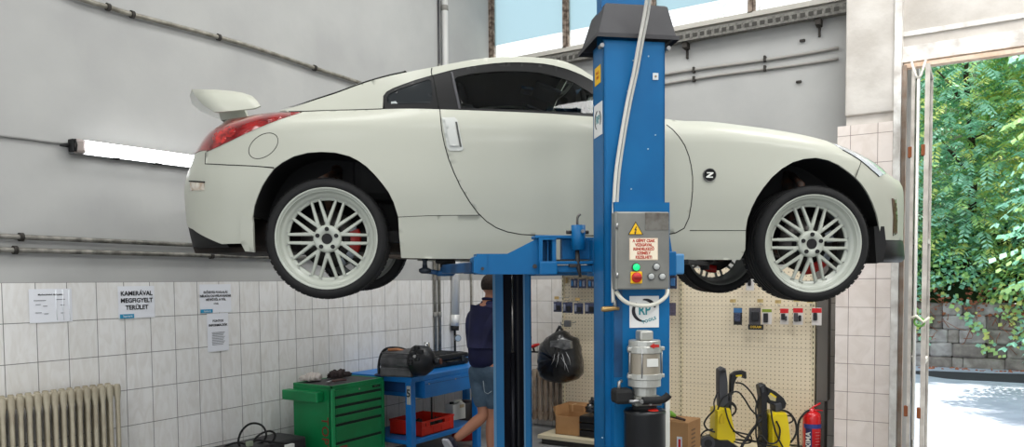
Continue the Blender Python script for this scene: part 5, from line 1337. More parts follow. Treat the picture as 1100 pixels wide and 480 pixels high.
# red crate on the shelf
RX, RY0, RY1, RZ0, RZ1 = -4.455, XYx(451, -4.455).y, XYx(486, -4.455).y, .262, .405
rcm = mat('crate_red', (200, 40, 26), rough=.4); rc = empty('plastic_crate', (RX, RY0, RZ0)); tag(rc, 'red plastic crate of parts on the lower shelf of the blue bench', 'crate')
dR, hR, wR = .385, RZ1-RZ0, RY1-RY0
def wallc(a, b, name='crate_wall'): return MB().use(rcm).bx(a, b, .003).build(name, None, rc)
wallc((-dR, 0, 0), (0, wR, .012), 'crate_floor'); wallc((-.008, 0, 0), (0, wR, hR-.06)); wallc((-dR, 0, 0), (-dR+.008, wR, hR)); wallc((-dR, 0, 0), (0, .008, hR)); wallc((-dR, wR-.008, 0), (0, wR, hR))
for k in range(7):
    if k in (2, 3, 4): continue
    y = wR*k/7; wallc((-.008, y, hR-.06), (0, y+wR/7-.012, hR), 'crate_wall')
wallc((-.012, -.004, hR-.02), (.006, wR+.004, hR), 'crate_rim'); wallc((-dR-.004, -.006, hR-.02), (.004, .01, hR), 'crate_rim'); wallc((-.010, wR*.28, hR-.075), (.003, wR*.72, hR-.055), 'crate_rim')
for k in range(4): wallc((.0, wR*(.08+.26*k), .01), (.006, wR*(.10+.26*k), hR-.07), 'crate_rib')
for i, (x, y, r_) in enumerate(((-.11, .10, .05), (-.25, .24, .055), (-.28, .10, .05), (-.14, .42, .055))):
    o = crumple('metal_part', (RX+x, RY0+y, RZ0+.07), (r_, r_*1.1, r_*.8), mat('part_dark%d' % (i % 2), ((46, 44, 44), (70, 66, 62))[i % 2], rough=.5, metal=.4), ('dark dirty part in the red crate, ' + ('nearest the front left corner', 'in the middle', 'at the back left', 'at the right end')[i]), 'part', 20+i); o['group'] = 'dirty parts in the red crate'
a = at(471.5, 404, 7.15); b = at(471.5, 436, 7.15)
b = Vector((RX-.10, RY0+.29, RZ0+.06)); rod = empty('pump_rod', (b.x, b.y, b.z-.04)); tag(rod, 'dark upright rod tool standing in the red crate', 'tool')
MB().use(mat('bolt_dark')).cyl((0, 0, .03), (0, 0, a.z-b.z+.06), .009, seg=10).build('rod', None, rod); MB().use(mat('part_dark1')).tube([(-.07, -.02, .04), (.0, 0, .05), (.06, .01, .03)], [.02, .035, .022], 10).build('handle_block', None, rod); MB().use(steel).cyl((.05, 0, -.01), (.05, 0, .05), .012, seg=10).build('nozzle', None, rod)
# white jerry can
j = XYx(488, -4.75); jc = empty('jerry_can', (j.x, j.y, .262), R(80)); tag(jc, 'white plastic jerry can with black cap behind the red crate', 'jerry can')
jh = at(488, 431, .533*4.75+.846*j.y).z-.262
jw = mat('jerry_white', (205, 205, 198), rough=.45)
MB().use(jw).prism([(-.09, 0), (.09, 0), (.09, jh*.80), (.05, jh*.93), (-.01, jh*.93), (-.03, jh*.86), (-.09, jh*.84)], (0, -.06, 0), (1, 0, 0), (0, 0, 1), (0, 1, 0), .12).build('body', None, jc)
MB().use(jw).tube(catmull([(-.005, 0, jh*.86), (.0, 0, jh*.98), (.05, 0, jh*1.0), (.085, 0, jh*.93), (.09, 0, jh*.76)], 5), .014, 10).build('handle', None, jc)
MB().use(blkm).cyl((-.055, 0, jh*.84), (-.055, 0, jh*.95), .024, seg=16).build('cap', None, jc)
MB().use(mat('label_tan', (176, 160, 130), rough=.6)).bx((.005, -.0615, jh*.62), (.07, -.06, jh*.80)).build('label', None, jc)
# dark drum under the bench end
dm = empty('oil_drum', (-4.80, 6.80, 0)); tag(dm, 'dark round drum with a red base under the far end of the bench', 'drum')
MB().use(mat('drum_dark', (36, 32, 34), rough=.5)).lathe([(0, .14), (.115, .14), (.12, .16), (.12, .40), (.10, .42), (0, .42)], (0, 0, 0), (0, 0, 1), 28).build('drum', None, dm); MB().use(mat('caliper_red')).lathe([(0, 0), (.13, 0), (.13, .13), (.12, .14), (0, .14)], (0, 0, 0), (0, 0, 1), 28).build('base', None, dm)

# ---- gondola shelving with perforated back
PYB = 7.70
pegm = bpy.data.materials.new('pegboard'); pegm.use_nodes = True; nt = pegm.node_tree; N = nt.nodes; L = nt.links; b = N['Principled BSDF']; b.inputs['Roughness'].default_value = .5
tc = N.new('ShaderNodeTexCoord'); sx = N.new('ShaderNodeSeparateXYZ'); L.new(tc.outputs['Object'], sx.inputs[0])
def mth(op, a, bb_=None):
    n = N.new('ShaderNodeMath'); n.operation = op
    for i, v in enumerate((a, bb_)):
        if v is None: continue
        if isinstance(v, (int, float)): n.inputs[i].default_value = v
        else: L.new(v, n.inputs[i])
    return n.outputs[0]
fxx = mth('SUBTRACT', mth('FRACT', mth('DIVIDE', mth('ADD', sx.outputs[0], 20), .040)), .5); fzz = mth('SUBTRACT', mth('FRACT', mth('DIVIDE', mth('ADD', sx.outputs[2], 20), .040)), .5)
dist = mth('SQRT', mth('ADD', mth('MULTIPLY', fxx, fxx), mth('MULTIPLY', fzz, fzz)))
hole = mth('LESS_THAN', dist, .14)
seamz = mth('LESS_THAN', mth('FRACT', mth('DIVIDE', mth('ADD', sx.outputs[2], 20.155), .40)), .008)
hs_ = mth('MAXIMUM', hole, mth('MULTIPLY', seamz, .6))
mx = N.new('ShaderNodeMixRGB'); mx.inputs[1].default_value = rgb(224, 210, 184); mx.inputs[2].default_value = rgb(136, 120, 96); L.new(hs_, mx.inputs[0]); L.new(mx.outputs[0], b.inputs['Base Color'])
gx0, gxm, gx1 = hitw(606.5, 380, 1, PYB).x, hitw(732, 380, 1, PYB).x, hitw(872.5, 380, 1, PYB).x
gz1 = 1.83
go = empty('gondola_shelving', (gx0, PYB, 0)); tag(go, 'cream perforated display shelving along the back wall', 'shelving')
def Gp(a): return (a[0]-gx0, a[1]-PYB, a[2])
cream = mat('shelf_cream', (214, 202, 172), rough=.5)
MB().use(pegm).bx(Gp((gx0, PYB, .12)), Gp((gxm, PYB+.02, gz1))).build('back_panel', None, go); MB().use(pegm).bx(Gp((gxm, PYB, .12)), Gp((gx1, PYB+.02, gz1))).build('back_panel', None, go)
for x in (gx0-.012, gxm, gx1+.01):
    u = MB().use(cream).bx(Gp((x-.014, PYB-.012, 0)), Gp((x+.014, PYB+.05, gz1+.03))).build('upright', None, go)
    m2 = MB().use(mat('slot_dark', (70, 60, 48), rough=.8)); z = .2
    while z < gz1: m2.bx(Gp((x-.004, PYB-.0135, z)), Gp((x+.004, PYB-.012, z+.022))); z += .05
    so2 = m2.build('slots', None, u)
MB().use(cream).bx(Gp((gx0+.05, PYB-.72, .06)), Gp((gx1+.02, PYB, .10)), .003).build('base_shelf', None, go)
MB().use(mat('plinth_dark', (60, 58, 56), rough=.7)).bx(Gp((gx0+.08, PYB-.68, 0)), Gp((gx1, PYB-.02, .06))).build('plinth', None, go)
MB().use(cream).bx(Gp((gx0-.02, PYB-.30, gz1-.02)), Gp((gxm+.0, PYB, gz1+.0)), .002).build('top_shelf', None, go)
dx0, dx1 = hitw(877, 400, 1, PYB).x, hitw(889, 400, 1, PYB).x
ep = empty('end_panel', (dx0, PYB, 0)); tag(ep, 'dark grey end post standing between the pegboard and the tiled pier', 'post')
MB().use(mat('end_dark', (98, 93, 88), rough=.6)).bx((0, 0, .56), (dx1-dx0, .15, 2.2), .004).build('upper_post', None, ep); MB().use(mat('end_dark2', (80, 76, 72), rough=.6)).bx((-.002, -.02, 0), (dx1-dx0-.02, .14, .56), .004).build('lower_post', None, ep)
# hooks and cards
def hook(px, py, ln, par_label, tagc=True):
    p = hitw(px, py, 1, PYB-.015)
    h = empty('display_hook', (p.x, PYB-.012, p.z)); tag(h, par_label, 'hook', 'wire hooks on the pegboard')
    MB().use(steel).tube([(0, 0, 0), (0, -ln, -.006), (0, -ln-.012, .012)], .003, 6).build('wire', None, h)
    if tagc: MB().use(mat('price_tag', (190, 168, 110), rough=.6, c2=(170, 140, 90), vscale=30)).bx((-.028, -ln-.012, .018), (.028, -ln-.009, .050)).build('price_tag', None, h); MB().use(steel).tube([(0, 0, .03), (0, -ln-.006, .034)], .0025, 6).build('tag_wire', None, h)
    return h, p
def card(px0, py0, px1, py1, y, m, label, blob=None, stripe=None, group='blister cards on the pegboard', boxed=0, cnt=1):
    a = hitw(px0, py0, 1, y); b_ = hitw(px1, py1, 1, y); W, H = b_.x-a.x, a.z-b_.z
    o = empty('blister_card', (a.x+W/2, y, b_.z)); tag(o, label, 'package', group)
    MB().use(m).bx((-W/2, 0, 0), (W/2, .004, H), .002).build('backing_card', None, o)
    MB().use(mat('slot_dark')).bx((-W*.12, -.001, H*.93), (W*.12, 0, H*.97)).build('hang_slot', None, o)
    if stripe: MB().use(stripe[0]).bx((-W/2+.001, -.0015, H*stripe[1]), (W/2-.001, 0, H*stripe[2])).build('header', None, o)
    if blob:
        for (bx_, bz, bw, bh, mm_) in blob: MB().use(mm_).box((W*bx_, -.012, H*bz), (W*bw, .024, H*bh), .006).build('blister', None, o)
    return o
dk_ = mat('pack_black', (22, 22, 26), rough=.35); rd_ = mat('pack_red', (200, 30, 36), rough=.45); wh_ = mat('pack_white', (214, 208, 204), rough=.45); gy_ = mat('pack_grey', (82, 80, 84), rough=.4, c2=(60, 58, 60), vscale=60); nb_ = mat('pack_navy', (38, 42, 66), rough=.4, c2=(74, 80, 104), vscale=70); bl_ = mat('pack_blue', (60, 110, 160), rough=.4); gn_ = mat('pack_green', (130, 150, 40), rough=.45); ye_ = mat('pack_yellow', (214, 176, 50), rough=.5)
YC = PYB-.10
hk_l = [(790, 326.5), (819, 326.5), (838, 327.5), (858, 326), (872, 327)]
nm_ = ['leftmost with a pale tag, above the blue pack', 'second from left, above the round black pack', 'middle, above the narrow red pack', 'fourth from left, above the wide red pack', 'rightmost, above the last red pack']
for (px, py), t in zip(hk_l, nm_): hook(px, py, .08, 'wire hook on the right pegboard, '+t)
card(788, 330.5, 797, 349, YC, dk_, 'dark blue spray pack hanging at the left of the right pegboard row', [(0, .45, .7, .5, nb_)], (bl_, .72, .98))
o = card(804.5, 330.5, 817, 348.5, YC, gy_, 'round grey and black pack hanging above a black tag', [(.05, .5, .6, .55, dk_)])
o2 = card(803.5, 348.2, 820, 354.3, YC-.02, dk_, 'black tag with small yellow lettering below the grey pack'); 
a = hitw(803.5, 348.2, 1, YC-.02); b_ = hitw(820, 354.3, 1, YC-.02)
text('tag_lettering', 'OSRAM', (a.z-b_.z)*.62, fm((0, -.0015, (a.z-b_.z)/2), (1, 0, 0), (0, 0, 1)), ye_, o2, 'CENTER', .0003, .0006)
card(818.5, 331.5, 829, 348.5, YC-.01, wh_, 'white pack with a green header and black bar window', [(-.08, .42, .45, .6, dk_)], (gn_, .78, .98))
card(838, 331, 847, 348.5, YC, wh_, 'narrow red and white pack in the middle of the right pegboard row', [(-.1, .48, .45, .4, dk_), (.25, .38, .2, .3, gy_)], (rd_, .70, .98))
card(852, 330.5, 862.5, 349, YC, wh_, 'wide red and white pack, second from the right', [(-.18, .45, .4, .5, gy_), (.22, .4, .25, .35, dk_)], (rd_, .72, .98))
card(872, 330.5, 882.5, 349.5, YC, wh_, 'red and white pack hanging furthest right beside the dark post', [(-.12, .5, .4, .45, dk_)], (rd_, .72, .98))
hook(806, 293.5, .08, 'wire hook high on the pegboard behind the front wheel', False)
card(801.5, 294.5, 810, 312, YC, wh_, 'red and white pack hanging by itself beside the front tyre', [(-.05, .5, .4, .4, dk_)], (rd_, .74, .98))
hook(724.5, 293, .10, 'wire hook beside the control box, upper one', False); card(719.5, 296, 727, 310, YC-.03, nb_, 'blue pack peeking out beside the control box', [(0, .5, .6, .6, bl_)])
hook(722, 323, .10, 'wire hook beside the round maker sign, lower one', False); card(713.5, 325, 726, 339, YC-.03, mat('pack_purple', (96, 88, 104), rough=.4, c2=(70, 66, 84), vscale=60), 'grey purple pack right of the maker sign on the lift column')
yl = PYB-.32
for i, (x0, x1, y0, y1) in enumerate(((594.5, 603.5, 324, 335), (604.5, 615, 324.5, 336), (616.5, 626.5, 325.5, 337), (628, 641, 325, 337))):
    card(x0, y0, x1, y1, yl, nb_, 'dark card of small parts in the lower left row, '+('first, hanging past the board edge', 'second from the left', 'third from the left', 'fourth, beside the near lift column')[i], [(-.28, .5, .22, .6, mat('pack_pale', (120, 124, 140), rough=.3)), (.15, .4, .4, .5, dk_)], None, 'dark cards on the lower left hooks')
for i, (x0, x1, y0, y1) in enumerate(((613, 620.5, 299.5, 309), (621.5, 630, 299.5, 309.5), (631, 641, 300, 309.5))):
    card(x0, y0, x1, y1, yl+.12, nb_, 'dark blue card in the upper left row, '+('leftmost', 'middle', 'beside the near lift column')[i], [(-.2, .5, .25, .6, bl_), (.2, .5, .25, .6, mat('pack_pale'))], None, 'dark cards on the upper left hooks')
for i, (px, py) in enumerate(((601, 319.5), (612.5, 320), (623, 321), (636, 320.5))): 
    hk2, _ = hook(px+10, py+3, .28, 'long wire hook holding the lower left dark cards, '+('first', 'second', 'third', 'fourth')[i]+' from the left', i in (0, 2))
for i, px in enumerate((625, 633)): hook(px, 298.5, .18, 'wire hook holding the upper left blue cards, '+('left one', 'right one')[i], False)
MB_ = hitw(608, 301, 1, PYB-.03); tag(MB().use(mat('price_tag')).box((MB_.x, PYB-.02, MB_.z), (.022, .012, .065), .003).build('price_clip'), 'small tan price clip on the left upright of the shelving', 'clip')
# ---- hanging black bag
bgp = hitw(602, 352, 1, PYB-.34); bag = empty('carrier_bag', (bgp.x, bgp.y, bgp.z)); tag(bag, 'bulging black plastic carrier bag hanging from a hook', 'bag')
out_px = [(598, 356), (590, 361), (583, 368), (580.5, 376), (579.5, 388), (580, 398), (583, 405), (591, 409.5), (603, 411.5), (614, 409.5), (622, 406), (625.5, 399), (624.5, 388), (622.5, 375), (620, 364), (612, 360), (606, 355)]
op = [hitw(px, py, 1, PYB-.34)-bgp for px, py in out_px]; cx0 = sum((p.x for p in op))/len(op); cz0_ = sum((p.z for p in op))/len(op)
plas = mat('bag_black', (16, 16, 18), rough=.3, coat=.4, bump=.8, bscale=18)
rows = []
n = len(op); fine = catmull(op, 3, True)
for k in range(0, 9):
    t = k/8*PI; s_ = math.sin(t)**.55 if 0 < k < 8 else .02
    rows.append([Vector((cx0+(p.x-cx0)*s_+.006*math.sin(i*1.7+k*2), -.17*math.cos(t)*1.0+.008*math.sin(i*2.3+k), cz0_+(p.z-cz0_)*s_)) for i, p in enumerate(fine)])
MB().use(plas).grid(rows, True, True).build('bag_body', None, bag, weld=True)
for sg_ in (-1, 1): MB().use(plas).tube(catmull([Vector((sg_*.05-.01, .03*sg_, -.09)), Vector((sg_*.028-.01, .01*sg_, -.03)), Vector((-.008, 0, .03)), Vector((-.004, 0, .035))], 5), [.03]*3+[.02]*12+[.008], 8).build('bag_handle', None, bag) if False else MB().use(plas).tube(catmull([Vector((sg_*.07-.01, .03*sg_, -.12)), Vector((sg_*.03-.01, .01*sg_, -.04)), Vector((-.008, 0, .02))], 5), .014, 8).build('bag_handle', None, bag)
grey_c = [hitw(px, py, 1, PYB-.52)-bgp for px, py in ((591, 366), (598, 365.5), (606, 364.5), (612.5, 366), (613, 374), (606, 375.5), (598, 373), (591, 372.5))]
m2 = MB().use(mat('bag_window', (120, 120, 120), rough=.35, c2=(70, 70, 70), vscale=20)); b0_2 = len(m2.v); m2.v += [tuple(p) for p in grey_c]+[(p.x, p.y+.05, p.z-.005) for p in grey_c]; nn = len(grey_c)
m2.face(range(nn)); [m2.face((i, (i+1) % nn, nn+(i+1) % nn, nn+i)) for i in range(nn)]; m2.build('clear_window', None, bag)
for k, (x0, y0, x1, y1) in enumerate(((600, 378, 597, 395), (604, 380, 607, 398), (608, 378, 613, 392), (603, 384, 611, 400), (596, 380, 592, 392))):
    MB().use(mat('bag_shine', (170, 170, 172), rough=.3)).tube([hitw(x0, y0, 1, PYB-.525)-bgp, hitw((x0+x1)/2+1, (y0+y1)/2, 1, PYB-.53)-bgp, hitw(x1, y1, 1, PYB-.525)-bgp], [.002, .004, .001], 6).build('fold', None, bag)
hb = hitw(604, 347.5, 1, PYB-.34); h = empty('display_hook', (hb.x, PYB-.012, hb.z)); tag(h, 'wire hook that carries the black carrier bag', 'hook'); MB().use(steel).tube([(0, 0, .0), (-.0, -.35, -.01), (0, -.37, .02)], .005, 6).build('wire', None, h)
MB().use(mat('lock_grey', (84, 84, 86), rough=.4)).box((.05, -.30, -.0), (.07, .05, .07), .008).build('hook_bracket', None, h)
# ---- boxes on the base shelf, left
kraft = mat('cardboard', (178, 136, 92), rough=.85, c2=(166, 124, 82), vscale=5); kraftd = mat('cardboard_inside', (120, 84, 54), rough=.9)
def carton(name, label, px0, py0, px1, py1, y, dep, z0, openb=False, rz=0, side=False):
    a = hitw(px0, py0, 1, y); b_ = hitw(px1, py1, 1, y); W = b_.x-a.x; H = a.z-z0
    o = empty(name, (a.x, y, z0), rz); tag(o, label, 'box', None)
    if openb:
        for nm2, A, B in (('front_panel', (0, 0, 0), (W, .006, H)), ('back_panel', (0, dep, 0), (W, dep+.006, H)), ('side_panel', (0, 0, 0), (.006, dep, H)), ('side_panel', (W-.006, 0, 0), (W, dep, H)), ('bottom_panel', (0, 0, 0), (W, dep, .006))): MB().use(kraft).bx(A, B).build(nm2, None, o)
        MB().use(kraft).prism([(0, 0), (-.03, .09), (.0, .10), (.01, .0)], (0, 0, H), (1, 0, 0), (0, 0, 1), (0, 1, 0), dep).build('flap', None, o)
        MB().use(kraftd).bx((.01, .01, H*.55), (W-.01, dep-.01, H*.6)).build('contents', None, o)
    else: MB().use(kraft).bx((0, 0, 0), (W, dep, H), .004).build('carton_body', None, o); MB().use(mat('tape_tan', (196, 158, 112), rough=.4)).bx((W*.46, -.001, H*.0), (W*.54, dep*.5, H+.001)).build('tape', None, o)
    return o
carton('cardboard_box', 'open cardboard box on the low shelf under the black bag', 596.5, 446, 623, 466, PYB-.60, .30, .10, True)
carton('cardboard_box', 'closed flat cardboard box behind the open one', 603, 433.5, 627, 445, PYB-.28, .20, .10)
# black wrapped parcels
a = hitw(622, 446, 1, PYB-.62); b_ = hitw(642, 471, 1, PYB-.62)
tcz = MB().use(mat('crate_black', (18, 18, 20), rough=.35)); 
pk = empty('black_crate', (a.x, a.y, .10)); tag(pk, 'stack of black plastic boxes beside the near lift column', 'box'); W = b_.x-a.x+.12; H = a.z-.10
for k in range(3): MB().use(mat('crate_black')).bx((0, 0, H*k/3+.004), (W, .35, H*(k+1)/3-.004), .012).build('tray', None, pk)
crumple('plastic_sack', (a.x+.16, a.y+.16, a.z+.05), (.13, .15, .12), mat('sack_black', (20, 20, 22), rough=.25, coat=.5, bump=1, bscale=30), 'crumpled black sack with shiny folds on the stacked black boxes', 'sack', 31)
for k, (x0, y0, x1, y1) in enumerate(((616, 446, 626, 443), (624, 449, 631, 453), (629, 436, 637, 438))):
    pass
# ---- cardboard box right of the near column, set at an angle
c0_ = at(739, 457, 6.35); bxo = empty('cardboard_box', (c0_.x, c0_.y, 0)); tag(bxo, 'large cardboard box on the floor right of the pump', 'box')
H = at(739, 454.5, 6.35).z
e1 = (at(706, 452, 6.50)-c0_); e1.z = 0; e1.normalize(); e2 = Vector((-e1.y, e1.x, 0)); e2 = -e2 if e2.dot(F0) < 0 else e2
W1, W2 = .30, .30
mbx = MB().use(kraft).prism([(0, 0), (W1, 0), (W1, W2), (0, W2)], (0, 0, 0), e1, e2, (0, 0, 1), H); mbx.build('carton_body', None, bxo)
MB().use(mat('tape_tan')).prism([(W1*.0, W2*.0), (W1*.06, 0), (W1*.06, .002), (0, .002)], (0, 0, 0), e1, e2, (0, 0, 1), H+.001).build('corner_tape', None, bxo) if False else None
lbp = e1*.05-e2*.002; MB().use(mat('paper')).prism([(0, 0), (.045, 0), (.045, .003), (0, .003)], lbp+Vector((0, 0, H-.30)), e1, e2, (0, 0, 1), .18).build('label', None, bxo)
MB().use(mat('pack_red')).prism([(0, 0), (.02, 0), (.02, .002), (0, .002)], lbp-e2*.002+e1*.012+Vector((0, 0, H-.22)), e1, e2, (0, 0, 1), .08).build('label_mark', None, bxo)
for k in range(7): MB().use(mat('box_print', (120, 92, 66), rough=.8)).prism([(0, 0), (.002, 0), (.002, .09), (0, .09)], -e1*.002+e2*.08+Vector((0, 0, H-.08-.035*k)), e1, e2, (0, 0, 1), .014).build('print_mark', None, bxo)
gp = at(728, 446.5, 6.5); kn_ = empty('green_brush', (gp.x, gp.y, H)); tag(kn_, 'green handled dark scraper lying on the large cardboard box', 'tool')
a, b_, c2_ = at(714.5, 441.5, 6.5)-Vector((gp.x, gp.y, H)), at(726, 447, 6.48)-Vector((gp.x, gp.y, H)), at(736, 451, 6.42)-Vector((gp.x, gp.y, H))
for p in (a, b_, c2_): p.z = max(p.z, .012)
MB().use(mat('tool_green', (120, 170, 60), rough=.5)).tube([a, (a+b_)/2, b_], [.022, .026, .014], 10).build('handle', None, kn_); MB().use(mat('tool_dark', (60, 44, 38), rough=.6)).tube([a-Vector((0, 0, .03)) if a.z > .05 else a, b_-Vector((0, 0, .01)), c2_], [.012, .014, .010], 8).build('blade', None, kn_)
# ---- pressure washers
yw = mat('washer_yellow', (226, 200, 20), rough=.35, coat=.2); kb = mat('washer_black', (30, 30, 33), rough=.45); kg = mat('washer_grey', (66, 67, 72), rough=.5)
def washer(px, depth, zb, label, mirror=False):
    p = at(px, 470, depth); o = empty('pressure_washer', (p.x, p.y, zb), YAW); tag(o, label, 'pressure washer'); o['depth'] = depth; return o, p
def PW(o, pts): 
    Mi = (Matrix.Translation(o.location) @ Matrix.Rotation(o.rotation_euler.z, 4, 'Z')).inverted(); return [Mi @ at(*p) for p in pts]
def slab(o, pts, th, m, name, bev=.0, d0=0.0):
    P = PW(o, [(q[0], min(q[1], 484), o['depth']) for q in pts]); n = len(P); mb = MB().use(m); b = 0
    cen_ = sum(P, Vector())/n
    rows = [[Vector((cen_.x+(p.x-cen_.x)*.90, -th*.62+p.y, cen_.z+(p.z-cen_.z)*.93)) for p in P], [Vector((p.x, p.y-th*.36, p.z)) for p in P], [Vector((p.x, p.y+th*.36, p.z)) for p in P], [Vector((cen_.x+(p.x-cen_.x)*.9, th*.62+p.y, cen_.z+(p.z-cen_.z)*.93)) for p in P]]
    mb.grid(rows, False, True); mb.face(range(n)); mb.face([3*n+i for i in range(n)][::-1]); return mb.build(name, None, o)
D1 = 7.05
w_1, _ = washer(776, D1, .10, 'yellow and black pressure washer, left one, nearest the cardboard box')
slab(w_1, [(766, 438), (772, 436), (781, 437), (783.5, 450), (787, 466), (786, 474), (776, 474), (765, 469), (765.5, 452)], .20, yw, 'yellow_cover')
slab(w_1, [(768.5, 446), (771, 441), (774, 446), (773.5, 452), (769, 452)], .23, mat('washer_yellow_deep', (206, 176, 16), rough=.4), 'front_panel')
slab(w_1, [(770.5, 396), (774.5, 393.5), (778, 395), (780, 410), (780.5, 428), (781.5, 438), (771.5, 437), (770.5, 420)], .10, kg, 'back_housing')
slab(w_1, [(771.5, 397.5), (773.5, 396), (776.5, 396.5), (777, 399), (772, 400)], .13, kb, 'housing_top')
slab(w_1, [(762, 469), (778, 469), (791, 478), (791, 490), (760, 490), (756, 482)], .24, kb, 'base')
wl = PW(w_1, [(759.5, 475, D1-.12)])[0]; MB().use(kg).cyl(wl+Vector((0, -.04, 0)), wl+Vector((0, .02, 0)), .062, seg=24).build('wheel', None, w_1); MB().use(kb).cyl(wl+Vector((0, -.046, 0)), wl+Vector((0, -.03, 0)), .035, seg=20).build('wheel_hub', None, w_1)
gun = slab(w_1, [(784, 402), (789, 398.5), (797, 397.5), (801, 399), (801.5, 406), (799.5, 406.5), (798, 403), (791.5, 403.5), (789, 408), (787.5, 412), (786, 424), (783, 424), (783.5, 410)], .05, kb, 'spray_gun')
slab(w_1, [(788.8, 402.6), (796, 401.8), (796, 403.6), (789.5, 404.2)], .056, yw, 'trigger_strip')
MB().use(kb).tube(PW(w_1, [(784.5, 422, D1-.02), (783.5, 440, D1-.02), (784.5, 455, D1)]), .018, 8).build('lance', None, w_1)
lp_ = PW(w_1, [(784, 440, D1-.08)])[0]
for k in range(3): MB().use(kb).lathe([(.05+.008*k, 0), (.058+.008*k, .006), (.05+.008*k, .012), (.044+.008*k, .006), (.05+.008*k, 0)], lp_+Vector((0, .02*k, 0)), (.25, 1, 0), 24).build('coiled_hose', None, w_1)
D2 = 6.95
w_2, _ = washer(834, D2, .10, 'yellow and black pressure washer, right one, beside the fire extinguisher')
slab(w_2, [(823.5, 444), (828, 441), (840, 441), (842, 450), (844, 470), (842, 490), (824, 490), (823, 465)], .22, yw, 'yellow_cover')
slab(w_2, [(826.5, 452), (831, 452), (831, 470), (829, 476), (826.5, 470)], .245, mat('washer_yellow_deep'), 'front_panel')
slab(w_2, [(813.5, 413), (818, 411), (821, 412.5), (822, 420), (822, 445), (823, 470), (821, 488), (816, 488), (815.5, 440), (815.5, 425)], .09, kb, 'back_housing')
slab(w_2, [(815.2, 415), (818.5, 414), (818.8, 420), (816.5, 421)], .10, kg, 'housing_window')
slab(w_2, [(822.5, 415), (833, 420.5), (841, 427), (844, 433), (842.5, 438), (838.5, 440), (832, 436), (824, 432.5), (821.5, 428), (822, 420)], .055, kb, 'spray_gun')
slab(w_2, [(823.2, 424), (826, 422), (832.5, 427), (832, 430.5), (826, 429)], .062, mat('gun_gap', (196, 184, 140), rough=.5), 'gun_guard'); slab(w_2, [(824.8, 422.3), (826.5, 421), (833, 425.5), (832, 427)], .066, yw, 'trigger_strip')
slab(w_2, [(829.5, 433), (836.5, 431.5), (837.5, 440), (830, 441.5)], .12, kg, 'gun_holder')
MB().use(kb).tube(PW(w_2, [(818, 450, D2-.06), (808, 462, D2-.06), (798, 477, D2-.08), (795, 484, D2-.08)]), .014, 8).build('lance', None, w_2)
cablem = mat('hose_black', (26, 26, 28), rough=.5)
def hose(pts, label, r_=.0085):
    P = catmull([at(*p) for p in pts], 7); o = MB().use(cablem).tube([p-P[0] for p in P], r_, 8).build('hose'); o.location = P[0]; tag(o, label, 'hose', 'black hoses of the pressure washers'); return o
def hosec(o, pts, r_=.0075): MB().use(cablem).tube(catmull(PW(o, pts), 7), r_, 8).build('cable', None, o)
hosec(w_1, [(790, 411, D1-.05), (797, 412, D1-.05), (804, 418, D1-.05), (811, 428, D1-.06), (814.5, 440, D1-.06), (818, 446, D1-.1)])
hosec(w_1, [(771, 440, D1-.12), (776, 428, D1-.12), (785, 422, D1-.12), (793, 421, D1-.12), (800, 429, D1-.12), (807, 440, D1-.12), (815, 446, D1-.14), (824, 440, D1-.16)])
hosec(w_1, [(771, 421, D1-.06), (767, 432, D1-.1), (767, 440, D1-.14), (760, 448, D1-.14), (756.5, 455, D1-.14), (760, 461, D1-.14), (768, 464, D1-.14)])
hosec(w_1, [(766, 461, D1-.13), (757, 463, D1-.12), (752, 470, D1-.12), (751, 482, D1-.12)])
hosec(w_1, [(787, 463, D1-.12), (796, 465, D1-.12), (806, 468, D1-.12), (806, 475, D1-.12), (796, 476, D1-.12), (788, 474, D1-.12)])
hosec(w_1, [(779, 438, D1-.14), (782, 450, D1-.16), (788, 462, D1-.15), (800, 470, D1-.1), (814, 474, D1-.1), (822, 470, D1-.12)])
hosec(w_2, [(838, 440, D2-.08), (847, 443, D2-.08), (854, 452, D2-.08), (855.5, 464, D2-.08), (850, 474, D2-.08), (843, 476, D2-.1), (837, 470, D2-.13)], .010)
hosec(w_2, [(842, 446, D2-.1), (850, 447, D2-.1), (851.5, 452, D2-.1), (846, 455, D2-.1), (843, 458, D2-.1)])
hosec(w_2, [(828, 440, D2-.15), (830, 452, D2-.17), (834, 466, D2-.17), (841, 480, D2-.15), (846, 486, D2-.12)])
hosec(w_2, [(834, 452, D2-.15), (838, 462, D2-.16), (835, 474, D2-.16), (826, 476, D2-.16), (818, 468, D2-.14), (814, 472, D2-.12), (815, 482, D2-.12)])
hosec(w_2, [(814, 446, D2-.08), (812, 460, D2-.1), (814, 474, D2-.1), (824, 478, D2-.14), (836, 480, D2-.15)])
hosec(w_2, [(816, 425, D2-.06), (812, 438, D2-.08), (813.5, 452, D2-.08), (818, 462, D2-.1)])
del w_1['depth'], w_2['depth']
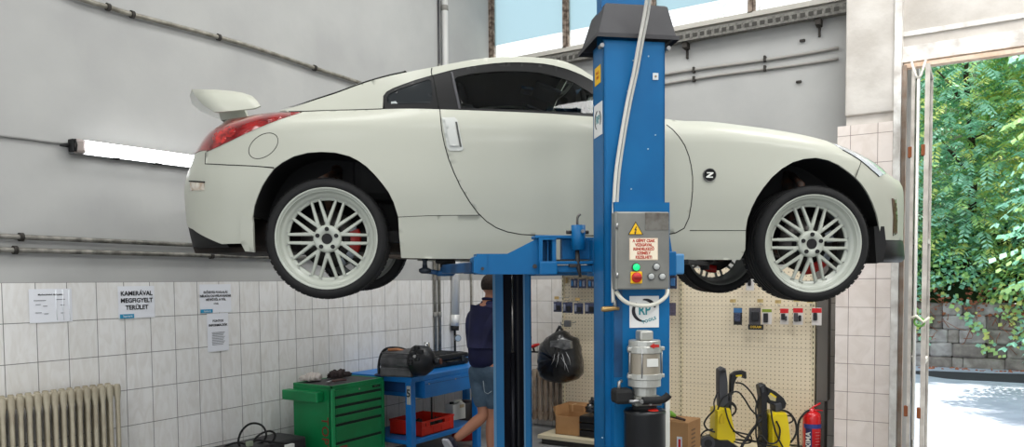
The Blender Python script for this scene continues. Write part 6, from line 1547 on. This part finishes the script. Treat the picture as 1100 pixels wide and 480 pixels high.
# ---- fire extinguisher
ep_ = at(872, 460, 7.15); fe = empty('fire_extinguisher', (ep_.x, ep_.y, .10)); tag(fe, 'red fire extinguisher at the right end of the low shelf', 'fire extinguisher')
rE = 9.3*7.15/825; zE = at(872, 445.5, 7.15).z-.10
redm = mat('extinguisher_red', (206, 28, 34), rough=.25, coat=.4)
MB().use(redm).lathe([(0, 0), (rE, 0), (rE, zE-.02), (rE*.93, zE+.012), (rE*.6, zE+.035), (rE*.3, zE+.042), (rE*.3, zE+.06), (0, zE+.06)], (0, 0, 0), (0, 0, 1), 36).build('cylinder', None, fe)
fc_ = -F0
MB().use(mat('label_blue', (50, 60, 130), rough=.4)).lathe([(rE+.0012, zE-.115), (rE+.0012, zE-.075)], (0, 0, 0), (0, 0, 1), 24, True, R(45), R(205)).build('label_band', None, fe)
MB().use(mat('label_navy', (40, 40, 90), rough=.4)).lathe([(rE+.001, .02), (rE+.001, zE-.115)], (0, 0, 0), (0, 0, 1), 8, True, R(60), R(102)).build('label_panel', None, fe)
fr_ = Matrix.Rotation(0, 4, 'Z'); th_ = R(261); pdir = Vector((math.cos(th_), math.sin(th_), 0)); tdir = Vector((-math.sin(th_), math.cos(th_), 0))
text('label_lettering', 'MAXIMA', .065, fm(pdir*(rE+.004)+Vector((0, 0, zE-.27)), (0, 0, 1), -tdir), mat('label_white', (225, 225, 225)), fe, 'CENTER', .0004, .001)
for k in range(5):
    th2 = R(318); pd2 = Vector((math.cos(th2), math.sin(th2), 0)); td2 = Vector((-math.sin(th2), math.cos(th2), 0)); c3 = pd2*(rE+.0)+Vector((0, 0, zE-.15-.028*k)); MB().use(mat('label_pink', (214, 120, 120), rough=.5)).tube([c3-td2*(.022-.004*(k % 2)), c3+td2*.022], .0022, 4).build('label_line', None, fe)
def FE(pts): return [at(*p)-Vector((ep_.x, ep_.y, .10)) for p in pts]
MB().use(mat('valve_grey', (150, 146, 140), rough=.35, metal=.6)).tube(FE([(872, 444, 7.15), (872, 438, 7.15)]), .014, 10).build('valve', None, fe)
MB().use(redm).tube(FE([(870, 441, 7.14), (874, 437, 7.13), (881.5, 432.8, 7.12)]), [.009, .010, .008], 8).build('carry_handle', None, fe); MB().use(redm).tube(FE([(870, 440, 7.14), (876, 440.3, 7.13), (884, 441, 7.12)]), [.008, .007, .005], 8).build('squeeze_handle', None, fe)
MB().use(cablem).tube(catmull(FE([(869, 440.5, 7.12), (864, 444, 7.1), (858.5, 452, 7.1), (857, 464, 7.1), (858, 480, 7.1), (860, 488, 7.1)]), 6), .010, 8).build('discharge_hose', None, fe)
# ================================================================== MAN
def skin_mesh(nodes, edges, root, sub=2):
    me = bpy.data.meshes.new('skin_tmp'); me.from_pydata([tuple(n[0]) for n in nodes], edges, []); o = bpy.data.objects.new('skin_tmp', me); col.objects.link(o)
    o.modifiers.new('s', 'SKIN'); sk = me.skin_vertices[0].data if me.skin_vertices else None
    if sk is None:
        bm = bmesh.new(); bm.from_mesh(me); bm.verts.layers.skin.verify(); bm.to_mesh(me); bm.free(); sk = me.skin_vertices[0].data
    for i, n in enumerate(nodes): sk[i].radius = n[1] if isinstance(n[1], tuple) else (n[1], n[1]); sk[i].use_root = (i == root)
    m = o.modifiers.new('u', 'SUBSURF'); m.levels = sub; m.render_levels = sub
    dg = bpy.context.evaluated_depsgraph_get(); out = bpy.data.meshes.new_from_object(o.evaluated_get(dg)); bpy.data.objects.remove(o)
    vs = [v.co.copy() for v in out.vertices]; fs = [list(p.vertices) for p in out.polygons]; return vs, fs
DM = 7.0
base = at(524, 480, DM); mo = Vector((base.x, base.y, 0))
man = empty('person', mo); tag(man, 'person in navy shirt and denim shorts walking past the workbench, seen from behind', 'person')
fdir = (R0*.62+F0*.78).normalized(); rdir = Vector((fdir.y, -fdir.x, 0)); up = Vector((0, 0, 1))
def Mp(px, py, dd=0): return at(px, py, DM+dd)-mo
pel = Mp(522, 396); waist = Mp(522, 376); chest = Mp(523, 352); neckb = Mp(526, 331); neckt = Mp(527.5, 321); head = Mp(529, 309)
shl = neckb-rdir*.15-up*.07; shr = neckb+rdir*.15-up*.07
hipl = pel-rdir*.09-up*.04; hipr = pel+rdir*.09-up*.04
kneel = Mp(520, 446, -.02); ankl = Mp(488, 473, -.10); kneer = Mp(529, 447, .0); ankr = Mp(528, 492, -.05)
toel = ankl+Vector((0, 0, -.10))-R0*.02; heell = ankl
elbl = shl+fdir*.10-up*.26-rdir*.02; wrl = elbl+fdir*.20+up*.02+rdir*.03; elbr = shr+fdir*.10-up*.26+rdir*.02; wrr = elbr+fdir*.20+up*.04-rdir*.03
skin_m = mat('skin', (176, 122, 96), rough=.6)
nodes = [(pel, .105), (waist, .095), (chest, .135), (neckb, .075), (neckt, .056), (head-up*.04, .070), (head+up*.03-fdir*.01, .088), (head+up*.085-fdir*.01, .05),
         (shl, .06), (elbl, .044), (wrl, .028), (shr, .06), (elbr, .044), (wrr, .028),
         (hipl, .09), (kneel, .055), ((kneel*2+ankl)/3+up*.0, .058), (ankl, .036), (hipr, .09), (kneer, .055), ((kneer*2+ankr)/3-fdir*.015, .056), (ankr, .036)]
edges = [(0, 1), (1, 2), (2, 3), (3, 4), (4, 5), (5, 6), (6, 7), (3, 8), (8, 9), (9, 10), (3, 11), (11, 12), (12, 13), (0, 14), (14, 15), (15, 16), (16, 17), (0, 18), (18, 19), (19, 20), (20, 21)]
vs, fs = skin_mesh(nodes, edges, 0)
mb = MB().use(skin_m); mb.add(vs, fs, True)
# hands: palm plus five bent fingers each
def hand(w, d, side):
    n = up.cross(d).normalized()*side; P = w+d*.05
    hv, hf = skin_mesh([(w, (.024, .018)), (P, (.036, .015)), (w+d*.085, (.036, .013))], [(0, 1), (1, 2)], 0, 2); mb.add(hv, hf, True)
    for k in range(4):
        s0 = w+d*.085+n*(.024-.016*k); ln = (.070, .078, .072, .056)[k]
        fv, ff = skin_mesh([(s0-d*.01, .009), (s0+d*ln*.4-up*.004, .0085), (s0+d*ln*.72-up*.018, .008), (s0+d*ln*.85-up*.036, .007)], [(0, 1), (1, 2), (2, 3)], 0, 1); mb.add(fv, ff, True)
    fv, ff = skin_mesh([(w+d*.03+n*.022, .011), (w+d*.055+n*.045-up*.006, .010), (w+d*.082+n*.052-up*.016, .0085)], [(0, 1), (1, 2)], 0, 1); mb.add(fv, ff, True)
hand(wrl, (wrl-elbl).normalized(), 1); hand(wrr, (wrr-elbr).normalized(), -1)
# face: nose, brow, chin, ears
mb.ell(head+fdir*.093-up*.012, (.014, .018, .022), 12, 8, Matrix((fdir, rdir, up)).transposed())
mb.ell(head+fdir*.062-up*.072, (.028, .034, .024), 12, 8, Matrix((fdir, rdir, up)).transposed())
for sg_ in (-1, 1):
    mb.ell(head+rdir*sg_*.080-up*.012-fdir*.004, (.020, .009, .032), 14, 10, Matrix((fdir, rdir, up)).transposed())
    mb.lathe([(.020, 0), (.024, .004), (.020, .008)], head+rdir*sg_*.086-up*.012-fdir*.004, rdir*sg_, 14)
body = mb.build('body', None, man)
for sg_ in (-1, 1): MB().use(mat('eye', (230, 228, 224), rough=.2)).ell(head+fdir*.078+rdir*sg_*.031+up*.010, (.010, .013, .009), 12, 8).build('eye', None, man); MB().use(mat('brow', (30, 22, 18), rough=.9)).tube([head+fdir*.088+rdir*sg_*.015+up*.030, head+fdir*.080+rdir*sg_*.045+up*.031], .004, 6).build('eyebrow', None, man)
MB().use(mat('lips', (150, 84, 76), rough=.5)).tube([head+fdir*.086+rdir*.022-up*.048, head+fdir*.092-up*.047, head+fdir*.086-rdir*.022-up*.048], .005, 6).build('mouth', None, man)
# short hair: shell on the back and top of the head
b = bmesh.new(); bmesh.ops.create_uvsphere(b, u_segments=28, v_segments=20, radius=1)
Mh = Matrix.Translation(head+up*.028-fdir*.012) @ Matrix((fdir, rdir, up)).transposed().to_4x4()
kill = []
for v in b.verts:
    c = v.co.copy()
    if (c.z < -.55) or (c.x > .45 and c.z < .42) or (c.x > -.1 and c.z < -.1 and c.x > .1): kill.append(v)
    v.co = Vector((c.x*.107, c.y*.092, c.z*.100+(.004 if c.z > 0 else 0)))
bmesh.ops.delete(b, geom=kill, context='VERTS'); b.verts.index_update()
hm = MB().use(mat('hair_dark', (40, 30, 26), rough=.9, bump=1, bscale=90)); hm.bm(b, True, Mh); hm.build('hair', None, man)
# shirt
navy = mat('shirt_navy', (24, 26, 66), rough=.85, c2=(18, 20, 52), vscale=7, bump=.6, bscale=9)
hem = Mp(521.5, 400); sho_ = neckb-up*.04
ns = [(pel-up*.03, (.18, .205)), (waist, (.145, .18)), (chest, (.16, .205)), (neckb-up*.035, (.13, .16)), (neckb+up*.085, .068), (shl, .092), ((shl+elbl)/2, .080), (elbl, .070), (shr, .095), ((shr+elbr)/2, .080), (elbr, .070)]
vs, fs = skin_mesh(ns, [(0, 1), (1, 2), (2, 3), (3, 4), (3, 5), (5, 6), (6, 7), (3, 8), (8, 9), (9, 10)], 2)
mb = MB().use(navy); mb.add(vs, fs, True); MR = Matrix((fdir, rdir, up)).transposed(); mb.ell(neckb-up*.045, (.120, .205, .105), 24, 16, MR); mb.ell(neckb+up*.015, (.085, .105, .075), 20, 14, MR); shirt = mb.build('shirt', None, man)
MB().use(navy).tube([neckb+up*.078+(fdir*math.cos(t)+rdir*math.sin(t))*.060-up*.012*math.cos(t) for t in [2*PI*k/16 for k in range(16)]], .013, 8, True).build('collar', None, shirt)
# denim shorts
den = mat('denim', (84, 104, 122), rough=.9, c2=(62, 80, 98), vscale=9, bump=.4, bscale=60)
hl_ = kneel+up*.045; hr_ = kneer+up*.045
ns = [(pel+up*.08, (.14, .165)), (pel-up*.06, (.15, .165)), (hipl-up*.05, .105), ((hipl+hl_)/2, .100), (hl_, .092), (hipr-up*.05, .105), ((hipr+hr_)/2, .100), (hr_, .092)]
vs, fs = skin_mesh(ns, [(0, 1), (1, 2), (2, 3), (3, 4), (1, 5), (5, 6), (6, 7)], 0)
mb = MB().use(den); mb.add(vs, fs, True); sh = mb.build('shorts', None, man)
pk_ = hipr-fdir*.10-up*.03
MB().use(mat('pocket_thread', (150, 160, 166), rough=.9)).tube([Mp(519, 409, -.17), Mp(520.5, 421, -.17), Mp(524, 423, -.17), Mp(528, 420, -.17)], .003, 6).build('pocket_seam', None, sh)
# shoes
sho = mat('shoe_dark', (40, 42, 60), rough=.7); sol = mat('shoe_sole', (190, 190, 196), rough=.6)
def shoe(a, d, tilt):
    d = d.normalized(); s = d.cross(up).normalized(); u = s.cross(d)
    v2, f2 = skin_mesh([(a+d*-.05-u*.045, (.040, .038)), (a-u*.03, (.045, .045)), (a+d*.08-u*.050, (.042, .036)), (a+d*.16-u*.062, (.044, .026)), (a+d*.20-u*.066, (.032, .02))], [(0, 1), (1, 2), (2, 3), (3, 4)], 1, 2)
    mb = MB().use(sho); mb.add(v2, f2, True); o = mb.build('shoe', None, man)
    m3 = Matrix((d, s, u)).transposed()
    MB().use(sol).prism([(-.09, -.03), (-.05, -.042), (.08, -.044), (.17, -.042), (.225, -.02), (.225, .02), (.17, .042), (.08, .044), (-.05, .042), (-.09, .03)], a-u*.098, d, s, u, .024).build('sole', None, o)
shoe(ankl, (fdir*.55-up*.85), 0); shoe(Vector((ankr.x, ankr.y, .10)), fdir, 0)
# ================================================================== OUTSIDE
asph = mat('yard_asphalt', (160, 166, 178), rough=.9, c2=(146, 152, 164), vscale=2.2, bump=.4, bscale=60, detail=8)
struct(MB().use(asph).bx((-14, YB+.05, -.14), (14, 17.2, -.02)).build('floor_yard'))
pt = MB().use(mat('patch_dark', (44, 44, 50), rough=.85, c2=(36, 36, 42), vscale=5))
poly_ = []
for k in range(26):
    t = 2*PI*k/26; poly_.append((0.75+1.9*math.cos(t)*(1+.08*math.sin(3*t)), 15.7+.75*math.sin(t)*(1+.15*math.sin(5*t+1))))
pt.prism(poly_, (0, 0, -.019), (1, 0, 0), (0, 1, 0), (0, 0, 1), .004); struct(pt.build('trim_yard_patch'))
struct(MB().use(asph).bx((-16, -30, -.14), (16, -4.5, -.01)).build('floor_forecourt'))
# stone retaining wall
rs = random.Random(5)
st = [mat('stone_%d' % i, c, rough=.95, c2=d, vscale=6, bump=.8, bscale=18) for i, (c, d) in enumerate((((158, 152, 146), (122, 114, 108)), ((140, 132, 126), (108, 100, 96)), ((172, 168, 166), (138, 132, 130))))]
mb = MB().use(mat('mortar', (110, 104, 98), rough=1, c2=(84, 78, 72), vscale=8)); mb.bx((-14, 17.12, -.1), (14, 17.5, 1.12))
z = -.05
while z < 1.2:
    h = rs.uniform(.13, .30); x = -9
    while x < 9:
        w_ = rs.uniform(.18, .7)
        mb.use(rs.choice(st)).box((x+w_/2, 17.10+rs.uniform(-.04, .03), z+h/2), (w_+.01, .14, h+.004), .045, Matrix.Rotation(rs.uniform(-.07, .07), 3, 'Y')); x += w_
    z += h
struct(mb.build('wall_retaining'))
bank = MB().use(mat('bank_soil', (52, 74, 40), rough=1, c2=(34, 50, 28), vscale=3, bump=1, bscale=6)); rows = []
for i in range(24):
    rows.append([Vector((-14+28*j/40, 17.12+i*.42, 1.1+i*.42*(.95)+.15*math.sin(j*1.3+i)*math.cos(i*.9))) for j in range(41)])
bank.grid(rows); struct(bank.build('floor_bank'))
lfm = [mat('leaf_%d' % i, c, rough=.5, spec=.3, trans=0) for i, c in enumerate(((160, 206, 184), (138, 192, 166), (172, 206, 136), (208, 214, 130), (128, 178, 134), (190, 158, 108)))]
for m in lfm:
    nt = m.node_tree; b = nt.nodes['Principled BSDF']; t_ = nt.nodes.new('ShaderNodeBsdfTranslucent'); t_.inputs[0].default_value = tuple(min(1, k*1.3) for k in b.inputs['Base Color'].default_value[:3])+(1,)
    mx = nt.nodes.new('ShaderNodeMixShader'); mx.inputs[0].default_value = .32; nt.links.new(b.outputs[0], mx.inputs[1]); nt.links.new(t_.outputs[0], mx.inputs[2]); nt.links.new(mx.outputs[0], nt.nodes['Material Output'].inputs[0])
def leaflet(mb, p, d, n, L_, W_l):
    s = d.cross(n).normalized(); m_ = p+d*L_*.45-n*.01
    mb.v += [tuple(p), tuple(m_+s*W_l), tuple(p+d*L_-n*L_*.12), tuple(m_-s*W_l)]; b = len(mb.v)-4; mb.face((b, b+1, b+2, b+3))
def frond(mb, p, d, rnd, L_, nl, w_):
    d = d.normalized(); s = d.cross(Vector((0, 0, 1))); s = s.normalized() if s.length > .01 else Vector((1, 0, 0)); n = s.cross(d).normalized()
    for k in range(nl):
        t = (k+.5)/nl; q = p+d*L_*t-Vector((0, 0, 1))*L_*.35*t*t
        for sg_ in (-1, 1):
            leaflet(mb, q, (s*sg_+d*.45-Vector((0, 0, .55))).normalized(), n+Vector((rnd.uniform(-.3, .3), rnd.uniform(-.3, .3), 0)), w_*(1-.35*t), w_*.2)
def tree(name, label, x, y, z0, z1, rad, nf, seed, mix, cat='tree', L_=.42, w_=.155, lean=-.9):
    rnd = random.Random(seed); o = empty(name, (x, y, z0)); tag(o, label, cat)
    bark = mat('bark', (84, 70, 58), rough=.95, c2=(58, 48, 40), vscale=14)
    tr = MB().use(bark).tube(catmull([(0, 0, 0), (.1, lean*.2, (z1-z0)*.4), (-.05, lean*.6, (z1-z0)*.75), (0, lean*.8, (z1-z0))], 4), [.09-.006*k for k in range(13)], 8).build('trunk', None, o)
    for k in range(5):
        a = rnd.uniform(0, 6.28); zz_ = (z1-z0)*rnd.uniform(.35, .8)
        MB().use(bark).tube([(0, lean*.4, zz_), (math.cos(a)*rad*.5, lean*.4+math.sin(a)*rad*.35, zz_+.5), (math.cos(a)*rad*.85, lean*.4+math.sin(a)*rad*.6, zz_+.7)], [.04, .025, .01], 6).build('branch', None, o)
    mbs = MB()
    for k in range(nf):
        mbs.use(lfm[rnd.choice(mix)])
        u = rnd.random(); h = (z1-z0)*(.06+.98*u); rr = rad*(.55+.45*math.sin(PI*min(1, .25+u*.75)))*math.sqrt(rnd.uniform(.25, 1)); a = rnd.uniform(0, 2*PI)
        p = Vector((rr*math.cos(a)*1.15, lean*u*.9+rr*.7*math.sin(a), h)); d = Vector((math.cos(a)+rnd.uniform(-.5, .5), math.sin(a)*.8-.35+rnd.uniform(-.4, .4), rnd.uniform(-.6, .45)))
        frond(mbs, p, d, rnd, L_*rnd.uniform(.7, 1.2), 5, w_*rnd.uniform(.75, 1.15))
    f = mbs.build('foliage', None, o, fix=False); f['kind'] = 'stuff'; return o
tree('leafy_tree', 'leafy tree with blue green hanging fronds at the left of the gateway view', -2.1, 18.3, 1.7, 7.2, 1.7, 1700, 11, [0, 0, 1, 1, 2, 4])
tree('leafy_tree', 'leafy tree with teal fronds filling the middle of the gateway view', -.35, 18.0, 1.6, 6.9, 1.6, 2100, 12, [0, 0, 1, 2, 3, 0])
tree('leafy_tree', 'leafy tree with yellow green sunlit fronds at the right edge of the view', 1.35, 18.1, 1.7, 6.6, 1.55, 2000, 13, [0, 2, 3, 3, 1, 2])
tree('leafy_tree', 'leafy tree standing left behind the folded gate leaves', -4.4, 18.6, 2.0, 7.8, 1.8, 420, 14, [0, 1, 1, 4])
tree('leafy_tree', 'leafy tree beyond the right side of the gateway', 3.6, 18.6, 2.0, 7.6, 1.8, 420, 15, [0, 2, 3, 1])
def bush(label, x, y, z, rad, hgt, nf, seed, mix):
    rnd = random.Random(seed); o = empty('bush', (x, y, z)); tag(o, label, 'bush', 'bushes growing over the stone wall'); mbs = MB()
    for k in range(nf):
        mbs.use(lfm[rnd.choice(mix)]); a = rnd.uniform(0, 2*PI); e_ = rnd.uniform(-.25, 1.3)
        n = Vector((math.cos(a)*math.cos(e_), -abs(math.sin(a))*math.cos(e_), math.sin(e_))); p = Vector((n.x*rad, n.y*rad*.7, n.z*hgt))*rnd.uniform(.6, 1)
        d = (n+Vector((rnd.uniform(-.7, .7), -.3, rnd.uniform(-.9, .2)))).normalized(); s_ = rnd.uniform(.10, .17)
        leaflet(mbs, p, d, n, s_, s_*.36)
    f = mbs.build('foliage', None, o, fix=False); f['kind'] = 'stuff'
    MB().use(mat('stem_red', (120, 66, 44), rough=.9)).tube([(0, .1, -.1), (.1, 0, hgt*.3), (.0, -.1, hgt*.7)], [.02, .014, .008], 6).build('stem', None, o)
bush('green bush spilling over the wall nearest the gate leaves', -1.5, 17.35, 1.55, .75, .9, 900, 21, [0, 1, 2, 4])
bush('dense green bush hanging over the middle of the stone wall', -.55, 17.25, 1.75, .75, .95, 1000, 22, [2, 1, 0, 2])
bush('bright yellow green bush hanging lowest over the wall at right', .55, 17.2, 1.45, .7, .85, 1000, 23, [2, 3, 2, 1])
bush('green bush over the wall at the right picture edge', 1.6, 17.3, 1.7, .8, .9, 800, 24, [3, 2, 0])
# creepers and dry stems on the stone
rnd = random.Random(77); mbs = MB()
for k in range(1500):
    x = rnd.uniform(-3, 3); z = rnd.uniform(.25, 1.45)
    if math.sin(x*3.1)+math.sin(x*7.7+z*4)+z*1.2 < 1.0: continue
    mbs.use(lfm[rnd.choice([2, 0, 1, 2, 3])]); s_ = rnd.uniform(.07, .13); leaflet(mbs, Vector((x, 17.0-rnd.uniform(0, .1), z)), Vector((rnd.uniform(-1, 1), -.4, rnd.uniform(-1, .3))).normalized(), Vector((0, -1, .3)), s_, s_*.4)
tag(mbs.build('creeper', fix=False), 'green creeper leaves scattered over the stone retaining wall', 'creeper', kind='stuff')
mbs = MB().use(mat('dry_stem', (158, 96, 70), rough=.9, c2=(120, 74, 54), vscale=20))
for k in range(160):
    x = rnd.uniform(-3, 3.2); z = rnd.uniform(.5, 1.4); P = [Vector((x, 17.02, z))]
    for q in range(4): P.append(P[-1]+Vector((rnd.uniform(-.14, .14), rnd.uniform(-.04, .01), rnd.uniform(-.16, .05))))
    mbs.tube(P, .006, 4)
for k in range(500):
    x = rnd.uniform(-3, 3.2); s_ = rnd.uniform(.05, .1)
    p = Vector((x, 17.02-rnd.uniform(0, .16), rnd.uniform(1.0, 1.6))) if k % 3 else Vector((x, 16.95-rnd.uniform(0, .35), -.008))
    leaflet(mbs, p, Vector((rnd.uniform(-1, 1), -.4, rnd.uniform(-.6, .2))).normalized(), Vector((0, -1, .5)), s_, s_*.35)
tag(mbs.build('dry_stems', fix=False), 'reddish dry stems and dead leaves on the stone wall', 'dry stems', kind='stuff')
# tree beside the yard, out to the right, that dapples the asphalt
tree('leafy_tree', 'tall tree to the right of the yard that shades the asphalt', 2.75, 14.0, -.02, 7.5, 1.9, 620, 31, [0, 1, 2], L_=.6, w_=.24, lean=-.2)
# ================================================================== LIGHT
w = bpy.data.worlds.new('sky'); scene.world = w; w.use_nodes = True
nt = w.node_tree; N = nt.nodes; L = nt.links; bg = N['Background']
tc = N.new('ShaderNodeTexCoord'); sx = N.new('ShaderNodeSeparateXYZ'); L.new(tc.outputs['Generated'], sx.inputs[0])
cr = N.new('ShaderNodeValToRGB'); L.new(sx.outputs[2], cr.inputs[0])
e = cr.color_ramp.elements; e[0].position = .0; e[0].color = (.95, .95, .93, 1); e[1].position = .6; e[1].color = (.78, .89, 1, 1)
L.new(cr.outputs[0], bg.inputs[0]); bg.inputs[1].default_value = 1.2
sun = bpy.data.lights.new('sun', 'SUN'); sun.energy = 4.0; sun.angle = R(.6); sun.color = (1, .95, .86)
so = bpy.data.objects.new('sun', sun); col.objects.link(so)
d = Vector((-.15, -.30, -1)); so.rotation_euler = d.to_track_quat('-Z', 'Y').to_euler()
def area(x, y, z, sx_, sy_, e_, c=(1, 1, .98), rot=(0, 0, 0)):
    l = bpy.data.lights.new('ceiling_light', 'AREA'); l.shape = 'RECTANGLE'; l.size = sx_; l.size_y = sy_; l.energy = e_; l.color = c
    o = bpy.data.objects.new('ceiling_light', l); col.objects.link(o); o.location = (x, y, z); o.rotation_euler = rot
for x in (-3.2, 0, 3.2):
    for y in (-3, 0, 3, 6): area(x, y, CEIL-.15, 1.1, 1.6, {-3.2: 20, 0: 32, 3.2: 46}[x]*(1.0 if y < 2 else 1.5 if y < 5 else 2.3 if x < -1 else 1.45 if x < 2 else 1.0))
scene.view_settings.view_transform = 'Standard'; scene.view_settings.look = 'None'; scene.view_settings.gamma = 1; scene.view_settings.use_curve_mapping = False
scene.view_settings.exposure = 0.9
